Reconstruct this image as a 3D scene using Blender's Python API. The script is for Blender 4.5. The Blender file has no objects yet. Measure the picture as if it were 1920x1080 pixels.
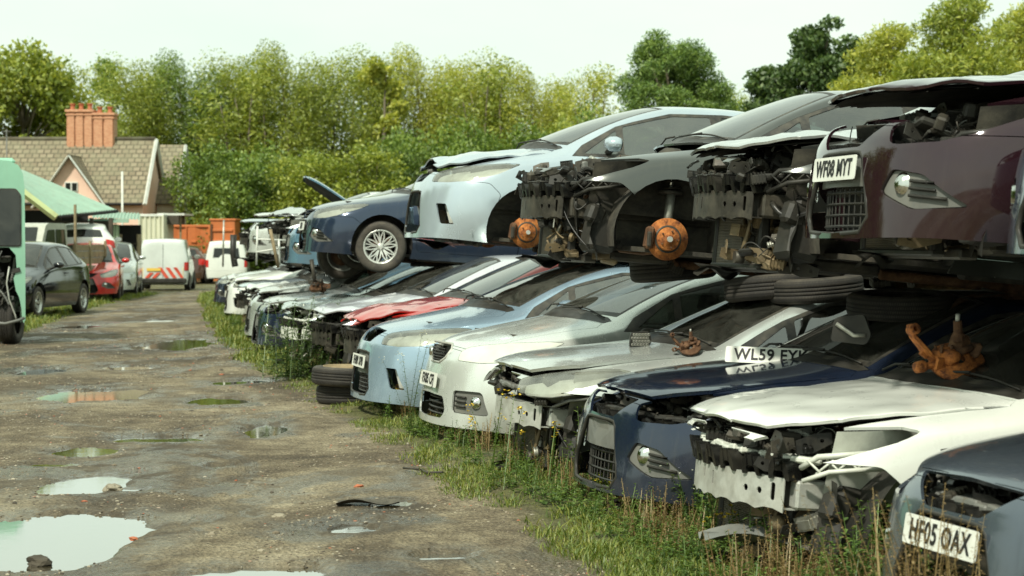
import bpy, bmesh, math, random
import numpy as np
from mathutils import Vector, Matrix, Euler, noise
from mathutils.geometry import delaunay_2d_cdt
R = math.radians
SC = bpy.context.scene
COL = SC.collection
def clamp(v, a, b): return max(a, min(b, v))

# ------------------------------------------------------------------ tagging
def tag(o, label=None, cat=None, group=None, kind=None):
    if label: o['label'] = label
    if cat: o['category'] = cat
    if group: o['group'] = group
    if kind: o['kind'] = kind
    return o
def empty(name, loc=(0, 0, 0), rz=0.0, rot=None):
    o = bpy.data.objects.new(name, None); COL.objects.link(o)
    o.empty_display_size = 0.2
    o.location = loc; o.rotation_euler = rot if rot else (0, 0, rz)
    return o
def kids(o): return [c for c in bpy.data.objects if c.parent == o]
def copy_tree(o, parent=None, table=None):
    if table is None:
        table = {}
        for c in bpy.data.objects:
            if c.parent: table.setdefault(c.parent.name, []).append(c)
    c = o.copy(); COL.objects.link(c); c.parent = parent
    for ch in table.get(o.name, []): copy_tree(ch, c, table)
    return c

# ------------------------------------------------------------------ materials
class NT:
    def __init__(s, name):
        s.m = bpy.data.materials.new(name); s.m.use_nodes = True
        s.t = s.m.node_tree; s.N = s.t.nodes; s.L = s.t.links
        s.b = s.N.get('Principled BSDF'); s.out = s.N.get('Material Output')
    def n(s, typ, **kw):
        nd = s.N.new(typ)
        for k, v in kw.items(): setattr(nd, k, v)
        return nd
    def l(s, a, b): s.L.new(a, b)
    def val(s, sock, v):
        if hasattr(v, 'is_linked') or isinstance(v, bpy.types.NodeSocket): s.l(v, sock)
        else: sock.default_value = v
    def coord(s, kind='Object', scale=(1, 1, 1)):
        tc = s.n('ShaderNodeTexCoord'); mp = s.n('ShaderNodeMapping'); mp.inputs['Scale'].default_value = scale
        s.l(tc.outputs[kind], mp.inputs[0]); return mp.outputs[0]
    def noise(s, vec, scale, detail=5, rough=.6, dist=0.0):
        nd = s.n('ShaderNodeTexNoise'); nd.inputs['Scale'].default_value = scale
        nd.inputs['Detail'].default_value = detail; nd.inputs['Roughness'].default_value = rough
        nd.inputs['Distortion'].default_value = dist
        if vec is not None: s.l(vec, nd.inputs['Vector'])
        return nd.outputs['Fac']
    def ramp(s, fac, stops):
        nd = s.n('ShaderNodeValToRGB'); e = nd.color_ramp.elements
        while len(e) < len(stops): e.new(.5)
        for i, (p, c) in enumerate(stops):
            e[i].position = p
            e[i].color = (c, c, c, 1) if not hasattr(c, '__len__') else (*c[:3], 1)
        s.l(fac, nd.inputs[0]); return nd.outputs[0]
    def mix(s, fac, a, b, mode='MIX'):
        nd = s.n('ShaderNodeMix', data_type='RGBA', blend_type=mode)
        for sock, v in ((nd.inputs[0], fac), (nd.inputs[6], a), (nd.inputs[7], b)):
            if isinstance(v, tuple): v = (*v[:3], 1)
            s.val(sock, v)
        return nd.outputs[2]
    def math(s, op, a, b=0.0, clampit=False):
        nd = s.n('ShaderNodeMath', operation=op); nd.use_clamp = clampit
        s.val(nd.inputs[0], a); s.val(nd.inputs[1], b); return nd.outputs[0]
    def sep(s, vec, i):
        nd = s.n('ShaderNodeSeparateXYZ'); s.l(vec, nd.inputs[0]); return nd.outputs[i]
    def bump(s, h, strength=.3, dist=.01):
        nd = s.n('ShaderNodeBump'); nd.inputs['Strength'].default_value = strength
        nd.inputs['Distance'].default_value = dist; s.l(h, nd.inputs['Height'])
        s.l(nd.outputs[0], s.b.inputs['Normal']); return nd
    def set(s, **kw):
        names = dict(col='Base Color', rough='Roughness', metal='Metallic', coat='Coat Weight', coatr='Coat Roughness',
                     spec='Specular IOR Level', trans='Transmission Weight', alpha='Alpha', ior='IOR')
        for k, v in kw.items():
            if isinstance(v, tuple) and len(v) == 3: v = (*v, 1)
            s.val(s.b.inputs[names[k]], v)
        return s
M = {}
DUST = (.215, .19, .135)
def simple(name, col, rough=.6, metal=0.0, var=.35, scale=6.0, bump=.15, dirt=.0, spec=.5):
    k = name
    if k in M: return M[k]
    t = NT(name); v = t.coord('Object')
    f = t.noise(v, scale, 6, .65)
    c2 = tuple(c * (1 - var) for c in col); c3 = tuple(min(1, c * (1 + var * .6)) for c in col)
    c = t.ramp(f, [(.3, c2), (.5, col), (.72, c3)])
    if dirt:
        d = t.ramp(t.noise(v, scale * .7, 8, .7, .4), [(.5 - dirt * .35, 0.0), (.72, 1.0)])
        c = t.mix(t.math('MULTIPLY', d, min(1, dirt * 1.3)), c, DUST)
    t.set(col=c, metal=metal, spec=spec)
    t.set(rough=t.ramp(f, [(.25, clamp(rough - .1, .03, 1)), (.75, clamp(rough + .12, 0, 1))]))
    if bump: t.bump(t.noise(v, scale * 6, 5, .7), bump, .004)
    M[k] = t.m; return t.m
def paint(name, col, metal=.35, rough=.22, dirt=.5, chalk=.0):
    k = 'paint_' + name
    if k in M: return M[k]
    t = NT(k); v = t.coord('Object')
    big = t.noise(v, 1.3, 5, .6, .6); fine = t.noise(v, 7, 6, .62); spots = t.noise(v, 45, 2, .5)
    tc = t.n('ShaderNodeTexCoord'); z = t.sep(tc.outputs['Object'], 2)
    low = t.n('ShaderNodeMapRange'); t.l(z, low.inputs[0])
    for i, x in ((1, .62), (2, .12), (3, 0.0), (4, 1.0)): low.inputs[i].default_value = x
    geo = t.n('ShaderNodeNewGeometry'); up = t.sep(geo.outputs['Normal'], 2)
    upm = t.n('ShaderNodeMapRange'); t.l(up, upm.inputs[0])
    for i, x in ((1, .55), (2, 1.0), (3, 0.0), (4, .30)): upm.inputs[i].default_value = x
    a = t.math('ADD', t.math('MULTIPLY', low.outputs[0], .9), upm.outputs[0])
    b = t.math('MULTIPLY', a, t.ramp(t.math('ADD', t.math('MULTIPLY', big, .5), t.math('MULTIPLY', fine, .5)), [(.36, 0.0), (.68, 1.0)]))
    b = t.math('ADD', b, t.ramp(spots, [(.76, 0.0), (.82, .25)]))
    stv = t.coord('Object', (9, 9, .9)); b = t.math('ADD', b, t.math('MULTIPLY', t.ramp(t.noise(stv, 2.0, 5, .7), [(.55, 0.0), (.72, 1.0)]), .38))
    dm = t.math('MULTIPLY', b, dirt, True)
    base = t.ramp(big, [(.3, tuple(c * .9 for c in col)), (.7, tuple(min(1, c * 1.08 + chalk * .05) for c in col))])
    t.set(col=t.mix(dm, base, DUST), metal=t.math('MULTIPLY', t.math('SUBTRACT', 1.0, dm), metal),
          rough=t.math('ADD', t.math('MULTIPLY', dm, .6), t.ramp(fine, [(.3, rough * .8), (.8, rough * 1.3)])),
          coat=t.math('MULTIPLY', t.math('SUBTRACT', 1.0, dm), .8 - chalk * .5), coatr=.06 + chalk * .25)
    t.bump(t.math('ADD', t.math('MULTIPLY', t.noise(v, 2.2, 2, .5), 1.0), t.math('MULTIPLY', fine, .02)), .12, .02)
    M[k] = t.m; return t.m
def glass(name='car_glass', tint=(.42, .5, .45), dust=.35, base=.08):
    if name in M: return M[name]
    t = NT(name); t.N.remove(t.b); v = t.coord('Object')
    tr = t.n('ShaderNodeBsdfTransparent'); tr.inputs[0].default_value = (*tint, 1)
    gl = t.n('ShaderNodeBsdfGlossy'); gl.inputs['Roughness'].default_value = .03
    fr = t.n('ShaderNodeFresnel'); fr.inputs[0].default_value = 1.52
    fac = t.math('ADD', t.math('MULTIPLY', fr.outputs[0], 1.25), base, True)
    m1 = t.n('ShaderNodeMixShader'); t.l(fac, m1.inputs[0]); t.l(tr.outputs[0], m1.inputs[1]); t.l(gl.outputs[0], m1.inputs[2])
    df = t.n('ShaderNodeBsdfDiffuse'); df.inputs[0].default_value = (.33, .33, .27, 1)
    dm = t.math('MULTIPLY', t.ramp(t.noise(v, 2.5, 8, .75, .8), [(.38, .08), (.72, 1.0)]), dust)
    m2 = t.n('ShaderNodeMixShader'); t.l(dm, m2.inputs[0]); t.l(m1.outputs[0], m2.inputs[1]); t.l(df.outputs[0], m2.inputs[2])
    t.l(m2.outputs[0], t.out.inputs[0]); M[name] = t.m; return t.m
def make_mats():
    simple('black_plastic', (.032, .031, .027), .42, 0, .4, 8, .2, .10, .22)
    simple('black_plastic_shiny', (.012, .012, .011), .3, 0, .3, 8, .1, .10, .3)
    simple('grey_plastic', (.13, .135, .125), .5, 0, .3, 6, .1, .3)
    simple('white_plastic', (.62, .64, .56), .5, 0, .2, 7, .1, .25)
    simple('engine_metal', (.058, .052, .042), .5, .3, .6, 14, .4, .25, .35)
    simple('aluminium', (.42, .42, .37), .45, .7, .4, 12, .3, .5)
    simple('steel_pale', (.50, .51, .46), .5, .3, .25, 9, .2, .4)
    simple('dark_steel', (.04, .036, .029), .5, .2, .5, 10, .3, .22, .3)
    simple('underbody', (.022, .020, .016), .8, 0, .5, 8, .4, .30)
    simple('interior', (.035, .036, .034), .8, 0, .3, 6, .1, .1)
    simple('seat_cloth', (.06, .062, .06), .9, 0, .3, 20, .2, .1)
    simple('rubber', (.022, .020, .017), .75, 0, .4, 10, .3, .5)
    simple('window_seal', (.02, .02, .018), .5, 0, .3, 10, .1, .3)
    simple('alloy', (.62, .63, .58), .3, .6, .1, 8, .1, .12)
    simple('chrome', (.7, .7, .66), .12, 1.0, .1, 8, 0, .12)
    simple('hose', (.012, .012, .011), .35, 0, .3, 10, .1, .12, .35)
    simple('tail_red', (.5, .02, .015), .2, 0, .2, 8, 0, .1)
    simple('orange_lens', (.65, .16, .02), .2, 0, .2, 8, 0, .1)
    simple('plate_white', (.74, .75, .68), .4, 0, .08, 8, 0, .22)
    simple('plate_yellow', (.75, .5, .08), .4, 0, .08, 8, 0, .2)
    simple('plate_black', (.012, .012, .012), .5, 0, .1, 8, 0)
    simple('wood_board', (.27, .21, .12), .85, 0, .5, 7, .4)
    simple('brass_part', (.17, .12, .06), .6, .3, .4, 14, .3, .3)
    # rust
    t = NT('rust'); v = t.coord('Object'); f = t.noise(v, 18, 8, .7); g = t.noise(v, 70, 4, .6)
    t.set(col=t.ramp(f, [(.36, (.10, .03, .012)), (.5, (.36, .12, .028)), (.66, (.55, .20, .045)), (.8, (.30, .14, .06))]), rough=.85, metal=.1)
    t.bump(g, .9, .006); M['rust'] = t.m
    t = NT('rusted_brown'); v = t.coord('Object'); f = t.noise(v, 14, 8, .7); g = t.noise(v, 60, 4, .6)
    t.set(col=t.ramp(f, [(.3, (.035, .018, .010)), (.5, (.11, .052, .024)), (.7, (.21, .115, .055))]), rough=.85, metal=.1)
    t.bump(g, .5, .003); M['rusted_brown'] = t.m
    # headlight lens
    t = NT('lamp_lens'); v = t.coord('Object')
    t.N.remove(t.b)
    tr = t.n('ShaderNodeBsdfTransparent'); tr.inputs[0].default_value = (.9, .93, .88, 1)
    gl = t.n('ShaderNodeBsdfGlossy'); gl.inputs['Roughness'].default_value = .05
    df = t.n('ShaderNodeBsdfDiffuse'); df.inputs[0].default_value = (.62, .64, .56, 1)
    fr = t.n('ShaderNodeFresnel'); m1 = t.n('ShaderNodeMixShader'); t.l(t.math('ADD', fr.outputs[0], .06), m1.inputs[0])
    t.l(tr.outputs[0], m1.inputs[1]); t.l(gl.outputs[0], m1.inputs[2])
    m2 = t.n('ShaderNodeMixShader'); t.l(t.ramp(t.noise(v, 3, 5, .6), [(.3, .06), (.7, .28)]), m2.inputs[0])
    t.l(m1.outputs[0], m2.inputs[1]); t.l(df.outputs[0], m2.inputs[2]); t.l(m2.outputs[0], t.out.inputs[0]); M['lamp_lens'] = t.m
    # clouded lens
    t = NT('lamp_lens_clouded'); v = t.coord('Object')
    t.set(col=t.ramp(t.noise(v, 5, 5, .6), [(.3, (.50, .52, .45)), (.7, (.66, .68, .60))]), rough=.3, coat=.5); M['lamp_lens_clouded'] = t.m
    # radiator fins
    t = NT('radiator_fins'); v = t.coord('Object')
    w = t.n('ShaderNodeTexWave'); w.bands_direction = 'Z'; w.inputs['Scale'].default_value = 34; w.inputs['Distortion'].default_value = .3; t.l(v, w.inputs[0])
    t.set(col=t.mix(t.ramp(t.noise(v, 7, 6, .7), [(.35, 0.0), (.7, 1.0)]), t.ramp(w.outputs['Fac'], [(.2, (.03, .03, .025)), (.8, (.17, .16, .13))]), (.16, .13, .09)), rough=.7, metal=.3)
    t.bump(w.outputs['Fac'], .6, .006); M['radiator_fins'] = t.m
    glass('car_glass', (.30, .36, .32), .14, .16); glass('car_glass_dusty', (.26, .31, .27), .26, .18); glass('car_glass_dark', (.10, .12, .11), .14, .03)
    glass('car_glass_sky', (.34, .42, .36), .14, .20)
    glass('clear_glass', (.6, .68, .62), .35, .08)

# ------------------------------------------------------------------ mesh builder
class MB:
    def __init__(s): s.v = []; s.f = []; s.mi = []; s.sm = []; s.mats = []
    def slot(s, m):
        if isinstance(m, str): m = M[m]
        if m not in s.mats: s.mats.append(m)
        return s.mats.index(m)
    def add(s, vs, fs, mat=None, smooth=False):
        o = len(s.v); s.v += [tuple(p) for p in vs]
        k = s.slot(mat) if mat else 0
        for f in fs: s.f.append([i + o for i in f]); s.mi.append(k); s.sm.append(smooth)
        return s
    def box(s, c, d, mat=None, rot=None, bev=0.0, taper=1.0, jit=0.0, rng=None):
        dx, dy, dz = (q / 2 for q in d)
        if bev <= 0:
            P = [Vector((sx * dx * (taper if sz > 0 else 1), sy * dy * (taper if sz > 0 else 1), sz * dz)) for sz in (-1, 1) for sy in (-1, 1) for sx in (-1, 1)]
            F = [(0, 2, 3, 1), (4, 5, 7, 6), (0, 1, 5, 4), (2, 6, 7, 3), (0, 4, 6, 2), (1, 3, 7, 5)]
        else:
            b = min(bev, dx * .9, dy * .9, dz * .9); P = []
            for sz in (-1, 1):
                for sy in (-1, 1):
                    for sx in (-1, 1):
                        t = taper if sz > 0 else 1
                        P += [Vector((sx * (dx) * t, sy * (dy - b) * t, sz * (dz - b))), Vector((sx * (dx - b) * t, sy * dy * t, sz * (dz - b))), Vector((sx * (dx - b) * t, sy * (dy - b) * t, sz * dz))]
            q = lambda x, y, z, k: (z * 4 + y * 2 + x) * 3 + k
            F = [(q(0, 0, 0, 0), q(0, 0, 1, 0), q(0, 1, 1, 0), q(0, 1, 0, 0)), (q(1, 0, 0, 0), q(1, 1, 0, 0), q(1, 1, 1, 0), q(1, 0, 1, 0)),
                 (q(0, 0, 0, 1), q(1, 0, 0, 1), q(1, 0, 1, 1), q(0, 0, 1, 1)), (q(0, 1, 0, 1), q(0, 1, 1, 1), q(1, 1, 1, 1), q(1, 1, 0, 1)),
                 (q(0, 0, 0, 2), q(0, 1, 0, 2), q(1, 1, 0, 2), q(1, 0, 0, 2)), (q(0, 0, 1, 2), q(1, 0, 1, 2), q(1, 1, 1, 2), q(0, 1, 1, 2))]
            for x in (0, 1):
                for y in (0, 1):
                    for z in (0, 1):
                        t3 = [q(x, y, z, 0), q(x, y, z, 1), q(x, y, z, 2)]
                        F.append(t3 if (x + y + z) % 2 else t3[::-1])
                    a = [q(x, y, 0, 0), q(x, y, 1, 0), q(x, y, 1, 1), q(x, y, 0, 1)]; F.append(a if (x + y) % 2 == 0 else a[::-1])
            for x in (0, 1):
                for z in (0, 1):
                    a = [q(x, 0, z, 0), q(x, 0, z, 2), q(x, 1, z, 2), q(x, 1, z, 0)]; F.append(a[::-1] if (x + z) % 2 else a)
            for y in (0, 1):
                for z in (0, 1):
                    a = [q(0, y, z, 1), q(0, y, z, 2), q(1, y, z, 2), q(1, y, z, 1)]; F.append(a if (y + z) % 2 else a[::-1])
        if jit and rng: P = [p + Vector((rng.uniform(-jit, jit), rng.uniform(-jit, jit), rng.uniform(-jit, jit))) for p in P]
        Rm = (rot if isinstance(rot, Matrix) else Euler(rot).to_matrix()) if rot is not None else None
        C = Vector(c)
        P = [(Rm @ p if Rm else p) + C for p in P]
        return s.add(P, F, mat)
    def tube(s, pts, r, n=8, mat=None, caps=True, smooth=True, flat=1.0):
        pts = [Vector(p) for p in pts]; rr = r if hasattr(r, '__len__') else [r] * len(pts)
        V = []; F = []; up = None
        for i, p in enumerate(pts):
            t = (pts[min(i + 1, len(pts) - 1)] - pts[max(i - 1, 0)])
            t = t.normalized() if t.length > 1e-9 else Vector((0, 0, 1))
            if up is None:
                up = Vector((0, 0, 1)) if abs(t.z) < .9 else Vector((1, 0, 0))
            a = t.cross(up)
            if a.length < 1e-6: a = t.orthogonal()
            a.normalize(); b = a.cross(t).normalized(); up = b
            for k in range(n):
                an = 2 * math.pi * k / n
                V.append(p + a * math.cos(an) * rr[i] + b * math.sin(an) * rr[i] * flat)
        for i in range(len(pts) - 1):
            for k in range(n):
                k2 = (k + 1) % n; F.append((i * n + k, i * n + k2, (i + 1) * n + k2, (i + 1) * n + k))
        s.add(V, F, mat, smooth)
        if caps:
            o = len(s.v) - len(V); k0 = s.mi[-1]
            s.f.append([o + k for k in range(n)][::-1]); s.f.append([o + (len(pts) - 1) * n + k for k in range(n)])
            s.mi += [k0, k0]; s.sm += [False, False]
        return s
    def lathe(s, prof, n=24, mat=None, M4=None, smooth=True, a0=0.0, a1=2 * math.pi):
        full = abs(a1 - a0 - 2 * math.pi) < 1e-6; m = n if full else n + 1; V = []; F = []
        for j in range(m):
            an = a0 + (a1 - a0) * j / n
            for (r, z) in prof: V.append(Vector((r * math.cos(an), r * math.sin(an), z)))
        q = len(prof)
        for j in range(n):
            j2 = (j + 1) % m
            for i in range(q - 1): F.append((j * q + i, j2 * q + i, j2 * q + i + 1, j * q + i + 1))
        if M4: V = [M4 @ p for p in V]
        return s.add(V, F, mat, smooth)
    def prism(s, poly, d0, d1, fn, mat=None, holes=()):
        """poly in 2D extruded between depths d0..d1; fn(u,v,d)->xyz"""
        loops = [list(poly)] + [list(h) for h in holes]
        pts = []; ed = []
        for lp in loops:
            o = len(pts); pts += [Vector(p) for p in lp]; ed += [(o + i, o + (i + 1) % len(lp)) for i in range(len(lp))]
        r = delaunay_2d_cdt(pts, ed, [], 0, 1e-6) if holes else None
        if holes:
            vs, es, fs = r[0], r[1], r[2]
            def inside(p, lp):
                c = False; j = len(lp) - 1
                for i in range(len(lp)):
                    if (lp[i][1] > p.y) != (lp[j][1] > p.y) and p.x < (lp[j][0] - lp[i][0]) * (p.y - lp[i][1]) / (lp[j][1] - lp[i][1]) + lp[i][0]: c = not c
                    j = i
                return c
            keep = []
            for f in fs:
                c = sum((vs[i] for i in f), Vector((0, 0))) / len(f)
                if inside(c, loops[0]) and not any(inside(c, h) for h in loops[1:]): keep.append(f)
            n = len(vs)
            V = [fn(p.x, p.y, d0) for p in vs] + [fn(p.x, p.y, d1) for p in vs]
            F = [tuple(f) for f in keep] + [tuple(i + n for i in f[::-1]) for f in keep]
            cnt = {}
            for f in keep:
                for i in range(len(f)):
                    a, b = f[i], f[(i + 1) % len(f)]; cnt[(a, b)] = 1
            for (a, b) in list(cnt):
                if (b, a) not in cnt: F.append((b, a, a + n, b + n))
            return s.add(V, F, mat)
        n = len(poly)
        V = [fn(p[0], p[1], d0) for p in poly] + [fn(p[0], p[1], d1) for p in poly]
        F = [tuple(range(n)), tuple(range(2 * n - 1, n - 1, -1))] + [((i + 1) % n, i, i + n, (i + 1) % n + n) for i in range(n)]
        return s.add(V, F, mat)
    def grid(s, nx, ny, fn, mat=None, smooth=True):
        V = [fn(i / nx, j / ny) for i in range(nx + 1) for j in range(ny + 1)]
        F = [(i * (ny + 1) + j, (i + 1) * (ny + 1) + j, (i + 1) * (ny + 1) + j + 1, i * (ny + 1) + j + 1) for i in range(nx) for j in range(ny)]
        return s.add(V, F, mat, smooth)
    def build(s, name, mat=None, parent=None, loc=None, fixn=False):
        me = bpy.data.meshes.new(name)
        me.from_pydata([tuple(p) for p in s.v], [], s.f)
        if fixn:
            b = bmesh.new(); b.from_mesh(me); bmesh.ops.recalc_face_normals(b, faces=b.faces); b.to_mesh(me); b.free()
        for m in (s.mats or [M[mat] if isinstance(mat, str) else mat]): me.materials.append(m)
        if len(s.mats) > 1: me.polygons.foreach_set('material_index', s.mi)
        me.polygons.foreach_set('use_smooth', s.sm)
        me.update()
        o = bpy.data.objects.new(name, me); COL.objects.link(o)
        if parent: o.parent = parent
        if loc: o.location = loc
        return o
def MBof(fn, *a, **k):
    m = MB(); getattr(m, fn)(*a, **k); return m
# ------------------------------------------------------------------ car body surface
# local car frame: nose towards -X (x = 0 at the bumper), y lateral, z up
HATCH = dict(L=4.34, wb0=.87, wb1=3.54, wr=.315, ar=.375,
 st=[ # x, P1(y,z) P2 P3 P4 , P5(dx,y,z) P6 P7
 (.27, (.76,.20),(.82,.36),(.84,.56),(.78,.705), (-.135,.585,.745),(-.205,.32,.765),(-.225,0,.77)),
 (.52, (.84,.19),(.90,.36),(.915,.60),(.865,.795), (0,.665,.845),(-.02,.36,.87),(-.03,0,.88)),
 (.90, (.85,.19),(.905,.38),(.925,.63),(.885,.845), (0,.70,.92),(0,.38,.95),(0,0,.96)),
 (1.10,(.85,.19),(.905,.38),(.925,.64),(.895,.875), (.02,.72,.965),(-.02,.39,.995),(-.03,0,1.005)),
 (1.28,(.85,.19),(.905,.38),(.925,.65),(.90,.905), (.02,.745,.995),(-.13,.41,1.025),(-.16,0,1.035)),
 (1.66,(.85,.19),(.905,.38),(.925,.655),(.90,.945), (.03,.69,1.235),(-.03,.40,1.275),(-.05,0,1.29)),
 (2.07,(.85,.19),(.905,.38),(.925,.66),(.90,.96), (.03,.635,1.415),(.0,.38,1.465),(-.02,0,1.475)),
 (2.60,(.85,.19),(.905,.38),(.925,.66),(.90,.97), (0,.62,1.455),(0,.38,1.505),(0,0,1.515)),
 (3.10,(.85,.19),(.905,.38),(.925,.66),(.90,.985), (0,.61,1.44),(0,.37,1.49),(0,0,1.50)),
 (3.54,(.85,.19),(.905,.38),(.925,.66),(.89,1.0), (0,.585,1.39),(0,.36,1.445),(0,0,1.455)),
 (3.88,(.84,.20),(.895,.38),(.905,.66),(.865,1.01), (0,.545,1.30),(0,.34,1.37),(.02,0,1.385)),
 (4.12,(.80,.22),(.85,.38),(.86,.66),(.81,.98), (.08,.60,1.04),(.10,.34,1.06),(.12,0,1.065)),
 ],
 front=[(.06,.60,.20, -.01,.33,.19, -.03,0,.19), (.065,.61,.36, -.01,.34,.36, -.03,0,.36), (.085,.615,.58, .01,.34,.58, -.01,0,.58)], # rows1..3: c5(x,y,z) c6 c7  (absolute x)
 rear=[(4.28,.60,.24, 4.33,.33,.24, 4.34,0,.24), (4.30,.61,.40, 4.37,.34,.40, 4.38,0,.40), (4.29,.61,.68, 4.35,.34,.68, 4.36,0,.68)],
 cowl=4, head=6, rearh=10)
MPV = dict(L=4.36, wb0=.88, wb1=3.54, wr=.315, ar=.375,
 st=[
 (.27, (.76,.20),(.82,.36),(.84,.60),(.785,.765), (-.13,.585,.81),(-.20,.32,.83),(-.215,0,.835)),
 (.52, (.84,.19),(.90,.36),(.915,.63),(.87,.865), (.0,.665,.92),(-.02,.36,.945),(-.03,0,.955)),
 (.84, (.85,.19),(.905,.38),(.925,.65),(.89,.93), (.02,.70,1.01),(0,.38,1.04),(0,0,1.05)),
 (1.02,(.85,.19),(.905,.38),(.925,.66),(.90,.965), (.03,.725,1.05),(-.04,.39,1.08),(-.06,0,1.09)),
 (1.15,(.85,.19),(.905,.38),(.925,.67),(.905,.985), (.06,.75,1.10),(-.14,.41,1.125),(-.18,0,1.135)),
 (1.61,(.85,.19),(.905,.38),(.925,.68),(.905,1.02), (.04,.70,1.38),(-.06,.40,1.405),(-.08,0,1.42)),
 (2.10,(.85,.19),(.905,.38),(.925,.68),(.905,1.035), (.03,.65,1.53),(-.02,.39,1.575),(-.04,0,1.585)),
 (2.65,(.85,.19),(.905,.38),(.925,.68),(.905,1.045), (0,.635,1.57),(0,.38,1.62),(0,0,1.63)),
 (3.10,(.85,.19),(.905,.38),(.925,.68),(.905,1.055), (0,.625,1.56),(0,.37,1.61),(0,0,1.62)),
 (3.54,(.85,.19),(.905,.38),(.925,.68),(.90,1.065), (0,.605,1.52),(0,.36,1.575),(0,0,1.585)),
 (3.95,(.84,.20),(.895,.38),(.905,.68),(.875,1.07), (0,.565,1.44),(0,.34,1.50),(.02,0,1.515)),
 (4.15,(.80,.22),(.85,.38),(.86,.68),(.82,1.04), (.06,.62,1.10),(.09,.34,1.12),(.11,0,1.125)),
 ],
 front=[(.06,.60,.20, -.01,.33,.19, -.03,0,.19), (.065,.61,.36, -.01,.34,.36, -.03,0,.36), (.08,.615,.60, .005,.34,.60, -.015,0,.60)],
 rear=[(4.29,.60,.24, 4.34,.33,.24, 4.35,0,.24), (4.31,.61,.40, 4.38,.34,.40, 4.39,0,.40), (4.30,.61,.70, 4.36,.34,.70, 4.37,0,.70)],
 cowl=4, head=6, rearh=10)
VAN = dict(L=4.14, wb0=.85, wb1=3.55, wr=.31, ar=.36,
 st=[
 (.27, (.76,.22),(.80,.38),(.82,.62),(.77,.80), (-.13,.58,.87),(-.19,.32,.90),(-.20,0,.91)),
 (.50, (.80,.21),(.84,.38),(.86,.64),(.82,.92), (.0,.65,1.0),(-.02,.36,1.03),(-.03,0,1.04)),
 (.85, (.81,.21),(.85,.38),(.87,.66),(.84,.99), (0,.69,1.09),(0,.38,1.12),(0,0,1.13)),
 (1.05,(.81,.21),(.85,.38),(.87,.68),(.85,1.01), (0,.71,1.14),(-.02,.39,1.17),(-.03,0,1.18)),
 (1.25,(.81,.21),(.85,.38),(.87,.69),(.855,1.03), (0,.74,1.20),(-.10,.41,1.22),(-.12,0,1.23)),
 (1.55,(.81,.21),(.85,.38),(.87,.70),(.86,1.06), (.02,.72,1.50),(-.04,.42,1.52),(-.06,0,1.53)),
 (1.82,(.81,.21),(.85,.38),(.87,.70),(.865,1.08), (.03,.70,1.72),(-.01,.42,1.76),(-.02,0,1.77)),
 (2.30,(.81,.21),(.85,.38),(.87,.70),(.87,1.09), (0,.715,1.77),(0,.42,1.81),(0,0,1.82)),
 (2.90,(.81,.21),(.85,.38),(.87,.70),(.87,1.09), (0,.72,1.77),(0,.42,1.81),(0,0,1.82)),
 (3.50,(.81,.21),(.85,.38),(.87,.70),(.87,1.09), (0,.72,1.77),(0,.42,1.81),(0,0,1.82)),
 (3.92,(.81,.22),(.85,.38),(.87,.70),(.87,1.09), (0,.72,1.75),(0,.42,1.79),(.0,0,1.80)),
 (4.04,(.79,.24),(.83,.38),(.85,.70),(.845,1.09), (0,.68,1.68),(.02,.40,1.71),(.02,0,1.715)),
 ],
 front=[(.06,.58,.22, -.01,.33,.21, -.03,0,.21), (.065,.59,.38, -.01,.34,.38, -.03,0,.38), (.08,.60,.62, .005,.34,.62, -.01,0,.62)],
 rear=[(4.12,.60,.26, 4.14,.33,.26, 4.14,0,.26), (4.13,.61,.40, 4.15,.34,.40, 4.15,0,.40), (4.13,.61,.70, 4.15,.34,.70, 4.15,0,.70)],
 cowl=4, head=6, rearh=10, boxy=True)

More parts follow.
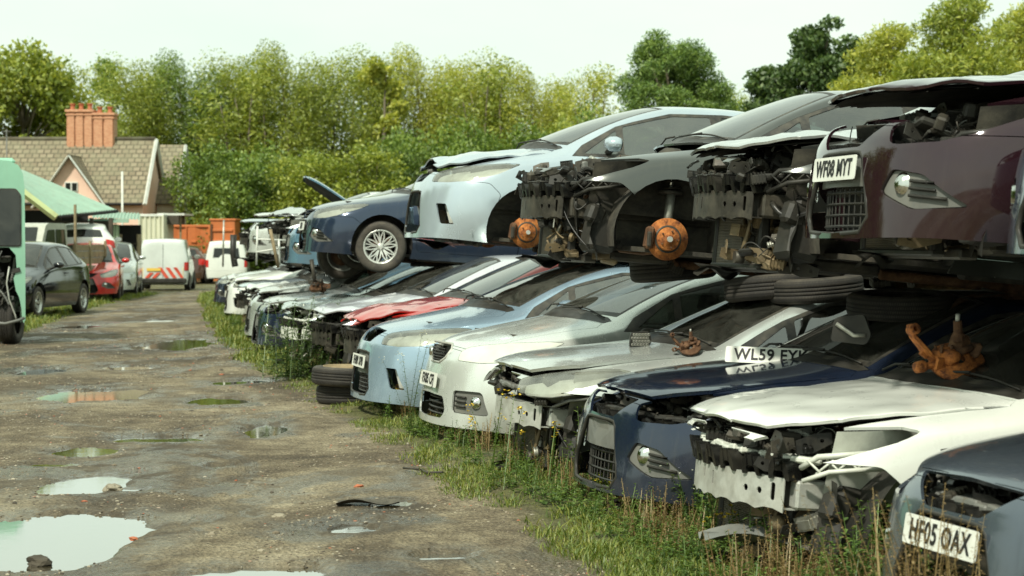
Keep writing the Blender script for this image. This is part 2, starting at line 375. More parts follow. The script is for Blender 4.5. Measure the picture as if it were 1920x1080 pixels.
def shell(spec, levels=3):
    st = spec['st']; n = len(st); V = []; F = []
    idx = {}
    def vid(key, p):
        if key not in idx: idx[key] = len(V); V.append(p)
        return idx[key]
    def side(i, r, s):  # row r 1..4 of station i, side s
        x = st[i][0]; y, z = st[i][r]; return vid(('s', i, r, s), (x, s * y, z))
    def top(i, c, s):   # c 5..7
        if c == 4: return side(i, 4, s)
        dx, y, z = st[i][c]; k = ('t', i, c, s if c < 7 else 0); return vid(k, (st[i][0] + dx, s * y if c < 7 else 0, z))
    cols = [(4, 1), (5, 1), (6, 1), (7, 1), (6, -1), (5, -1), (4, -1)]
    def fr(which, row, c, s):
        i = 0 if which == 'front' else n - 1
        if row == 4: return top(i, c, s)
        if c == 4: return side(i, row, s)
        q = spec[which][row - 1]; k = (c - 5) * 3
        return vid((which, row, c, s if c < 7 else 0), (q[k], s * q[k + 1], q[k + 2]))
    for i in range(n - 1):
        for r in (1, 2, 3):
            for s in (1, -1):
                f = [side(i, r, s), side(i + 1, r, s), side(i + 1, r + 1, s), side(i, r + 1, s)]
                F.append(f[::-1] if s > 0 else f)
        for a, b in zip(cols[:-1], cols[1:]):
            F.append([top(i, *a), top(i, *b), top(i + 1, *b), top(i + 1, *a)])
    for which, fl in (('front', 1), ('rear', 0)):
        for row in (1, 2, 3):
            for a, b in zip(cols[:-1], cols[1:]):
                f = [fr(which, row, *a), fr(which, row + 1, *a), fr(which, row + 1, *b), fr(which, row, *b)]
                F.append(f[::-1] if fl else f)
    me = bpy.data.meshes.new('shell'); me.from_pydata(V, [], F)
    b = bmesh.new(); b.from_mesh(me); bmesh.ops.recalc_face_normals(b, faces=b.faces)
    if sum(f.normal.z * f.calc_area() for f in b.faces) < 0: bmesh.ops.reverse_faces(b, faces=b.faces)
    cl = b.edges.layers.float.new('crease_edge'); b.verts.ensure_lookup_table()
    def cr(k1, k2, w):
        e = b.edges.get((b.verts[idx[k1]], b.verts[idx[k2]]))
        if e: e[cl] = w
    co, hd, rh = spec['cowl'], spec['head'], spec['rearh']; bx = spec.get('boxy')
    for s in (1, -1):
        for i in range(n - 1):
            if i >= 1: cr(('s', i, 4, s), ('s', i + 1, 4, s), .35 if i < co else .5)
            if i >= co - 1 and i < rh: cr(('t', i, 5, s), ('t', i + 1, 5, s), .55)
            cr(('s', i, 3, s), ('s', i + 1, 3, s), .12)
            cr(('s', i, 2, s), ('s', i + 1, 2, s), .25)
        cr(('t', co, 5, s), ('t', co, 6, s), .8); cr(('t', co, 6, s), ('t', co, 7, 0), .8)
        cr(('t', n - 1, 5, s), ('t', n - 1, 6, s), .5); cr(('t', n - 1, 6, s), ('t', n - 1, 7, 0), .5)
        cr(('t', hd, 5, s), ('t', hd, 6, s), .35); cr(('t', hd, 6, s), ('t', hd, 7, 0), .35)
        cr(('t', rh, 5, s), ('t', rh, 6, s), .75); cr(('t', rh, 6, s), ('t', rh, 7, 0), .75)
    b.to_mesh(me); b.free()
    o = bpy.data.objects.new('shell', me); COL.objects.link(o)
    md = o.modifiers.new('s', 'SUBSURF'); md.levels = levels; md.render_levels = levels
    dg = bpy.context.evaluated_depsgraph_get(); dg.update()
    m2 = bpy.data.meshes.new_from_object(o.evaluated_get(dg))
    bpy.data.objects.remove(o); bpy.data.meshes.remove(me)
    b = bmesh.new(); b.from_mesh(m2); bpy.data.meshes.remove(m2)
    ly = b.verts.layers.float_vector.new('n0')
    for v in b.verts: v[ly] = v.normal
    bmesh.ops.delete(b, geom=[f for f in b.faces if f.calc_center_median().y < -1e-5], context='FACES')
    return b

PROJ = {'side': lambda p: (p.x, p.z), 'front': lambda p: (p.y, p.z), 'top': lambda p: (p.x, p.y), 'diag': lambda p: ((p.x + p.y) * .70711, p.z)}
PVEC = {'side': lambda u, v: Vector((u, 0, v)), 'front': lambda u, v: Vector((0, u, v)), 'top': lambda u, v: Vector((u, v, 0)), 'diag': lambda u, v: Vector((u * .70711, u * .70711, v))}
def inpoly(p, lp):
    c = False; j = len(lp) - 1
    for i in range(len(lp)):
        if (lp[i][1] > p[1]) != (lp[j][1] > p[1]) and p[0] < (lp[j][0] - lp[i][0]) * (p[1] - lp[i][1]) / (lp[j][1] - lp[i][1]) + lp[i][0]: c = not c
        j = i
    return c
def rounded(poly, r=.03, n=3):
    out = []; m = len(poly)
    for i in range(m):
        p0, p, p1 = Vector(poly[i - 1]), Vector(poly[i]), Vector(poly[(i + 1) % m])
        d0 = (p0 - p); d1 = (p1 - p); k = min(r, d0.length * .45, d1.length * .45)
        a = p + d0.normalized() * k; b = p + d1.normalized() * k
        for t in range(n + 1):
            u = t / n; q = a * (1 - u) ** 2 + p * 2 * u * (1 - u) + b * u * u; out.append((q.x, q.y))
    return out
def circ(cx, cz, r, n=28, sx=1.0): return [(cx + sx * r * math.cos(2 * math.pi * k / n), cz + r * math.sin(2 * math.pi * k / n)) for k in range(n)]
def shrink(poly, d):
    m = len(poly); A = sum(poly[i][0] * poly[(i + 1) % m][1] - poly[(i + 1) % m][0] * poly[i][1] for i in range(m)); sg = 1 if A > 0 else -1; out = []
    for i in range(m):
        p0, p, p1 = Vector(poly[i - 1]), Vector(poly[i]), Vector(poly[(i + 1) % m])
        e0 = (p - p0).normalized(); e1 = (p1 - p).normalized()
        n0 = Vector((-e0.y, e0.x)) * sg; n1 = Vector((-e1.y, e1.x)) * sg; nn = (n0 + n1)
        if nn.length < .2: nn = n0
        nn.normalize(); k = d / max(.5, nn.dot(n0)); q = p + nn * k; out.append((q.x, q.y))
    return out
class Cutter:
    def __init__(s, bm): s.b = bm; s.L = bm.faces.layers.int.new('pid'); s.names = ['body']
    def cut(s, name, proj, poly, where=None, only=None):
        b, PJ, PV, L = s.b, PROJ[proj], PVEC[proj], s.L
        if name not in s.names: s.names.append(name)
        pid = s.names.index(name); on = None if only is None else [s.names.index(q) for q in only if q in s.names]
        us = [p[0] for p in poly]; vs = [p[1] for p in poly]; lo = (min(us), min(vs)); hi = (max(us), max(vs))
        def bb(f):
            q = [PJ(v.co) for v in f.verts]; a = [t[0] for t in q]; c = [t[1] for t in q]; return min(a), max(a), min(c), max(c)
        cand = set()
        for f in b.faces:
            if where and not where(f.calc_center_median(), f.normal): continue
            if on is not None and f[L] not in on: continue
            q = bb(f)
            if q[0] <= hi[0] and q[1] >= lo[0] and q[2] <= hi[1] and q[3] >= lo[1]: cand.add(f)
        m = len(poly)
        for i in range(m):
            p, q = poly[i], poly[(i + 1) % m]; e = (q[0] - p[0], q[1] - p[1])
            if abs(e[0]) + abs(e[1]) < 1e-6: continue
            x0, x1 = sorted((p[0], q[0])); z0, z1 = sorted((p[1], q[1])); g = set()
            for f in cand:
                if not f.is_valid: continue
                t = bb(f)
                if t[0] <= x1 + 1e-4 and t[1] >= x0 - 1e-4 and t[2] <= z1 + 1e-4 and t[3] >= z0 - 1e-4: g.add(f)
            if not g: continue
            geom = set(g)
            for f in g: geom.update(f.edges); geom.update(f.verts)
            r = bmesh.ops.bisect_plane(b, geom=list(geom), dist=2e-5, plane_co=PV(*p), plane_no=PV(-e[1], e[0]))
            for x in r['geom']:
                if isinstance(x, bmesh.types.BMFace): cand.add(x)
        for f in cand:
            if f.is_valid and inpoly(PJ(f.calc_center_median()), poly): f[L] = pid
    def panel(s, name, objname, mat, parent, mirror=True, inset=.0022, thick=.014, flip_side=0, deform=None, offset=0.0):
        """flip_side: 0 whole (mirrored into one mesh), +1 / -1 only that side"""
        pid = s.names.index(name); b = s.b.copy(); L = b.faces.layers.int['pid']; ly = b.verts.layers.float_vector['n0']
        bmesh.ops.delete(b, geom=[f for f in b.faces if f[L] != pid], context='FACES')
        if not b.faces: b.free(); return None
        bmesh.ops.remove_doubles(b, verts=b.verts, dist=.0006)
        onc = lambda v: abs(v.co.y) < 1e-4
        # move boundary inwards slightly for the shut line
        bd = [e for e in b.edges if e.is_boundary and not (onc(e.verts[0]) and onc(e.verts[1]))]
        if inset > 0:
            mv = {}
            for e in bd:
                f = e.link_faces[0]; d = (e.verts[1].co - e.verts[0].co)
                if d.length < 1e-7: continue
                t = f.normal.cross(d.normalized()); c = f.calc_center_median() - e.verts[0].co
                if t.dot(c) < 0: t = -t
                for v in e.verts: mv.setdefault(v, Vector()); mv[v] += t
            for v, t in mv.items():
                if t.length > 1e-6:
                    t = t.normalized() * inset
                    if onc(v): t.y = 0
                    v.co += t
        if offset:
            for v in b.verts: v.co += Vector(v[ly]) * offset
        if deform:
            for v in b.verts: v.co = deform(v.co.copy(), Vector(v[ly]))
        base = list(b.faces)
        if thick > 0:
            r = bmesh.ops.extrude_edge_only(b, edges=bd)
            nv = [x for x in r['geom'] if isinstance(x, bmesh.types.BMVert)]
            for v in nv:
                nn = Vector(v[ly]); v.co -= (nn if nn.length > .1 else Vector((0, 0, 1))).normalized() * thick
        bs = set(base)
        me = bpy.data.meshes.new(objname)
        vs = list(b.verts); vi = {v: i for i, v in enumerate(vs)}
        co = [tuple(v.co) for v in vs]; n0 = [tuple(v[ly]) for v in vs]
        faces = [([vi[v] for v in f.verts], f in bs) for f in b.faces]
        C, NN, FF, KK = [], [], [], []
        def emit(sign):
            mp = {}
            for i, (x, y, z) in enumerate(co):
                if sign < 0 and flip_side == 0 and abs(y) < 1e-4: mp[i] = i; continue
                mp[i] = len(C); C.append((x, y * sign, z)); NN.append((n0[i][0], n0[i][1] * sign, n0[i][2]))
            for f, k in faces:
                g = [mp[i] for i in f]; FF.append(g if sign > 0 else g[::-1]); KK.append(k)
        if flip_side in (0, 1): emit(1)
        if (flip_side == 0 and mirror) or flip_side == -1: emit(-1)
        me.from_pydata(C, [], FF); me.materials.append(M[mat] if isinstance(mat, str) else mat)
        me.polygons.foreach_set('use_smooth', [True] * len(FF))
        nrm = []
        for poly, k in zip(me.polygons, KK):
            if k and not deform:
                for vi_ in poly.vertices: nrm.append(NN[vi_])
            else:
                if deform and k:
                    for vi_ in poly.vertices: nrm.append((0, 0, 0))
                else:
                    fn = tuple(poly.normal)
                    for vi_ in poly.vertices: nrm.append(fn)
        me.normals_split_custom_set(nrm)
        b.free()
        o = bpy.data.objects.new(objname, me); COL.objects.link(o)
        if parent: o.parent = parent
        return o

def cut_car(spec, kind='hatch', bumper_style='focus', van=False):
    """cuts every panel of the car once; returns the Cutter"""
    C = Cutter(shell(spec)); z0 = 0.0
    dz = {'hatch': 0.0, 'mpv': .07, 'van': .09}[kind]; nz = {'hatch': -.045, 'mpv': .025, 'van': .09}[kind]
    sidew = lambda c, n: n.y > .12
    P4 = lambda x: float(np.interp(x, [s[0] for s in spec['st']], [s[4][1] for s in spec['st']]))
    P5z = lambda x: float(np.interp(x, [s[0] + s[5][0] for s in spec['st']], [s[5][2] for s in spec['st']]))
    # hood (seen from above)
    hx = spec['st'][4][0]
    hood = [(-.1, -.05), (-.1, .30), (.02, .50), (.13, .60), (.30, .655), (.60, .70), (min(.95, hx - .25), .735), (hx - .12, .765), (hx - .07, .73), (hx - .18, .45), (hx - .235, .2), (hx - .25, -.05)]
    hz = .765 + nz * .9
    C.cut('hood', 'top', hood, lambda c, n: n.z > .15 and c.z > hz and c.x < 1.6)
    # bumper
    bump = rounded([(-.3, -.1), (.55, -.1), (.56, .46 + dz * .3), (.60, .60 + nz * .6), (.50, .685 + nz * .8), (.22, .69 + nz), (.06, .755 + nz), (-.3, .775 + nz)], .02, 2)
    C.cut('bumper', 'side', bump, lambda c, n: c.x < .7)
    # headlight
    if kind == 'hatch': hl = [(.355, .622), (.40, .612), (.62, .622), (.78, .66), (1.02, .765), (1.09, .815), (1.0, .825), (.74, .795), (.56, .758), (.42, .722), (.345, .697)]
    elif kind == 'mpv': hl = [(.36, .692), (.60, .692), (.82, .715), (1.02, .795), (1.16, .895), (1.06, .895), (.78, .86), (.56, .825), (.42, .795), (.36, .76)]
    else: hl = [(.36, .72), (.60, .72), (.80, .75), (.86, .90), (.78, .95), (.56, .90), (.40, .84)]
    C.cut('headlight', 'diag', rounded(hl, .02, 2), lambda c, n: c.x < 1.0 and c.z > .5 and n.x < .3)
    # front openings
    if bumper_style == 'focus':
        up = rounded([(-.1, .612), (.20, .612), (.36, .722), (-.1, .74)], .02, 2)
        low = rounded([(-.1, .215), (.30, .225), (.36, .29), (.34, .36), (.25, .555), (.22, .58), (-.1, .585)], .035, 3)
        fog = rounded([(.47, .33), (.44, .41), (.40, .49), (.48, .515), (.70, .46), (.84, .35), (.62, .325)], .02, 2)
        wf = lambda c, n: c.x < .5 and n.x < 0
        C.cut('upper_grille', 'front', up, lambda c, n: c.x < .4 and n.x < .1)
        C.cut('lower_grille', 'front', low, wf)
        C.cut('fog', 'front', rounded([(.44, .40), (.50, .50), (.66, .475), (.80, .34), (.62, .325)], .025, 3), lambda c, n: c.x < .6 and n.x < .05)
    elif bumper_style == 'cmax':
        wf = lambda c, n: c.x < .5 and n.x < 0
        C.cut('upper_grille', 'front', rounded([(-.1, .70), (.17, .70), (.33, .81), (-.1, .83)], .02, 2), lambda c, n: c.x < .4 and n.x < .1)
        C.cut('lower_grille', 'front', rounded([(-.1, .235), (.30, .245), (.37, .30), (.30, .50), (.26, .60), (-.1, .61)], .035, 3), wf)
        C.cut('fog', 'front', rounded([(.66, .33), (.62, .46), (.60, .50), (.70, .50), (.76, .33)], .015, 2), lambda c, n: c.x < .6 and n.x < .05)
    elif bumper_style == 'oval':
        C.cut('upper_grille', 'front', rounded([(-.1, .665), (.12, .665), (.20, .70), (.21, .76), (.12, .79), (-.1, .80)], .03, 3), lambda c, n: c.x < .4 and n.x < .1)
        C.cut('lower_grille', 'front', rounded([(-.1, .24), (.34, .25), (.40, .31), (.34, .41), (-.1, .42)], .03, 3), lambda c, n: c.x < .5 and n.x < 0)
        C.cut('fog', 'front', rounded([(.50, .31), (.49, .47), (.74, .48), (.77, .31)], .03, 3), lambda c, n: c.x < .6 and n.x < .05)
    # windscreen: between cowl and header, inside P5
    st = spec['st']; co, hd, rh = spec['cowl'], spec['head'], spec['rearh']
    y5 = [(st[i][0] + st[i][5][0], st[i][5][1]) for i in range(co, hd + 1)]
    x6 = lambda i: st[i][0] + st[i][7][0]
    ws = [(x6(co) + .035, -.05), (x6(co) + .05, .38), (y5[0][0] - .01, y5[0][1] - .045)] + [(x, y - .055) for x, y in y5[1:-1]] + [(y5[-1][0] - .04, y5[-1][1] - .085), (x6(hd) + .01, .38), (x6(hd) - .015, -.05)]
    wsf = lambda c, n: n.z > .2 and .85 < c.x < 2.5 and c.z > .95
    C.cut('ws_seal', 'top', ws, wsf)
    C.cut('windscreen', 'top', [(min(max(x, -9), 9), y) for x, y in shrink(ws, .028)[:0]] or [(x + (.035 if i < 3 else (-.028 if i > len(ws) - 4 else 0)), y - (.03 if y > 0 and 2 <= i <= len(ws) - 3 else 0)) for i, (x, y) in enumerate(ws)], wsf, only=['ws_seal'])
    # side windows
    if not van:
        xa = st[co][0]; topz = lambda x: P5z(x) - .045
        a0 = (xa + .10, P4(xa) + .028)
        xq = xa + .50; xe = 3.62
        top1 = [(x, topz(x)) for x in np.linspace(xa + .30, 3.30, 12)]
        outer = [(xa + .06, P4(xa + .06) + .022)] + [(x, topz(x)) for x in (xa + .16, xa + .25)] + top1 + [(3.50, topz(3.5) - .02), (3.66, 1.17 + dz * 1.2), (3.62, P4(3.6) + .06), (3.5, P4(3.5) + .026), (2.6, P4(2.6) + .024), (2.0, P4(2.0) + .024)]
        C.cut('side_seal', 'side', outer, lambda c, n: n.y > .12 and c.z > .85)
        os_ = ['side_seal']; sw = lambda c, n: c.z > .85 and n.y > .12
        bz = lambda x: P4(x) + .045
        q1 = [(xa + .165, bz(xa + .17)), (xq - .03, topz(xq - .03) - .03), (xq - .03, bz(xq))]
        C.cut('quarter_window', 'side', rounded([q1[0], q1[1], q1[2]], .02, 2), sw, only=os_)
        f1 = [(xq + .03, bz(xq)), (xq + .03, topz(xq + .03) - .022)] + [(x, topz(x) - .024) for x in np.linspace(xq + .15, 2.50, 5)] + [(2.52, bz(2.5))]
        C.cut('front_side_window', 'side', rounded(f1, .018, 2), sw, only=os_)
        r1 = [(2.62, bz(2.6)), (2.60, topz(2.6) - .024)] + [(x, topz(x) - .024) for x in np.linspace(2.75, 3.22, 3)] + [(3.26, bz(3.2))]
        C.cut('rear_side_window', 'side', rounded(r1, .018, 2), sw, only=os_)
        r2 = [(3.32, bz(3.3)), (3.30, topz(3.3) - .026), (3.46, topz(3.46) - .04), (3.60, 1.16 + dz * 1.2), (3.56, bz(3.55) + .02)]
        C.cut('rear_quarter_window', 'side', rounded(r2, .02, 2), sw, only=os_)
        # doors
        xd = max(xa - .04, 1.29)
        d1 = [(xd, .33), (xd + .0, .60), (xd + .04, P4(xd) - .005), (xd + .06, P4(xd + .06) + .022), (2.56, P4(2.56) + .022), (2.575, .55), (2.55, .285), (xd + .04, .285)]
        C.cut('front_door', 'side', rounded(d1, .03, 2), lambda c, n: n.y > .12 and c.z < 1.2, only=['body'])
        d2 = [(2.56, .285), (2.585, .55), (2.57, P4(2.56) + .022), (3.60, P4(3.6) + .04), (3.56, .88), (3.30, .74), (3.12, .55), (3.06, .285)]
        C.cut('rear_door', 'side', rounded(d2, .03, 2), lambda c, n: n.y > .12 and c.z < 1.2, only=['body'])
    else:
        xa = st[co][0]; topz = lambda x: P5z(x) - .05
        outer = [(xa + .06, P4(xa + .06) + .022), (xa + .22, topz(xa + .22)), (xa + .40, topz(xa + .40)), (xa + .6, topz(xa + .6) - .02), (2.2, topz(2.2) - .02), (2.22, P4(2.0) + .024)]
        C.cut('side_seal', 'side', outer, lambda c, n: n.y > .12 and c.z > .85)
        C.cut('front_side_window', 'side', rounded(shrink(outer, .03), .018, 2), lambda c, n: c.z > .85 and n.y > .12, only=['side_seal'])
        d1 = [(xa - .04, .33), (xa - .04, .9), (xa + .05, P4(xa) + .03), (2.25, P4(2.2) + .022), (2.26, .6), (2.24, .29), (xa, .29)]
        C.cut('front_door', 'side', rounded(d1, .03, 2), lambda c, n: n.y > .12 and c.z < 1.2, only=['body'])
    # rear glass & lamps
    if not van:
        xr = st[rh][0]; xb = st[-1][0]
        zt = st[rh][7][2] - .06; zb = st[-1][7][2] + .04
        C.cut('rear_window', 'front', rounded([(-.1, zb), (.52, zb - .01), (.455, zt - .03), (-.1, zt)], .03, 2), lambda c, n: c.x > 3.6 and n.x > .1)
        C.cut('tail_light', 'side', rounded([(4.0, .80), (4.0, 1.0), (4.12, 1.04), (4.6, 1.04), (4.6, .80)], .02, 2), lambda c, n: c.y > .58 and c.x > 3.9)
    else:
        C.cut('tail_light', 'front', rounded([(.735, .70), (.735, 1.0), (.98, 1.0), (.98, .70)], .02, 2), lambda c, n: c.x > 3.9)
    # rear bumper
    C.cut('rear_bumper', 'side', [(3.90, .1), (3.93, .45), (4.05, .56), (5, .56), (5, .1)], lambda c, n: c.x > 3.7, only=['body'])
    # cowl strip
    C.cut('cowl_panel', 'top', [(hx - .24, -.05), (hx - .225, .2), (hx - .17, .45), (hx - .06, .73), (hx - .0, .74), (hx + .0, .66), (x6(co) + .06, .38), (x6(co) + .04, -.05)], lambda c, n: n.z > .3 and c.z > .9 and c.x < 1.6, only=['body'])
    # arches
    for xc in (spec['wb0'], spec['wb1']):
        C.cut('ARCH', 'side', circ(xc, spec['wr'] + .015, spec['ar'], 32), lambda c, n: n.y > .0 or c.y > .5)
    return C
# ------------------------------------------------------------------ car parts
from mathutils.bvhtree import BVHTree
def text_mesh(name, s, size, mat, parent, loc, rot, sx=1.0, bold=.0, ext=.002):
    cu = bpy.data.curves.new(name, 'FONT'); cu.body = s; cu.size = size; cu.align_x = 'CENTER'; cu.align_y = 'CENTER'
    cu.extrude = ext; cu.offset = bold; cu.resolution_u = 4; cu.space_character = 1.08
    o = bpy.data.objects.new(name, cu); COL.objects.link(o)
    dg = bpy.context.evaluated_depsgraph_get(); dg.update()
    me = bpy.data.meshes.new_from_object(o.evaluated_get(dg)); bpy.data.objects.remove(o)
    me.name = name; me.materials.clear(); me.materials.append(M[mat])
    o = bpy.data.objects.new(name, me); COL.objects.link(o); o.parent = parent
    o.location = loc; o.rotation_euler = rot; o.scale = (sx, 1, 1); return o
def number_plate(parent, text, loc, rot=(0, 0, 0), mat='plate_white', w=.52, h=.111):
    """plate faces local -X"""
    m = MB(); pl = rounded([(-w / 2, -h / 2), (w / 2, -h / 2), (w / 2, h / 2), (-w / 2, h / 2)], .012, 2)
    m.prism(pl, 0, .004, lambda u, v, d: (d, u, v), mat)
    o = m.build('number_plate', mat, parent, fixn=True); o.location = loc; o.rotation_euler = rot
    text_mesh('lettering', text, .108, 'plate_black', o, (-.0022, 0, -.002), (R(90), 0, R(-90)), .80, .0022, .0012)
    return o
WHEELS = {}
def tyre_mat():
    if 'tyre' in M: return M['tyre']
    t = NT('tyre'); tc = t.n('ShaderNodeTexCoord'); sp = t.n('ShaderNodeSeparateXYZ'); t.l(tc.outputs['Object'], sp.inputs[0])
    an = t.math('ARCTAN2', sp.outputs[2], sp.outputs[0]); rad = t.math('SQRT', t.math('ADD', t.math('POWER', sp.outputs[0], 2.0), t.math('POWER', sp.outputs[2], 2.0)))
    cb = t.n('ShaderNodeCombineXYZ'); t.l(t.math('MULTIPLY', an, 7.0), cb.inputs[0]); t.l(t.math('MULTIPLY', sp.outputs[1], 14.0), cb.inputs[1])
    br = t.n('ShaderNodeTexBrick'); br.inputs['Scale'].default_value = 1.0; br.inputs['Mortar Size'].default_value = .07; br.inputs['Brick Width'].default_value = .22; br.inputs['Row Height'].default_value = .34
    t.l(cb.outputs[0], br.inputs[0])
    tread = t.math('GREATER_THAN', rad, .302)
    h = t.math('MULTIPLY', br.outputs['Fac'], tread)
    v = tc.outputs['Object']; d = t.ramp(t.noise(v, 7, 8, .7, .3), [(.35, 0.0), (.75, .75)])
    t.set(col=t.mix(t.math('MULTIPLY', h, .8), t.mix(d, (.028, .025, .021), (.13, .11, .08)), (.008, .007, .006)), rough=.8)
    nd = t.bump(t.math('SUBTRACT', t.math('MULTIPLY', t.noise(v, 40, 4, .6), .08), h), 1.0, .008); M['tyre'] = t.m; return t.m
def tyre_mb(r=.315, w=.2, rim=.205, seg=40):
    m = MB(); hw = w / 2
    prof = [(rim, -hw * .82), (rim + .012, -hw * .95), (rim + .05, -hw * 1.04), (r - .03, -hw * .98), (r - .008, -hw * .82), (r, -hw * .55), (r, -hw * .33), (r - .004, -hw * .32), (r - .004, -hw * .29), (r, -hw * .28), (r + .001, -hw * .02), (r - .004, -hw * .015),
            (r - .004, hw * .015), (r + .001, hw * .02), (r, hw * .28), (r - .004, hw * .29), (r - .004, hw * .32), (r, hw * .33), (r, hw * .55), (r - .008, hw * .82), (r - .03, hw * .98), (r + .05 - r + rim, hw * 1.04), (rim + .012, hw * .95), (rim, hw * .82), (rim + .03, hw * .6), (r - .03, hw * .5), (r - .03, -hw * .5), (rim + .03, -hw * .6), (rim, -hw * .82)]
    m.lathe(prof, seg, tyre_mat(), Matrix.Rotation(R(90), 4, 'X')); return m
def rim_mb(style, side=-1, mat='alloy', rim=.207, w=.19):
    m = MB(); s = side
    X = Matrix.Rotation(R(90), 4, 'X')
    f = lambda r, an, y: (r * math.cos(an), s * y, r * math.sin(an))
    m.lathe([(rim, -.09), (rim + .004, -.08), (rim - .012, -.07), (rim - .03, -.03), (rim - .03, .03), (rim - .014, .066), (rim + .003, .080), (rim + .006, .088), (rim - .006, .090), (rim - .018, .075), (rim - .04, .0), (rim - .02, -.09)], 36, mat, X)
    def spoke(a0, a1, r0, r1, w0, w1, y0, y1):
        P = []
        for (r, a, ww, y) in ((r0, a0, w0, y0), ((r0 + r1) / 2, (a0 + a1) / 2, (w0 + w1) / 2 * .9, (y0 + y1) / 2 + .004), (r1, a1, w1, y1)):
            c = Vector(f(r, a, y)); tn = Vector((-math.sin(a), 0, math.cos(a))) * ww / 2; dn = Vector((0, -s * .022, 0))
            P += [c + tn, c - tn, c - tn * .8 + dn, c + tn * .8 + dn]
        F = []
        for i in range(2):
            for k in range(4): F.append((i * 4 + k, i * 4 + (k + 1) % 4, i * 4 + 4 + (k + 1) % 4, i * 4 + 4 + k))
        m.add(P, F, mat)
    if style == 'mesh':
        for k in range(10):
            a = 2 * math.pi * k / 10 
            for d in (-1, 1): spoke(a, a + d * .30, .045, rim - .006, .020, .014, .052, .070)
            spoke(a, a, .05, rim - .006, .012, .012, .050, .068) if k % 2 else None
    elif style == 'five':
        for k in range(5):
            a = 2 * math.pi * k / 5 + .3
            for d in (-1, 1): spoke(a + d * .10, a + d * .19, .04, rim - .006, .030, .036, .040, .062)
    elif style == 'steel':
        m.lathe([(.0, s * .03 * 1), (.07, s * .03), (.09, s * .05), (.13, s * .045), (.17, s * .02), (rim - .02, s * .0)][::1], 30, mat, X)
    else:  # hub cap with slots
        for k in range(7):
            a = 2 * math.pi * k / 7; spoke(a, a, .04, rim - .006, .05, .10, .055, .066)
    m.lathe([(.0, s * -.062), (.03, s * -.062), (.048, s * -.052), (.055, s * -.02), (.0, s * -.02)], 20, mat, X)
    for k in range(5):
        a = 2 * math.pi * k / 5 + .6; p = Vector(f(.035, a, .058)); q = Vector(f(.035, a, .064)); m.tube([p, q], .007, 6, 'dark_steel')
    return m
def wheel(parent, style, loc, side, name='wheel', r=.315, steer=0.0, flat=1.0):
    key = (style, side, r)
    e = empty(name, loc); e.parent = parent; e.rotation_euler = (0, random.random() * 6, 0)
    e.rotation_euler = Euler((0, random.random() * 6, 0)) if not steer else (Matrix.Rotation(steer, 3, 'Z') @ Matrix.Rotation(random.random() * 6, 3, 'Y')).to_euler()
    if key not in WHEELS:
        a = tyre_mb(r).build('tyre', tyre_mat(), e); b = rim_mb(style, -1 * -side * -1 if False else (1 if side > 0 else -1), 'alloy' if style in ('mesh', 'five') else 'steel_pale').build('rim', 'alloy', e, fixn=False)
        m = MB(); m.lathe([(0, 0), (.14, 0), (.14, .012), (0, .012)], 24, 'rusted_brown', Matrix.Translation((0, -side * .0, 0)) @ Matrix.Rotation(R(90), 4, 'X')); c = m.build('brake_disc', 'rusted_brown', e)
        WHEELS[key] = (a.data, b.data, c.data)
    else:
        for nm, d in zip(('tyre', 'rim', 'brake_disc'), WHEELS[key]):
            o = bpy.data.objects.new(nm, d); COL.objects.link(o); o.parent = e
    return e
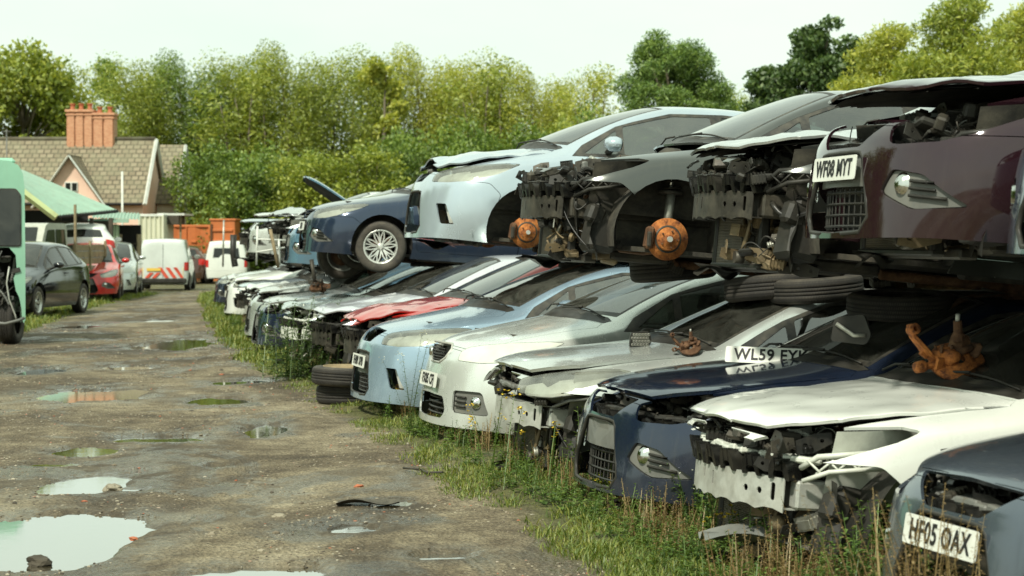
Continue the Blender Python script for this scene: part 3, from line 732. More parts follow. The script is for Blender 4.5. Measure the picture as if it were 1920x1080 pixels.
def brake_hub(parent, loc, side, mat='rust', disc=True):
    """bare hub with a rusty disc, caliper and suspension strut"""
    x, y, z = loc; s = side; X = Matrix.Translation(Vector(loc)) @ Matrix.Rotation(R(90), 4, 'X')
    if disc:
        m = MB()
        pr = [(.0, .045), (.030, .045), (.034, .032), (.070, .030), (.078, .022), (.078, .006), (.139, .006), (.140, -.016), (.07, -.016), (.0, -.016)]
        m.lathe([(r, -s * h) for r, h in pr], 40, mat, X)
        for k in range(5):
            a = 2 * math.pi * k / 5; c = Vector((x + .056 * math.cos(a), y + s * .030, z + .056 * math.sin(a))); m.tube([c, c + Vector((0, s * .012, 0))], .006, 6, 'rusted_brown')
        o = m.build('brake_disc', mat, parent)
        MBof('tube', [(x, y + s * .040, z), (x, y + s * .058, z)], .019, 12, 'steel_pale').build('hub_cap', 'steel_pale', parent)
        m = MB(); m.box((x - .128, y, z + .0), (.05, .085, .15), 'rusted_brown', rot=(0, .1, 0), bev=.016); m.box((x - .135, y + s * .03, z - .01), (.03, .04, .10), 'dark_steel', bev=.008); m.lathe([(.079, .0), (.092, .0), (.092, .004), (.079, .004)], 30, 'dark_steel', Matrix.Translation((x, y + s * .0075, z)) @ Matrix.Rotation(R(90), 4, 'X'))
        m.build('brake_caliper', 'rusted_brown', parent)
    else:
        m = MB(); m.lathe([(0, -s * .07), (.022, -s * .07), (.024, -s * .03), (.06, -s * .02), (.065, s * .02), (.045, s * .07), (0, s * .07)], 20, 'rusted_brown', X); m.build('wheel_hub', 'rusted_brown', parent)
    m = MB()
    m.tube([(x, y - s * .04, z + .05), (x + .02, y - s * .07, z + .30)], .030, 10, 'aluminium'); m.tube([(x + .03, y - s * .12, z + .28), (x + .04, y - s * .14, z + .56)], .017, 10, 'chrome')
    m.lathe([(.03, 0), (.085, .0), (.09, .02), (.03, .03)], 18, 'dark_steel', Matrix.Translation((x + .03, y - s * .12, z + .30)))
    pts = [(x + .035 + .06 * math.cos(k * .6), y - s * .13 + .06 * math.sin(k * .6), z + .31 + k * .0042) for k in range(56)]
    m.tube(pts, .007, 5, 'dark_steel'); m.build('suspension_strut', 'engine_metal', parent)
    m = MB(); m.tube([(x, y - s * .05, z - .08), (x + .05, y - s * .25, z - .10), (x + .10, y - s * .42, z - .09)], [.022, .03, .035], 8, 'rusted_brown', flat=.6)
    m.tube([(x, y - s * .05, z - .08), (x - .08, y - s * .25, z - .10), (x - .20, y - s * .40, z - .09)], [.022, .026, .03], 8, 'rusted_brown', flat=.6)
    m.tube([(x, y - s * .04, z), (x, y - s * .5, z + .02)], .016, 8, 'dark_steel'); m.build('suspension_arm', 'rusted_brown', parent)
def tangle(m, rng, lo, hi, n, mats, big=1.0):
    L = Vector(lo); H = Vector(hi)
    rp = lambda: Vector([rng.uniform(a, b) for a, b in zip(L, H)])
    def curve(p, q, sag, k=9):
        c = (p + q) / 2 + sag; return [p * (1 - t) ** 2 + c * 2 * t * (1 - t) + q * t * t for t in [i / (k - 1) for i in range(k)]]
    for _ in range(int(n * 1.7)):
        k = rng.random(); p = rp(); mt = rng.choice(mats)
        ro = (rng.uniform(-.35, .35), rng.uniform(-.35, .35), rng.choice([0, 1.57, .4, -.4]) + rng.uniform(-.25, .25)); E = Euler(ro).to_matrix()
        if k < .13: m.box(p, (rng.uniform(.05, .13) * big, rng.uniform(.04, .12) * big, rng.uniform(.02, .07) * big), mt, rot=ro, bev=.010, taper=rng.uniform(.85, 1))
        elif k < .25:   # ribbed housing
            w_, d_, h_ = rng.uniform(.05, .11) * big, rng.uniform(.05, .11) * big, rng.uniform(.03, .06) * big
            m.box(p, (w_, d_, h_), mt, rot=ro, bev=.006)
            for j in range(5): m.box(p + E @ Vector((w_ * (j / 4 - .5) * .9, 0, h_ * .1)), (.004, d_ * 1.12, h_ * 1.25), mt, rot=ro)
        elif k < .34:   # pulley or cap
            r = rng.uniform(.02, .05) * big; m.lathe([(0, .5 * r), (r * .5, .5 * r), (r * .6, .2 * r), (r * .9, .2 * r), (r, 0), (r * .8, -.3 * r), (r, -.5 * r), (0, -.5 * r)], 14, mt, Matrix.Translation(p) @ E.to_4x4() @ Matrix.Rotation(R(rng.choice([0, 90, 90])), 4, 'Y'))
        elif k < .52:   # ribbed hose
            q = p + (rp() - p) * .5; r = rng.choice([.012, .016, .022]) * big; pts = curve(p, q, Vector((rng.uniform(-.05, .05), rng.uniform(-.05, .05), rng.uniform(-.02, .10))), 22)
            m.tube(pts, [r * (1.15 if i % 2 else .92) for i in range(22)], 7, mt, smooth=False)
        elif k < .80:   # wire
            q = p + (rp() - p) * .8; m.tube(curve(p, q, Vector((rng.uniform(-.06, .06), rng.uniform(-.06, .06), rng.uniform(-.12, .12)))), rng.choice([.003, .004, .006, .008]), 5, mt)
        else:           # pressed bracket with a hole
            sc = rng.uniform(.8, 1.7) * big; pl = [(-.06, -.02), (-.01, -.03), (.06, -.014), (.065, .02), (.01, .03), (-.05, .022)]
            m.prism([(u * sc, v * sc) for u, v in pl], 0, .005, lambda u, v, d: p + E @ Vector((u, d + .25 * u * u / sc, v)), mt, [circ(-.025 * sc, 0, .009 * sc, 6), circ(.03 * sc, .002, .007 * sc, 6)])
def beam_x(y): return .085 + .17 * (abs(y) / .62) ** 2
def guts(car, seed, beam='dark_steel', carrier='black_plastic', arms='brass_part', slots=True, dz=0.0, lumps=True, apron='underbody', hz=.0, near=-1, loose=True, dense=26):
    rng = random.Random(seed); B = lambda *a, **k: None
    fx = lambda u, v, d: (beam_x(u) + d, u, v + dz)
    ny = 20; ys = [-.53 + 1.06 * i / ny for i in range(ny + 1)]
    zb, zt = .405, .545
    low = [(y, zb + (.0 if i % 3 else -.014)) for i, y in enumerate(ys)]; up = [(y, zt + (.008 if i % 4 == 1 else 0)) for i, y in enumerate(ys[::-1])]
    holes = []
    if slots:
        for i, y in enumerate([-.47, -.39, -.30, .28, .34, .41, .47, .12, .0]):
            if i in (0,): h = rounded([(y - .013, .44), (y + .013, .44), (y + .013, .52), (y - .013, .52)], .012, 3)
            elif i in (1, 2): h = circ(y, .475, .016, 8)
            else: h = rounded([(y - .007, .45 + .02 * (i % 2)), (y + .007, .45 + .02 * (i % 2)), (y + .007, .515), (y - .007, .515)], .006, 2)
            holes.append(h)
    m = MB(); m.prism(low + up, 0, .005, fx, beam, holes); m.build('bumper_beam', beam, car, fixn=True)
    m = MB()
    for a, b in ((zt - .006, zt), (zb, zb + .006)):
        m.prism([(y, a) for y in ys] + [(y, b) for y in ys[::-1]], .003, .075, fx, beam)
    m.prism([(y, zb + .01) for y in ys] + [(y, zt - .01) for y in ys[::-1]], .07, .075, fx, 'underbody'); m.build('beam_flange', beam, car, fixn=True)
    for s in (-1, 1):
        MBof('box', (.36, s * .50, .475 + dz), (.20, .12, .13), beam if beam != 'black_plastic' else 'dark_steel', bev=.012).build('crash_box', beam, car)
        MBof('box', (.86, s * .49, .49 + dz), (.84, .09, .13), apron, bev=.01).build('chassis_rail', apron, car)
        # inner wing
        m = MB(); m.grid(10, 6, lambda u, v: (.36 + u * .90, s * (.60 + .05 * math.sin(u * 9) * v + (.10 * v)), .46 + dz + v * (.32 + .10 * u)), apron)
        m.box((.62, s * .645, .72 + dz), (.30, .04, .05), apron, rot=(0, -.15, 0), bev=.01); m.build('inner_wing', apron, car)
        MBof('lathe', [(0, .09), (.05, .09), (.09, .06), (.12, -.02), (.13, -.1)], 20, apron, Matrix.Translation((.93, s * .55, .84 + dz))).build('strut_tower', apron, car)
    # slam panel
    zs = .635 + dz + hz
    m = MB(); fy = lambda y: .145 + .16 * (abs(y) / .6) ** 2
    for i in range(16):
        y = -.60 + 1.2 * (i + .5) / 16; m.box((fy(y) + .02, y, zs), (.11, .085, .03), carrier, rot=(rng.uniform(-.1, .1), rng.uniform(-.15, .15), math.atan2(.16 * 2 * y / .36, 1) * -1 * -1), bev=.008)
    m.build('slam_panel', carrier, car)
    if lumps:
        for i in range(7):
            y = -.50 + i * .165 + rng.uniform(-.012, .012); m = MB(); a_ = .55 * y / .6; E = Euler((0, 0, -a_)).to_matrix(); hh_ = rng.uniform(.9, 1.12)
            prof = rounded([(-.062, -.055), (-.055, .01), (-.030, .035 * hh_), (.028, .038 * hh_), (.052, .008), (.062, -.055), (.036, -.05), (.028, -.012), (-.026, -.012), (-.034, -.05)], .010, 2)
            c_ = Vector((fy(y) - .04, y, zs - .045)); m.prism(prof, -.045, .05, lambda u, v, d: c_ + E @ Vector((d - .25 * v, u, v)), 'black_plastic_shiny')
            for q in (-.02, .02): m.prism([(q - .003, -.01), (q + .003, -.01), (q + .003, .045), (q - .003, .045)], -.05, .052, lambda u, v, d: c_ + E @ Vector((d - .25 * v, u, v)), 'black_plastic_shiny')
            m.build('foam_block', 'black_plastic_shiny', car, fixn=False)
    # radiator pack
    m = MB(); m.box((.335, .02, .33 + dz), (.035, .74, .34), 'radiator_fins'); m.build('radiator', 'radiator_fins', car)
    m = MB()
    for y in (-.385, .42): m.box((.335, y, .33 + dz), (.06, .045, .38), 'black_plastic', bev=.012)
    m.box((.335, .02, .145 + dz), (.07, .86, .03), 'black_plastic', bev=.008); m.box((.335, .02, .52 + dz), (.07, .86, .035), 'black_plastic', bev=.008)
    m.build('radiator_frame', 'black_plastic', car)
    # lamp carriers
    for s in (-1, 1):
        m = MB()
        m.tube([(beam_x(.6) + .02, s * .57, .60 + dz), (.30, s * .66, .66 + dz), (.52, s * .76, .70 + dz)], .014, 6, carrier)
        m.tube([(beam_x(.6) + .02, s * .60, .545 + dz), (.34, s * .70, .60 + dz), (.56, s * .80, .64 + dz)], .012, 6, carrier)
        for k in range(7):
            t0 = k / 7; t1 = (k + 1) / 7; a = Vector((.27 + .25 * t0, s * (.62 + .14 * t0), .64 + dz + .05 * t0)); b = Vector((.29 + .25 * t1, s * (.65 + .14 * t1), .575 + dz + .05 * t1))
            if k % 2: a, b = Vector((a.x, a.y, a.z - .065)), Vector((b.x, b.y, b.z + .065))
            m.tube([a, b], .006, 5, carrier)
        m.build('lamp_carrier', carrier, car)
        m = MB(); tangle(m, rng, (.26, s * .40 - .14, .60 + dz), (.62, s * .40 + .22 * (1 if s > 0 else .6), .80 + dz), 9, [carrier, 'black_plastic', 'grey_plastic' if carrier != 'white_plastic' else 'white_plastic', 'engine_metal']); m.build('lamp_mount', carrier, car)
    # engine, hoses
    m = MB(); m.box((.78, .12, .60 + dz), (.42, .62, .36), 'engine_metal', bev=.05, jit=.01, rng=rng); m.box((.76, .10, .82 + dz), (.36, .50, .08), 'black_plastic', bev=.03)
    m.box((.70, -.34, .52 + dz), (.34, .26, .30), 'aluminium', bev=.06, jit=.02, rng=rng); tangle(m, rng, (.46, -.45, .30 + dz), (1.0, .5, .86 + dz), dense, ['engine_metal', 'black_plastic', 'aluminium', 'dark_steel', 'rusted_brown'])
    m.build('engine', 'engine_metal', car)
    m = MB(); tangle(m, rng, (.14, -.58, .56 + dz), (.42, .5, .72 + dz), dense, ['black_plastic', 'hose', 'engine_metal', 'black_plastic', 'dark_steel']); m.build('front_fittings', 'black_plastic', car)
    m = MB(); tangle(m, rng, (.18, -.56, .14 + dz), (.60, -.2, .40 + dz), dense // 2, ['black_plastic', arms, 'engine_metal', 'aluminium', arms]); m.build('cooling_fittings', 'engine_metal', car)
    for i in range(7):
        y0 = rng.uniform(-.6, .3); p = Vector((rng.uniform(.2, .35), y0, rng.uniform(.40, .7) + dz)); q = Vector((rng.uniform(.35, .6), y0 + rng.uniform(-.3, .3), rng.uniform(.2, .7) + dz)); c = (p + q) / 2 + Vector((-.06, 0, rng.uniform(-.22, .1)))
        c.x = max(c.x, .16); pts = [p * (1 - t) ** 2 + c * 2 * t * (1 - t) + q * t * t for t in [k / 10 for k in range(11)]]
        MBof('tube', pts, rng.choice([.006, .008, .012, .016]), 6, 'hose').build('hose', 'hose', car)
    # Y shaped horn bracket
    x, y, z = .24, near * .32, .28 + dz
    m = MB(); m.tube([(x, y, z - .08), (x + .02, y, z + .02), (x + .02, y - .06, z + .13)], [.022, .018, .013], 8, arms, flat=.7); m.tube([(x + .02, y, z + .02), (x + .03, y + .08, z + .12)], [.016, .012], 8, arms, flat=.7)
    m.tube([(x - .03, y + .03, z - .09), (x + .02, y + .03, z - .09)], .035, 12, 'engine_metal'); m.build('horn_bracket', arms, car)
    for k in range(2):
        sx_, sy_ = (.42, near * .62) if k == 0 else (.25, -near * .1); ang = rng.uniform(.2, .5)
        m = MB(); m.grid(8, 6, lambda u, v: (sx_ + (u - .5) * (.10 if k == 0 else .5) + .03 * math.sin(v * 7 + seed), sy_ + (u - .5) * (.34 if k == 0 else .8) + .04 * math.sin(v * 5), .56 + dz - v * (.40 if k == 0 else .05) - (.42 if k else 0) + .03 * math.sin(u * 8 + seed) * v), 'black_plastic')
        m.build('splash_shield', 'black_plastic', car)
    m = MB(); m.box((.46, near * .60, .36 + dz), (.20, .20, .34), 'black_plastic', rot=(.1 * near, .12, .2), bev=.03, taper=.8); m.box((.40, near * .66, .44 + dz), (.12, .10, .12), 'black_plastic', rot=(0, .3, .2), bev=.02); m.build('washer_bottle', 'black_plastic', car)
    # lower crossmember
    m = MB(); m.box((.44, 0, .145 + dz), (.09, 1.0, .05), 'dark_steel', bev=.01); m.box((.85, 0, .19 + dz), (.42, .62, .07), 'underbody', bev=.02); m.build('subframe', 'dark_steel', car)
def liner(car, spec, mat='black_plastic', xs=None, sides=(-1, 1)):
    for xc in ((spec['wb0'], spec['wb1']) if xs is None else xs):
        for s in sides:
            m = MB(); r = spec['ar'] + .012; zc = spec['wr'] + .015; n = 18
            def fn(u, v):
                a = R(-14) + u * R(208); rr = r + .006 * math.sin(u * 50) * (1 - v); return (xc + rr * math.cos(a), s * (.50 + v * .36), zc + rr * math.sin(a))
            m.grid(24, 3, fn, mat); m.add([(xc + r * math.cos(a), s * .50, zc + r * math.sin(a)) for a in [R(-14) + R(208) * k / n for k in range(n + 1)]], [tuple(range(n + 1))], mat)
            m.build('wheel_liner', mat, car)
def interior(car, spec, kind):
    xa = spec['st'][spec['cowl']][0]; h = {'hatch': 0, 'mpv': .07, 'van': .10}[kind]
    MBof('box', (xa + .16, 0, .86 + h), (.42, 1.42, .20), 'interior', bev=.07).build('dashboard', 'interior', car)
    m = MB(); m.lathe([(.175 + .013 * math.cos(a), .013 * math.sin(a)) for a in [k * math.pi / 4 for k in range(9)]], 24, 'interior', Matrix.Translation((xa + .46, .36, .93 + h)) @ Matrix.Rotation(R(65), 4, 'Y')); m.box((xa + .45, .36, .93 + h), (.03, .3, .06), 'interior'); m.build('steering_wheel', 'interior', car)
    for x in (xa + .95, xa + 1.80):
        for y in ((-.36, .36) if x < xa + 1.2 else (-.38, .38)):
            m = MB(); m.box((x - .18, y, .50 + h), (.50, .46, .16), 'seat_cloth', bev=.06); m.box((x + .12, y, .82 + h), (.14, .46, .62), 'seat_cloth', rot=(0, .25, 0), bev=.06, taper=.85); m.box((x + .24, y, 1.20 + h), (.09, .24, .17), 'seat_cloth', rot=(0, .2, 0), bev=.05)
            m.tube([(x + .20, y - .05, 1.05 + h), (x + .23, y - .05, 1.18 + h)], .007, 6, 'dark_steel'); m.build('seat', 'seat_cloth', car)
    MBof('box', (2.4, 0, .235), (3.5, 1.50, .03), 'underbody').build('floor_pan', 'underbody', car)
    MBof('box', (1.26, 0, .62), (.03, 1.40, .72), 'underbody').build('bulkhead', 'underbody', car)
def underside(car, rng):
    m = MB(); m.tube([(1.2, .05, .17), (2.0, .08, .16), (2.6, .10, .17), (3.0, .3, .18), (4.1, .45, .2)], .03, 8, 'rusted_brown'); m.tube([(2.0, .08, .16), (2.5, .1, .165)], [.07, .07], 10, 'rusted_brown'); m.build('exhaust', 'rusted_brown', car)
    for s in (-1, 1): MBof('box', (2.2, s * .76, .20), (1.75, .09, .06), 'underbody', bev=.015).build('sill', 'underbody', car)
    m = MB(); m.box((3.5, 0, .24), (.3, 1.1, .08), 'dark_steel', bev=.02); tangle(m, rng, (1.2, -.6, .12), (3.6, .6, .2), 16, ['underbody', 'dark_steel', 'rusted_brown']); m.build('rear_subframe', 'underbody', car)
CUTS = {}
def get_cut(kind, style):
    k = (kind, style)
    if k not in CUTS:
        sp = {'hatch': HATCH, 'mpv': MPV, 'van': VAN}[kind]; c = cut_car(sp, kind, style, van=kind == 'van')
        b = c.b; b.faces.ensure_lookup_table(); c.bvh = BVHTree.FromBMesh(b); CUTS[k] = (sp, c)
    return CUTS[k]
MESHC = {}
def panel_part(C, ck, pid, name, mat, car, side=0, deform=None, **kw):
    key = (ck, pid, side, str(sorted(kw.items())))
    m = M[mat] if isinstance(mat, str) else mat
    if deform is None and key in MESHC:
        src = MESHC[key]
        if src is None: return None
        me = src
        o = bpy.data.objects.new(name, me); COL.objects.link(o); o.parent = car
        if me.materials[0] != m:
            o.material_slots[0].link = 'OBJECT'; o.material_slots[0].material = m
        return o
    if pid not in C.names: return None
    o = C.panel(pid, name, m, car, flip_side=side, deform=deform, **kw)
    if deform is None: MESHC[key] = o.data if o else None
    return o
def surf_x(C, y, z, dflt=.1):
    r = C.bvh.ray_cast(Vector((-1, abs(y), z)), Vector((1, 0, 0)))
    return r[0].x if r[0] is not None and r[0].x < .8 else dflt
def grille_bars(C, poly, nh, nv, mat, car, depth=.012, name='grille', thick=.006, vb=True, back='plate_black'):
    """bars follow the bumper surface; poly in (y,z) for y>=0, mirrored"""
    m = MB(); us = [p[0] for p in poly]; vs = [p[1] for p in poly]; z0, z1 = min(vs), max(vs); y1 = max(us)
    def ext(z):  # half width at z
        h = [poly[i][0] + (z - poly[i][1]) * (poly[(i + 1) % len(poly)][0] - poly[i][0]) / (poly[(i + 1) % len(poly)][1] - poly[i][1]) for i in range(len(poly)) if (poly[i][1] > z) != (poly[(i + 1) % len(poly)][1] > z)]
        return max(h) if h else 0
    sx = lambda y, z: -.03 + .22 * (abs(y) / .62) ** 2.2 + .045
    for i in range(nh):
        z = z0 + (z1 - z0) * (i + .5) / nh; w = ext(z)
        if w > .03: m.tube([(sx(y, z) + depth, y, z) for y in [w * (k / 8 - 1) for k in range(17)]], thick, 4, mat, smooth=False)
    if vb:
        for i in range(nv + 1):
            y = -y1 + 2 * y1 * i / nv; zs = [z for z in [z0 + (z1 - z0) * k / 24 for k in range(25)] if ext(z) > abs(y)]
            if len(zs) > 1: m.tube([(sx(y, zs[0]) + depth + .004, y, zs[0]), (sx(y, zs[-1]) + depth + .004, y, zs[-1])], thick * .8, 4, mat, smooth=False)
    o = m.build(name, mat, car)
    if back:
        mb = MB(); pl = [p for p in poly if p[0] >= 0]; full = [(y, z) for y, z in pl] + [(-y, z) for y, z in pl[::-1]]
        mb.prism(full, .10, .105, lambda u, v, d: (sx(u, v) + d, u, v), back); mb.build('grille_backing', back, car, fixn=True)
    return o
def fold(amp, seed, hinge=1.2, lift=.0, corner=.0, cs=-1):
    def f(p, n):
        u = clamp((hinge - p.x) / hinge, 0, 1.2)
        d = amp * (noise.noise(Vector((p.x * 3.2 + seed, p.y * 2.6, seed * .7))) + .5 * noise.noise(Vector((p.x * 8 + seed, p.y * 7, 1.7)))) * min(1, u * 3)
        d += lift * u * u + corner * u * u * max(0, cs * p.y) 
        return p + Vector((0, 0, d))
    return f
def make_car(label, kind='hatch', style='focus', col='silver', pos=(0, 0, 0), yaw=16.3, pitch=0.0, roll=0.0, front='full', hood=0.0, hoodmat=None, hooddef=None, lamps='lens',
             wheels=(('steel', 1, 1, 1, 1)), wstyle='steel', plate=None, glassm='car_glass', seed=1, upper=False, group=None, cat='car', gk=None, name='scrap_car', doors=True, mirrors=(1, 1), hubs=None,
             glass_off=(), inner=True, door_mat=None, bumpmat=None, wiper=True, fender_off=False, detail=True, grille=True, roofbars=False, steer=0.0):
    sp, C = get_cut(kind, style); ck = (kind, style); rng = random.Random(seed)
    car = empty(name); tag(car, label, cat, group)
    E = Euler((R(roll), R(pitch), R(yaw)), 'XYZ'); Lh = sp['L'] / 2
    off = E.to_matrix() @ Vector((Lh, 0, 0))
    car.rotation_euler = E; car.location = Vector(pos) + off
    # inner frame so every part keeps the x = 0 nose origin
    before = set(bpy.data.objects)
    P = 'paint_' + col; dz = {'hatch': 0, 'mpv': .07, 'van': .09}[kind]
    pp = lambda pid, nm, mt, side=0, **k: panel_part(C, ck, pid, nm, mt, car, side, **k)
    pp('body', 'body', P)
    hm = 'paint_' + (hoodmat or col)
    if hood is not None:
        h = pp('hood', 'hood', hm, deform=hooddef) if hooddef else pp('hood', 'hood', hm, thick=.022)
        if hood:
            a = R(hood); hx, hz = sp['st'][4][0] - .22, .99 + dz
            Rm = Matrix.Translation((hx, 0, hz)) @ Matrix.Rotation(a, 4, 'Y') @ Matrix.Translation((-hx, 0, -hz)); h.location = Rm.to_translation(); h.rotation_euler = (0, a, 0)
        if hood or front == 'stripped':
            ml = pp('hood', 'hood_lining', 'underbody', thick=0, offset=-.028, inset=.03)
            if ml:
                if hood: ml.location = Rm.to_translation(); ml.rotation_euler = (0, a, 0)
                ml.parent = car
    if front != 'stripped':
        pp('bumper', 'front_bumper', bumpmat or P)
        pp('wing_edge', 'wing_edge', P)
    for s in (-1, 1):
        if front != 'stripped' and lamps in ('lens', 'clouded'):
            pp('headlight', 'headlight', 'lamp_lens' if lamps == 'lens' else 'lamp_lens_clouded', s, thick=.0 if lamps == 'lens' else .01)
            if lamps == 'lens': 
                q = pp('headlight', 'lamp_reflector', 'steel_pale', s, thick=.0, offset=-.05, inset=.004)
                mm = MB(); cx = .30; 
                for (lx, ly, r_) in ((.26, .52, .05), (.40, .64, .055)): mm.lathe([(.02, .05), (r_ * .7, .02), (r_, -.015), (r_ * 1.1, -.02)], 16, 'chrome', Matrix.Translation((lx - .02, s * ly, .695 + dz)) @ Matrix.Rotation(R(90), 4, 'Y') )
                mm.build('lamp_bowl', 'chrome', car)
        if front == 'stripped' and lamps == 'lens':
            pp('headlight', 'headlight', 'lamp_lens', s, thick=.0); pp('headlight', 'lamp_reflector', 'steel_pale', s, thick=.0, offset=-.06, inset=.004); pp('headlight', 'lamp_casing', 'grey_plastic', s, thick=.12, inset=-.004, offset=-.062)
            mm = MB()
            for (lx, ly, r_) in ((.26, .52, .05), (.40, .64, .055)): mm.lathe([(.02, .05), (r_ * .7, .02), (r_, -.015), (r_ * 1.1, -.02)], 16, 'chrome', Matrix.Translation((lx - .02, s * ly, .695 + dz)) @ Matrix.Rotation(R(90), 4, 'Y'))
            mm.build('lamp_bowl', 'chrome', car)
        pp('side_seal', 'window_seal', 'window_seal', s, inset=0, offset=.001)
        for w in ('quarter_window', 'front_side_window', 'rear_side_window', 'rear_quarter_window'):
            if w in C.names and (w, s) not in glass_off and w not in glass_off: pp(w, 'side_window' if w in ('front_side_window', 'rear_side_window') else 'quarter_window', glassm if 'front' in w or 'quarter_window' == w or kind == 'van' else 'car_glass_dark', s, inset=0, thick=.004, offset=-.004)
        for w in ('front_door', 'rear_door'):
            if w in C.names: pp(w, w, door_mat.get(w, P) if door_mat else P, s)
        pp('tail_light', 'tail_light', 'tail_red', s)
        if mirrors[0 if s < 0 else 1]:
            xa = sp['st'][4][0]; mx, mz = xa + .38, .985 + dz * 1.5
            m = MB(); m.lathe([(0, -.065), (.05, -.06), (.085, -.03), (.095, .01), (.09, .04), (0, .045)], 18, P, Matrix.Translation((mx, s * 1.02, mz + .05)) @ Matrix.Rotation(R(90), 4, 'Y') @ Matrix.Diagonal((.72, 1.12, 1.2, 1)))
            mi = m.build('wing_mirror', P, car)
            m = MB(); m.box((mx, s * .94, mz + .0), (.07, .14, .035), 'black_plastic', rot=(s * .3, 0, 0), bev=.012); m.lathe([(0, .047), (.085, .047)], 18, 'chrome', Matrix.Translation((mx + .003, s * 1.02, mz + .05)) @ Matrix.Rotation(R(90), 4, 'Y') @ Matrix.Diagonal((.70, 1.08, 1.2, 1))); m.build('mirror_base', 'black_plastic', mi)
        if 'front_door' in C.names and detail:
            for xh in ((2.38,) if kind == 'van' else (2.40, 3.34)):
                m = MB(); m.tube([(xh - .09, s * .915, .86 + dz), (xh, s * .94, .865 + dz), (xh + .09, s * .915, .86 + dz)], .014, 6, P); m.build('door_handle', P, car)
    pp('ws_seal', 'windscreen_seal', 'window_seal', inset=0)
    if 'windscreen' not in glass_off: pp('windscreen', 'windscreen', glassm, inset=0, thick=.004, offset=-.002)
    pp('rear_window', 'rear_window', 'car_glass_dark', inset=0); pp('rear_bumper', 'rear_bumper', P); pp('cowl_panel', 'cowl_panel', 'black_plastic')
    if wiper:
        x6 = sp['st'][4][0] + sp['st'][4][7][0]; zz = sp['st'][4][7][2]
        def wsz(x, y):
            r = C.bvh.ray_cast(Vector((x, abs(y), 3)), Vector((0, 0, -1))); return (r[0].z if r[0] is not None else zz) + .012
        for y0, y1 in ((.50, -.02), (-.08, -.56)):
            m = MB(); ym = (y0 + y1) / 2; f = lambda y: x6 + .03 + .35 * max(0, abs(y) - .2) * .5
            m.tube([(f(y0) - .03, y0, wsz(f(y0), y0)), (f(ym) + .0, ym + .1, wsz(f(ym), ym) + .02), (f(ym) + .03, ym, wsz(f(ym) + .03, ym) + .012)], .007, 6, 'black_plastic')
            m.tube([(f(y) + .04, y, wsz(f(y) + .04, y)) for y in [y0 - .1 + (y1 - y0) * k / 6 for k in range(7)]], .006, 5, 'black_plastic'); m.build('wiper', 'black_plastic', car)
    liner(car, sp, 'black_plastic' if not upper else 'underbody')
    if inner: interior(car, sp, kind)
    if upper: underside(car, rng)
    if style == 'focus' and front != 'stripped':
        g = MB(); low = [(0, .225), (.30, .235), (.355, .30), (.33, .36), (.305, .43), (0, .43)]
        if grille: grille_bars(C, low, 4, 13, 'black_plastic', car)
        sx = lambda y, z: -.03 + .22 * (abs(y) / .62) ** 2.2 + .03
        if grille: m = MB(); m.prism([(-.30, .43), (-.15, .43), (0, .43), (.15, .43), (.30, .43), (.235, .565), (.12, .575), (0, .575), (-.12, .575), (-.235, .565)], 0, .012, lambda u, v, d: (sx(u, v) + d, u, v), 'grey_plastic'); m.build('plate_panel', 'grey_plastic', car, fixn=True)
        if lamps == 'lens' or lamps == 'clouded': grille_bars(C, [(0, .62), (.19, .62), (.33, .712), (0, .73)], 3, 8, 'black_plastic', car, vb=False)
        for s in (-1, 1):
            fs = lambda u, v, d: (.005 + .40 * (max(0, u - .25) / .6) ** 2 + .035 + d, s * u, v)
            pp('fog', 'fog_light_surround', 'grey_plastic', s, thick=.0, inset=0, offset=-.018); m = MB()
            for k in range(3):
                z = .385 + k * .032; P_ = []
                for u in (.60, .65, .70, .74 - k * .035):
                    r_ = C.bvh.ray_cast(Vector((-1, u, z - .1 * (u - .6))), Vector((1, 0, 0))); P_.append(((r_[0].x if r_[0] is not None and r_[0].x < .7 else .2) + .004, s * u, z - .1 * (u - .6)))
                m.tube(P_, .008, 5, 'black_plastic')
            m.build('louvre', 'black_plastic', car)
            m = MB(); q = Vector((surf_x(C, .555, .435, .1) + .006, s * .555, .432)); m.lathe([(.0, .01), (.03, .008), (.036, -.012), (.044, -.012), (.046, -.04)], 20, 'chrome', Matrix.Translation(q) @ Matrix.Rotation(R(90 + s * -28), 4, 'Z') @ Matrix.Rotation(R(90), 4, 'X') @ Matrix.Diagonal((1, 1.25, -1, 1))); m.build('fog_light', 'chrome', car)
    elif style == 'cmax' and front != 'stripped':
        if grille: grille_bars(C, [(0, .245), (.30, .255), (.36, .31), (.32, .42), (0, .42)], 5, 14, 'black_plastic', car)
        sx = lambda y, z: -.03 + .22 * (abs(y) / .62) ** 2.2 + .03
        if grille: m = MB(); m.prism([(-.31, .42), (-.15, .42), (0, .42), (.15, .42), (.31, .42), (.25, .59), (.12, .60), (0, .60), (-.12, .60), (-.25, .59)], 0, .012, lambda u, v, d: (sx(u, v) + d, u, v), 'grey_plastic'); m.build('plate_panel', 'grey_plastic', car, fixn=True)
        for s in (-1, 1):
            m = MB(); fs = lambda u, v, d: (.0 + .40 * (max(0, u - .25) / .6) ** 2 + .03 + d, s * u, v); m.prism([(.66, .34), (.61, .49), (.69, .49), (.75, .34)], 0, .01, fs, 'steel_pale'); m.build('reflector', 'steel_pale', car, fixn=True)
    elif style == 'oval' and front != 'stripped':
        grille_bars(C, [(0, .665), (.12, .665), (.19, .70), (.20, .76), (.12, .785), (0, .795)], 6, 12, 'black_plastic', car, depth=.0, thick=.004)
        grille_bars(C, [(0, .25), (.33, .26), (.38, .31), (.33, .40), (0, .41)], 4, 6, 'black_plastic', car, vb=False, thick=.008)
        lp = [(0, .655), (.12, .655), (.21, .695), (.22, .765), (.12, .80), (0, .81)]; lp = lp + [(-a, b_) for a, b_ in lp[::-1][1:-1]]
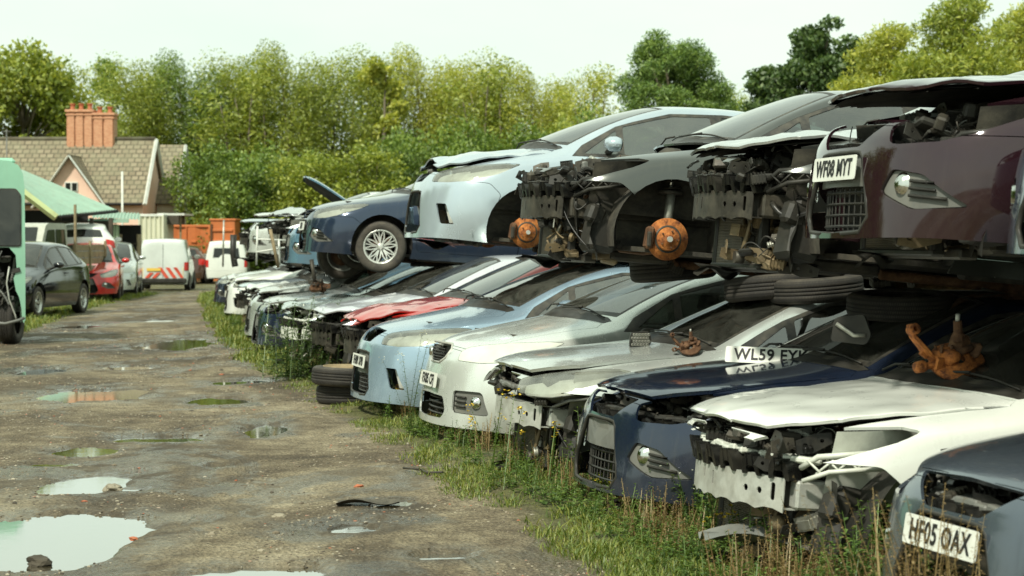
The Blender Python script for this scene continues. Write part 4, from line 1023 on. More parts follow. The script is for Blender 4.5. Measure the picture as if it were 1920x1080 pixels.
        P_ = [(surf_x(C, u * 1.06, v, .0) - .002, u, v) for u, v in lp]; m = MB(); m.tube(P_ + P_[:1], .010, 6, 'steel_pale'); m.build('grille_surround', 'steel_pale', car)
        MBof('lathe', [(0, .012), (.035, .008), (.04, -.01), (0, -.01)], 20, 'chrome', Matrix.Translation((-.03, 0, .735)) @ Matrix.Rotation(R(-90), 4, 'Y')).build('badge', 'chrome', car)
        for s in (-1, 1):
            pp('fog', 'fog_light_surround', 'grey_plastic', s, thick=.0, inset=0, offset=-.022)
            for k in range(3):
                m = MB(); m.tube([(surf_x(C, u, .36 + k * .035, .2) + .008, s * u, .36 + k * .035) for u in (.52, .57, .62)], .008, 5, 'black_plastic'); m.build('louvre', 'black_plastic', car)
            m = MB(); m.lathe([(0, .01), (.03, .008), (.036, -.012), (.044, -.01), (.046, -.04)], 18, 'chrome', Matrix.Translation((surf_x(C, .69, .40, .2) + .004, s * .69, .40)) @ Matrix.Rotation(R(90 + s * -35), 4, 'Z') @ Matrix.Rotation(R(90), 4, 'X') @ Matrix.Diagonal((1, 1, -1, 1))); m.build('fog_light', 'chrome', car)
    elif style in ('none',) and front != 'stripped':
        m = MB(); fs = lambda u, v, d: (.0 + .24 * (abs(u) / .62) ** 2.2 + d - .012, u, v)
        ys = [-.55 + 1.1 * k / 10 for k in range(11)]
        for z0, z1 in ((.30, .42), (.70, .78)): m.prism([(y, z0) for y in ys] + [(y, z1) for y in ys[::-1]], 0, .03, fs, 'black_plastic')
        m.build('grille', 'black_plastic', car, fixn=True)
    if style in ('focus', 'cmax') and front != 'stripped':
        pl_ = [(.30, .222), (.362, .29), (.342, .36), (.252, .558), (.22, .583)] if style == 'focus' else [(.30, .242), (.372, .30), (.302, .50), (.262, .603)]
        z0_, z1_ = (.212, .588) if style == 'focus' else (.232, .613)
        lp = [(0, z0_), (.15, z0_ + .003)] + pl_ + [(.15, z1_), (0, z1_)]; lp = lp + [(-a, b) for a, b in lp[::-1][1:-1]]
        P_ = [(surf_x(C, u * 1.0 + (.012 if u > 0 else -.012 if u < 0 else 0), v + (.012 if v > .5 else -.012 if v < .26 else 0), .0) + .004, u, v) for u, v in lp]; m = MB(); m.tube(P_ + P_[:1], .012, 6, 'black_plastic'); m.build('grille_surround', 'black_plastic', car)
    if plate and front != 'stripped':
        if style == 'focus': number_plate(car, plate, (-.02, 0, .515), (0, R(4), 0))
        elif style == 'cmax': number_plate(car, plate, (-.025, 0, .52), (0, R(3), 0))
        elif style == 'oval': number_plate(car, plate, (-.035, 0, .52), (0, R(3), 0))
        else: number_plate(car, plate, (-.045, 0, .50))
    if front != 'full' or hood:
        kw = gk or {}
        guts(car, seed, dz=kw.pop('dz', dz * .6), **kw)
    elif style != 'none':
        m = MB(); m.box((.5, 0, .6 + dz), (.1, 1.1, .5), 'underbody'); m.build('radiator', 'radiator_fins', car)
    for k, (xc, s) in enumerate(((sp['wb0'], -1), (sp['wb0'], 1), (sp['wb1'], -1), (sp['wb1'], 1))):
        if wheels[k + 1] == 1: wheel(car, wstyle, (xc, s * .80, sp['wr']), s, steer=steer if xc < 2 else 0)
        elif hubs: brake_hub(car, (xc, s * .80, sp['wr'] + .0), s, mat=hubs, disc=True)
    for o in set(bpy.data.objects) - before:
        if o.parent == car: o.location.x -= Lh
    return car
# ------------------------------------------------------------------ camera, light
random.seed(7)
F0, HZ, CH = 3600.0, 448.0, 1.55
def W(px, d, z=0.0): return Vector(((px - 960) / F0 * d, d, z))
def Zat(py, d): return CH + (HZ - py) / F0 * d
def G(px, py):
    d = F0 * CH / (py - HZ); return W(px, d, 0)
make_mats()
cd = bpy.data.cameras.new('camera'); cam = bpy.data.objects.new('camera', cd); COL.objects.link(cam); SC.camera = cam
cam.location = (0, 0, CH); cam.rotation_euler = (R(90) - math.atan((540 - HZ) / F0), 0, 0)
cd.sensor_width = 36; cd.lens = F0 / 1920 * 36; cd.clip_start = .1; cd.clip_end = 2000
cd.dof.use_dof = True; cd.dof.focus_distance = 12.0; cd.dof.aperture_fstop = 4.8
w = bpy.data.worlds.new('World'); SC.world = w; w.use_nodes = True
wt = w.node_tree; bg = wt.nodes['Background']
sk = wt.nodes.new('ShaderNodeTexSky'); sk.sky_type = 'NISHITA'; sk.sun_disc = False
SUN_EL, SUN_AZ = 46.0, -62.0   # azimuth measured from +Y (view direction), negative = left; sun behind-left
sun_dir = Vector((math.sin(R(SUN_AZ)) , math.cos(R(SUN_AZ)) , 0))
SUN_V = Vector((-.42, -.75, .98)).normalized()
sk.sun_elevation = math.asin(SUN_V.z); sk.sun_rotation = math.atan2(SUN_V.x, SUN_V.y)
sk.air_density = 1.0; sk.dust_density = 2.5
mx = wt.nodes.new('ShaderNodeMix'); mx.data_type = 'RGBA'
tcw = wt.nodes.new('ShaderNodeTexCoord'); mpw = wt.nodes.new('ShaderNodeMapping'); mpw.inputs['Scale'].default_value = (1, 1, 2.6)
nw = wt.nodes.new('ShaderNodeTexNoise'); nw.inputs['Scale'].default_value = 1.6; nw.inputs['Detail'].default_value = 7; nw.inputs['Roughness'].default_value = .55
wt.links.new(tcw.outputs['Generated'], mpw.inputs[0]); wt.links.new(mpw.outputs[0], nw.inputs['Vector'])
rp = wt.nodes.new('ShaderNodeValToRGB'); rp.color_ramp.elements[0].position = .30; rp.color_ramp.elements[0].color = (.80, .80, .80, 1); rp.color_ramp.elements[1].position = .62; rp.color_ramp.elements[1].color = (1, 1, 1, 1)
cl = wt.nodes.new('ShaderNodeValToRGB'); cl.color_ramp.elements[0].position = .30; cl.color_ramp.elements[0].color = (4.75, 5.75, 4.9, 1); cl.color_ramp.elements[1].position = .72; cl.color_ramp.elements[1].color = (5.75, 6.65, 5.6, 1)
wt.links.new(nw.outputs['Fac'], rp.inputs[0]); wt.links.new(nw.outputs['Fac'], cl.inputs[0])
wt.links.new(rp.outputs[0], mx.inputs[0]); wt.links.new(sk.outputs[0], mx.inputs[6]); wt.links.new(cl.outputs[0], mx.inputs[7]); wt.links.new(mx.outputs[2], bg.inputs[0])
bg.inputs[1].default_value = .10
sl = bpy.data.lights.new('sun', 'SUN'); sl.energy = 2.6; sl.angle = R(4.0); sl.color = (1, .975, .84)
so = bpy.data.objects.new('sun', sl); COL.objects.link(so); so.location = (-20, -10, 30); so.rotation_euler = (-SUN_V).to_track_quat('-Z', 'Y').to_euler()
SC.view_settings.view_transform = 'Standard'; SC.view_settings.look = 'None'; SC.view_settings.exposure = 0.80; SC.view_settings.gamma = 1
SC.cycles.max_bounces = 7; SC.cycles.transparent_max_bounces = 14; SC.cycles.sample_clamp_indirect = 4; SC.cycles.caustics_reflective = False; SC.cycles.caustics_refractive = False
# ------------------------------------------------------------------ ground, water, verge
def vnoise(x, y, seed=0):
    xi = np.floor(x).astype(np.int64); yi = np.floor(y).astype(np.int64); xf = x - xi; yf = y - yi
    def h(a, b):
        n = (a * 374761393 + b * 668265263 + seed * 1442695041) & 0x7fffffff; n = (n ^ (n >> 13)) * 1274126177 & 0x7fffffff; return ((n ^ (n >> 16)) & 0xffff) / 65535.0
    u = xf * xf * (3 - 2 * xf); v = yf * yf * (3 - 2 * yf)
    return (h(xi, yi) * (1 - u) + h(xi + 1, yi) * u) * (1 - v) + (h(xi, yi + 1) * (1 - u) + h(xi + 1, yi + 1) * u) * v
def fbm(x, y, o=4, seed=0):
    s = 0; a = .5
    for k in range(o): s = s + a * (vnoise(x * 2 ** k, y * 2 ** k, seed + k) - .5); a *= .55
    return s
VY = [0, 5, 8.8, 13.5, 17.9, 23, 29, 36.7, 45.7, 57, 70, 140]; VX = [2.6, 1.5, .47, -.65, -1.69, -2.95, -4.2, -5.7, -7.3, -9.1, -10.5, -13]
def verge_x(y): return np.interp(y, VY, VX)
def slope(y): return -.011 * np.clip(np.asarray(y, float) - 45, 0, 30)
def gz(x, y): return float(slope(y))
PUD = []  # cx, cy, rx, ry, depth
def pud(px, py, hw, y0, y1, depth=.05, rot=0):
    a = G(px, y0); b = G(px, y1); d = (a.y + b.y) / 2; s = F0 / d
    PUD.append(((px - 960) / s, d, hw / s, abs(a.y - b.y) / 2, depth))
for q in [(85, 1017, 160, 968, 1068), (150, 908, 86, 890, 928), (157, 846, 66, 838, 854), (165, 739, 98, 728, 750), (415, 751, 56, 744, 758), (335, 645, 60, 635, 655),
          (500, 803, 34, 795, 815), (665, 990, 54, 982, 1000), (490, 1072, 110, 1060, 1090), (140, 612, 36, 608, 617), (70, 697, 40, 690, 703), (820, 1040, 60, 1033, 1052, .035), (740, 945, 30, 936, 948, .03), (450, 715, 52, 711, 719, .03), (245, 688, 46, 685, 692, .03), (300, 822, 70, 816, 829, .026), (90, 868, 52, 864, 873, .03), (560, 676, 26, 673, 679, .03), (300, 600, 30, 598, 603), (410, 872, 40, 868, 877, .025)]: pud(*q)
def height(x, y):
    z = fbm(x * 1.1, y * .8, 4, 3) * .030 + fbm(x * 7, y * 7, 3, 9) * .012 + .002
    vx = verge_x(y); v = np.clip((x - vx) / .35, 0, 1) * np.clip(1 - (x - vx - 1.5) / 2, 0, 1); z = np.maximum(z, -.012)
    z = z + v * .03 + fbm(x * 3, y * 3, 3, 21) * .02 * v
    wet = np.zeros_like(z)
    wob = 1 + fbm(x * 2.6, y * 1.6, 5, 31) * 1.15
    for cx, cy, rx, ry, dp in PUD:
        r = np.sqrt(((x - cx) / rx) ** 2 + ((y - cy) / ry) ** 2) * wob
        k = np.clip((1.22 - r) / .5, 0, 1); k = k * k * (3 - 2 * k); z = z - k * (dp + .012)
        wet = np.maximum(wet, np.clip((2.3 - r) / 1.2, 0, 1))
    return z + slope(y), wet
def build_ground():
    us = np.concatenate([-np.geomspace(3.2, .275, 14), np.linspace(-.262, .24, 300), np.geomspace(.26, 3.2, 14)])
    ds = np.concatenate([np.geomspace(2, 15.5, 8), np.geomspace(16.2, 82, 430), np.geomspace(88, 1400, 16)])
    U, D = np.meshgrid(us, ds, indexing='ij'); X = U * D; Y = D - 8
    Z, wet = height(X, Y); far = (Y > 72) | (np.abs(U) > .27); Z = np.where(far, slope(Y), Z)
    n, m = U.shape; V = np.stack([X, Y, Z], -1).reshape(-1, 3)
    I = np.arange(n * m).reshape(n, m); F = np.stack([I[:-1, :-1], I[1:, :-1], I[1:, 1:], I[:-1, 1:]], -1).reshape(-1, 4)
    me = bpy.data.meshes.new('ground'); me.from_pydata(V.tolist(), [], F.tolist())
    a = me.attributes.new('wet', 'FLOAT', 'POINT'); a.data.foreach_set('value', wet.reshape(-1).astype(np.float32))
    vx = verge_x(Y); ver = np.clip((X - vx + fbm(X * 2, Y * 2, 4, 77) * .5) / .25 + .3, 0, 1)
    lf = np.clip((-(X) - np.interp(Y, [0, 20, 29, 40, 60], [3, 7.1, 7.5, 8.6, 10.5]) + fbm(X * 1.3, Y, 4, 55) * 1.2) / .7, 0, 1) * .7
    a = me.attributes.new('verge', 'FLOAT', 'POINT'); a.data.foreach_set('value', np.maximum(ver, lf).reshape(-1).astype(np.float32))
    me.polygons.foreach_set('use_smooth', [True] * len(F))
    t = NT('muddy_gravel'); v = t.coord('Object'); sm = t.coord('Object', (1, .55, 1))
    at = t.n('ShaderNodeAttribute'); at.attribute_name = 'wet'; av = t.n('ShaderNodeAttribute'); av.attribute_name = 'verge'
    big = t.noise(sm, .62, 6, .65, .8); mid = t.noise(v, 3.5, 6, .7); fine = t.noise(v, 30, 5, .75)
    vo = t.n('ShaderNodeTexVoronoi'); vo.inputs['Scale'].default_value = 46; t.l(v, vo.inputs['Vector']); vo2 = t.n('ShaderNodeTexVoronoi'); vo2.inputs['Scale'].default_value = 110; t.l(v, vo2.inputs['Vector'])
    sumn = t.math('ADD', t.math('MULTIPLY', big, .62), t.math('MULTIPLY', mid, .38))
    c = t.ramp(sumn, [(.38, (.068, .051, .030)), (.46, (.14, .107, .064)), (.54, (.27, .22, .138)), (.63, (.43, .365, .245))])
    c = t.mix(t.ramp(fine, [(.38, .6), (.58, 0.0)]), c, (.035, .028, .018))
    peb = t.mix(t.ramp(vo.outputs['Color'], [(.86, 0.0), (.90, .45)]), c, (.34, .29, .20))
    peb = t.mix(t.ramp(vo2.outputs['Color'], [(.88, 0.0), (.92, .5)]), peb, (.42, .38, .28))
    wetm = t.math('MULTIPLY', t.math('ADD', at.outputs['Fac'], t.ramp(t.noise(sm, .9, 5, .6, 1.0), [(.50, 0.0), (.57, .95)])), t.ramp(mid, [(.3, .5), (.6, 1.0)]), True)
    c = t.mix(wetm, peb, t.mix(.62, peb, (.025, .019, .012)))
    soil = t.ramp(t.noise(v, 5, 6, .7), [(.35, (.045, .045, .016)), (.55, (.11, .11, .035)), (.7, (.20, .175, .08))])
    c = t.mix(av.outputs['Fac'], c, soil)
    ro = t.ramp(t.noise(sm, 2.2, 6, .7, .5), [(.48, .07), (.58, .8)])
    rr = t.n('ShaderNodeMix'); rr.data_type = 'FLOAT'; t.l(wetm, rr.inputs[0]); rr.inputs[2].default_value = .9; t.l(ro, rr.inputs[3])
    t.set(col=c, rough=rr.outputs[0], spec=.4)
    hh = t.math('ADD', t.math('MULTIPLY', mid, .5), t.math('ADD', t.math('MULTIPLY', fine, .35), t.math('MULTIPLY', vo.outputs['Distance'], .35)))
    dry = t.n('ShaderNodeMapRange'); t.l(wetm, dry.inputs[0]); dry.inputs[3].default_value = 1.0; dry.inputs[4].default_value = .35
    t.bump(t.math('MULTIPLY', hh, dry.outputs[0]), 1.0, .05)
    me.materials.append(t.m); o = bpy.data.objects.new('ground', me); COL.objects.link(o); tag(o, kind='structure')
    t = NT('puddle_water'); v = t.coord('Object'); t.set(col=(.06, .05, .03), rough=.045, spec=.6, ior=1.33); t.b.inputs['Specular IOR Level'].default_value = .9
    t.set(coat=1.0, coatr=.04); t.b.inputs['Coat IOR'].default_value = 2.0; t.bump(t.noise(v, 9, 3, .6), .07, .01); M['water'] = t.m
    for cx, cy, rx, ry, dp in PUD:
        m = MB(); n = 40; z = -.017 + gz(0, cy); m.add([(cx + rx * 1.45 * math.cos(2 * math.pi * k / n), cy + ry * 1.45 * math.sin(2 * math.pi * k / n), z) for k in range(n)], [tuple(range(n))])
        tag(m.build('puddle', 'water'), kind='structure')
build_ground()

# ---- instancer
def merge_instances(name, temps, xf, mats, kind='stuff'):
    """temps: list of (V array, F list of tuples, mat index list); xf: list of (temp idx, Matrix)"""
    VV = []; FF = []; MI = []; o = 0
    for k, mt in xf:
        V, F, mi = temps[k]; A = np.array(mt); P = V @ A[:3, :3].T + A[:3, 3]
        VV.append(P); FF.extend([tuple(i + o for i in f) for f in F]); MI.extend(mi); o += len(V)
    me = bpy.data.meshes.new(name); me.from_pydata(np.concatenate(VV).tolist(), [], FF)
    for m in mats: me.materials.append(M[m] if isinstance(m, str) else m)
    if len(mats) > 1: me.polygons.foreach_set('material_index', MI)
    ob = bpy.data.objects.new(name, me); COL.objects.link(ob)
    if kind: tag(ob, kind=kind)
    return ob
def leaf_mat(name, stops, trans=.35, rough=.55, scale=.25, rnd=.5):
    t = NT(name); t.N.remove(t.b)
    g = t.n('ShaderNodeNewGeometry'); v = t.coord('Object')
    f = t.math('ADD', t.math('MULTIPLY', g.outputs['Random Per Island'], rnd), t.math('MULTIPLY', t.noise(v, scale, 4, .6), 1 - rnd))
    c = t.ramp(f, stops)
    d = t.n('ShaderNodeBsdfDiffuse'); t.l(c, d.inputs[0]); tr = t.n('ShaderNodeBsdfTranslucent')
    t.l(t.mix(.5, c, t.mix(1.0, c, (1.3, 1.25, .5), 'MULTIPLY')), tr.inputs[0])
    m1 = t.n('ShaderNodeMixShader'); m1.inputs[0].default_value = trans; t.l(d.outputs[0], m1.inputs[1]); t.l(tr.outputs[0], m1.inputs[2])
    gl = t.n('ShaderNodeBsdfGlossy'); gl.inputs['Roughness'].default_value = rough; gl.inputs[0].default_value = (.8, .85, .7, 1); m2 = t.n('ShaderNodeMixShader'); m2.inputs[0].default_value = .06
    t.l(m1.outputs[0], m2.inputs[1]); t.l(gl.outputs[0], m2.inputs[2]); t.l(m2.outputs[0], t.out.inputs[0]); M[name] = t.m; return t.m
leaf_mat('grass_leaf', [(.2, (.06, .10, .015)), (.45, (.14, .20, .03)), (.68, (.27, .28, .05)), (.88, (.40, .32, .11))], .4)
leaf_mat('weed_leaf', [(.2, (.035, .075, .014)), (.5, (.09, .16, .025)), (.8, (.19, .26, .05))], .35)
leaf_mat('dry_leaf', [(.2, (.10, .055, .02)), (.5, (.26, .17, .07)), (.8, (.42, .31, .15))], .3)
leaf_mat('bush_leaf', [(.2, (.025, .05, .014)), (.5, (.055, .10, .024)), (.8, (.12, .17, .04))], .3)
leaf_mat('petal_white', [(.2, (.55, .55, .42)), (.8, (.7, .7, .6))], .2)
leaf_mat('petal_yellow', [(.2, (.6, .42, .03)), (.8, (.75, .55, .05))], .2)
def blade_temp(rng, n=14, h=.07, w=.004, spread=.05, lean=.5, mi=0):
    V = []; F = []
    for _ in range(n):
        x, y = rng.uniform(-spread, spread), rng.uniform(-spread, spread); a = rng.uniform(0, 6.28); H = h * rng.uniform(.5, 1.3); L = lean * H * rng.uniform(.2, 1.2); ww = w * rng.uniform(.7, 1.4)
        d = Vector((math.cos(a), math.sin(a), 0)); s = Vector((-d.y, d.x, 0)) * ww; b = Vector((x, y, -.005)); o = len(V)
        m_ = b + d * L * .35 + Vector((0, 0, H * .6)); t_ = b + d * L + Vector((0, 0, H))
        V += [b - s, b + s, m_ + s * .8, m_ - s * .8, t_]; F += [(o, o + 1, o + 2, o + 3), (o + 3, o + 2, o + 4)]
    return np.array([tuple(v) for v in V]), F, [mi] * len(F)
def leaf_at(V, F, p, d, up, L, w):
    d = d.normalized(); s = d.cross(up); s = (s.normalized() if s.length > .01 else Vector((1, 0, 0))) * w; n = s.cross(d).normalized(); o = len(V)
    V += [p, p + d * L * .45 + s + n * w * .25, p + d * L - n * L * .12, p + d * L * .45 - s + n * w * .25]; F += [(o, o + 1, o + 2), (o, o + 2, o + 3)]
def weed_temp(rng, h=.3, stems=5, leaves=9, ll=.05, lw=.014, flower=None, spread=.08, droop=.0, stem_w=.003):
    V = []; F = []; mi = []
    for _ in range(stems):
        a = rng.uniform(0, 6.28); ln = rng.uniform(.1, .5); H = h * rng.uniform(.6, 1.15); b = Vector((rng.uniform(-spread, spread), rng.uniform(-spread, spread), 0)); top = b + Vector((math.cos(a) * ln * H, math.sin(a) * ln * H, H))
        s = Vector((-math.sin(a), math.cos(a), 0)) * stem_w; o = len(V); mid = (b + top) / 2 + Vector((0, 0, H * .06))
        V += [b - s, b + s, mid + s, mid - s, top + s * .4, top - s * .4]; F += [(o, o + 1, o + 2, o + 3), (o + 3, o + 2, o + 4, o + 5)]; mi += [0, 0]
        for k in range(leaves):
            t = (k + .6) / leaves; p = b + (top - b) * t; an = a + k * 2.4 + rng.uniform(-.4, .4); d = Vector((math.cos(an), math.sin(an), rng.uniform(-.2, .7) - droop)); f0 = len(F)
            leaf_at(V, F, p, d, Vector((0, 0, 1)), ll * (1.15 - .6 * t) * rng.uniform(.7, 1.3), lw * (1.1 - .5 * t) * rng.uniform(.8, 1.2)); mi += [0] * (len(F) - f0)
        if flower:
            for k in range(flower[0]):
                p = top + Vector((rng.uniform(-.03, .03), rng.uniform(-.03, .03), rng.uniform(-.05, .015))); f0 = len(F)
                for q in range(3): leaf_at(V, F, p, Vector((rng.uniform(-1, 1), rng.uniform(-1, 1), .5)), Vector((0, 0, 1)), flower[1], flower[1] * .45)
                mi += [1] * (len(F) - f0)
    return np.array([tuple(v) for v in V]), F, mi
rg = random.Random(5)
def ground_z(x, y): return float(height(np.array([float(x)]), np.array([float(y)]))[0][0])
T1 = [blade_temp(rg, 18, .024, .003, .08, .9) for _ in range(5)] + [blade_temp(rg, 10, .05, .003, .07, 1.2) for _ in range(3)]
T1f = [blade_temp(rg, 14, .055, .008, .14, .8) for _ in range(4)] + [blade_temp(rg, 10, .11, .008, .10, .7) for _ in range(3)]
xf = []; pts = []
for i in range(12500):
    y = 7.5 + 52 * rg.random() ** 1.7; vx = float(np.interp(y, VY, VX)); wdt = .95 if y < 20 else 1.0
    x = vx - .12 + wdt * rg.random() ** .9 + float(fbm(np.array([y * .8]), np.array([3.3]), 3, 4)[0]) * .3
    if y > 24: k = rg.randrange(len(T1), len(T1) + len(T1f))
    else: k = rg.randrange(len(T1)) if rg.random() < .999 else 0
    pts.append((x, y, k))
# left side grass fringe
for i in range(2600):
    y = rg.uniform(26, 62); x = -float(np.interp(y, [0, 20, 29, 40, 60], [3, 7.1, 7.5, 8.9, 10.8])) - rg.random() ** 1.5 * 1.6 - .3; pts.append((x, y, rg.randrange(len(T1), len(T1) + len(T1f))))
pts = [p for p, f_ in zip(pts, fbm(np.array([p[0] for p in pts]) * 1.7, np.array([p[1] for p in pts]) * 1.7, 4, 66)) if f_ > -.05 + .10 * rg.random()]
hx, hy = np.array([p[0] for p in pts]), np.array([p[1] for p in pts]); hzv = height(hx, hy)[0]
for (x, y, k), z in zip(pts, hzv):
    s = rg.uniform(.7, 1.3); xf.append((k, Matrix.Translation((x, y, z)) @ Matrix.Rotation(rg.uniform(0, 6.28), 4, 'Z') @ Matrix.Diagonal((s, s, s * rg.uniform(.6, 1.2), 1))))
merge_instances('grass', T1 + T1f, xf, ['grass_leaf'])
def scatter_weeds(name, temps, mats, n, y0, y1, off0, off1, powr=1.6, s0=.7, s1=1.25, seed=1):
    r = random.Random(seed); P = []
    for i in range(n):
        y = y0 + (y1 - y0) * r.random() ** powr; vx = float(np.interp(y, VY, VX)); P.append((vx + r.uniform(off0, off1), y))
    z = height(np.array([p[0] for p in P]), np.array([p[1] for p in P]))[0]; xs = []
    for (x, y), zz in zip(P, z):
        s = r.uniform(s0, s1); xs.append((r.randrange(len(temps)), Matrix.Translation((x, y, zz)) @ Matrix.Rotation(r.uniform(0, 6.28), 4, 'Z') @ Matrix.Diagonal((s, s, s, 1))))
    return merge_instances(name, temps, xs, mats)
scatter_weeds('leafy_weeds', [weed_temp(rg, .16, 7, 7, .055, .017) for _ in range(4)] + [weed_temp(rg, .26, 5, 10, .045, .012) for _ in range(3)], ['weed_leaf'], 900, 7.6, 42, .22, 1.15, 1.4, .45, .9, seed=2)
scatter_weeds('nettle_clumps', [weed_temp(rg, .34, 6, 12, .06, .018) for _ in range(4)], ['weed_leaf'], 230, 7.9, 40, .62, 1.2, 1.3, .6, 1.1, seed=12)
scatter_weeds('tall_weeds', [weed_temp(rg, .34, 4, 16, .035, .007, (1, .010)) for _ in range(5)], ['bush_leaf', 'petal_white'], 110, 7.8, 30, .6, 1.25, 1.3, .5, .95, seed=3)
scatter_weeds('yellow_flowers', [weed_temp(rg, .30, 3, 9, .03, .008, (3, .018)) for _ in range(4)], ['weed_leaf', 'petal_yellow'], 34, 8.5, 28, .45, 1.1, 1.2, seed=4)
scatter_weeds('bumper_weeds', [weed_temp(rg, .40, 7, 18, .045, .012, None, .12) for _ in range(4)], ['weed_leaf'], 110, 7.2, 12.5, .75, 1.55, 1.0, .7, 1.1, seed=13)
scatter_weeds('straw_weeds', [weed_temp(rg, .42, 9, 30, .024, .005, None, .14) for _ in range(4)], ['dry_leaf'], 55, 7.0, 12.5, .75, 1.5, 1.0, .45, .85, seed=14)
scatter_weeds('dry_weeds', [weed_temp(rg, .24, 6, 18, .022, .006, None) for _ in range(4)], ['dry_leaf'], 620, 7.8, 34, .40, 1.25, 1.4, .5, 1.0, seed=6)
# gravel stones
simple('stone', (.25, .22, .16), .85, 0, .45, 9, .4)
def stone_temp(r):
    b = bmesh.new(); bmesh.ops.create_icosphere(b, subdivisions=1, radius=1); sx, sy, sz = r.uniform(.7, 1.3), r.uniform(.6, 1.1), r.uniform(.3, .6)
    V = np.array([(v.co.x * sx * r.uniform(.75, 1.15), v.co.y * sy * r.uniform(.75, 1.15), v.co.z * sz * r.uniform(.8, 1.1)) for v in b.verts]); F = [tuple(v.index for v in f.verts) for f in b.faces]; b.free(); return V, F, [0] * len(F)
t = NT('gravel_stone'); g = t.n('ShaderNodeNewGeometry'); t.set(col=t.ramp(g.outputs['Random Per Island'], [(0, (.05, .04, .028)), (.5, (.15, .12, .08)), (.86, (.33, .29, .21)), (.93, (.38, .35, .28)), (.98, (.34, .10, .045))]), rough=.8); M['gravel_stone'] = t.m
ST = [stone_temp(rg) for _ in range(6)]; P = []
for i in range(14000):
    d = 8.3 + 26 * rg.random() ** 2.0; lo_ = -.275 * d; hi_ = float(np.interp(d, VY, VX)) + .1
    P.append((rg.uniform(lo_, hi_), d, rg.uniform(.0025, .0095) * (1 + d / 30) * (2.4 if rg.random() < .02 else 1)))
x_, y_ = np.array([p[0] for p in P]), np.array([p[1] for p in P]); dens = fbm(x_ * 1.2, y_ * .9, 4, 91); z_ = height(x_, y_)[0]
xs = [(rg.randrange(6), Matrix.Translation((p[0], p[1], z)) @ Matrix.Rotation(rg.uniform(0, 6.28), 4, 'Z') @ Matrix.Scale(p[2], 4)) for p, z, dn in zip(P, z_, dens) if dn > -.06 and z > -.03]
merge_instances('gravel', ST, xs, ['gravel_stone'])
# ------------------------------------------------------------------ the scrap rows
PN = [('silver_blue', (.30, .41, .50), .45, .22, .35), ('pale_blue', (.46, .54, .59), .45, .2, .22), ('grey_blue', (.085, .105, .13), .45, .2, .2), ('white', (.70, .72, .66), 0, .3, .22), ('navy', (.013, .022, .046), .3, .10, .22),
      ('silver', (.60, .63, .59), .55, .22, .30), ('pale_silver', (.68, .71, .66), .45, .25, .25), ('plum', (.026, .009, .014), .3, .06, .10), ('charcoal', (.085, .09, .082), .55, .16, .2), ('slate', (.024, .040, .075), .4, .12, .2), ('red', (.45, .018, .012), .1, .2, .25),
      ('teal_blue', (.12, .24, .34), .4, .25, .4), ('steel_silver', (.5, .53, .51), .55, .25, .4), ('black', (.008, .009, .012), .1, .08, .12), ('green', (.27, .52, .37), 0, .35, .25), ('bright_red', (.52, .02, .015), .05, .2, .12), ('dull_white', (.60, .64, .60), 0, .32, .25), ('lavender', (.62, .63, .66), .4, .3, .25), ('grey_green', (.38, .44, .42), .45, .25, .3), ('rust_brown', (.09, .04, .025), .3, .2, .3)]
for p in PN: paint(*p)
LOW = 'scrap cars standing in the lower row'; UP = 'scrap cars stacked on top of the lower row'
lo = lambda px, d, z=0.0, dx=0: W(px, d, z)
LP = 5.0; S = -.04
cars = {}
def low(key, label, px, d, **k):
    k.setdefault('pitch', LP); k.setdefault('yaw', 16); k.setdefault('group', LOW); z = k.pop('z', S)
    cars[key] = make_car(label, pos=lo(px, d, z), **k); return cars[key]
low('A', 'slate grey hatchback without headlights, nearest car in the lower row, plate ending OAX', 1752, 6.9, yaw=17, col='grey_blue', front='nolamp', lamps='none', plate='HF05 OAX', seed=3, wheels=(0, 1, 1, 1, 1), glassm='car_glass_dusty', gk=dict(carrier='grey_plastic'), grille=False)
low('B', 'white hatchback with its bumper torn off and a rusty hub on the bonnet', 1290, 8.95, yaw=16, col='white', front='stripped', lamps='none', seed=11, hood=2.5, hooddef=fold(.012, 5), wheels=(0, 0, 0, 1, 1), glassm='car_glass_dark', gk=dict(beam='steel_pale', carrier='white_plastic', apron='white_plastic', dense=60), mirrors=(0, 0))
low('C', 'navy hatchback with empty lamp holes and no plate beside the white one', 1106, 10.8, col='navy', front='nolamp', lamps='none', seed=12, hood=1.5, wheels=(0, 1, 1, 1, 1), glassm='car_glass', mirrors=(0, 0))
low('D', 'silver hatchback with bare bumper beam and one headlight under a flat tyre', 905, 12.7, yaw=15, col='silver', front='stripped', lamps='lens', seed=23, hood=2.5, wheels=(0, 0, 0, 1, 1), glassm='car_glass', gk=dict(beam='steel_pale', carrier='grey_plastic', lumps=False, apron='aluminium'), mirrors=(0, 0))
low('E', 'silver people carrier with clouded headlights and plate ending CFJ', 800, 14.7, kind='mpv', style='oval', col='pale_silver', lamps='clouded', plate='FX05 CFJ', seed=7, glassm='car_glass_dusty', mirrors=(0, 0))
low('F', 'pale blue people carrier with plate ending XPB beside the loose tyres', 667, 16.9, kind='mpv', style='cmax', col='silver_blue', lamps='lens', plate='FH09 XPB', seed=6, glassm='car_glass_dusty')
low('G', 'red hatchback with its whole front stripped to black plastic', 628, 19.1, yaw=15, pitch=2.5, z=.02, col='red', front='stripped', lamps='none', seed=41, hood=1, hooddef=fold(.03, 9), wheels=(0, 0, 0, 1, 1), glassm='car_glass_sky', gk=dict(beam='dark_steel', dense=14), mirrors=(0, 0))
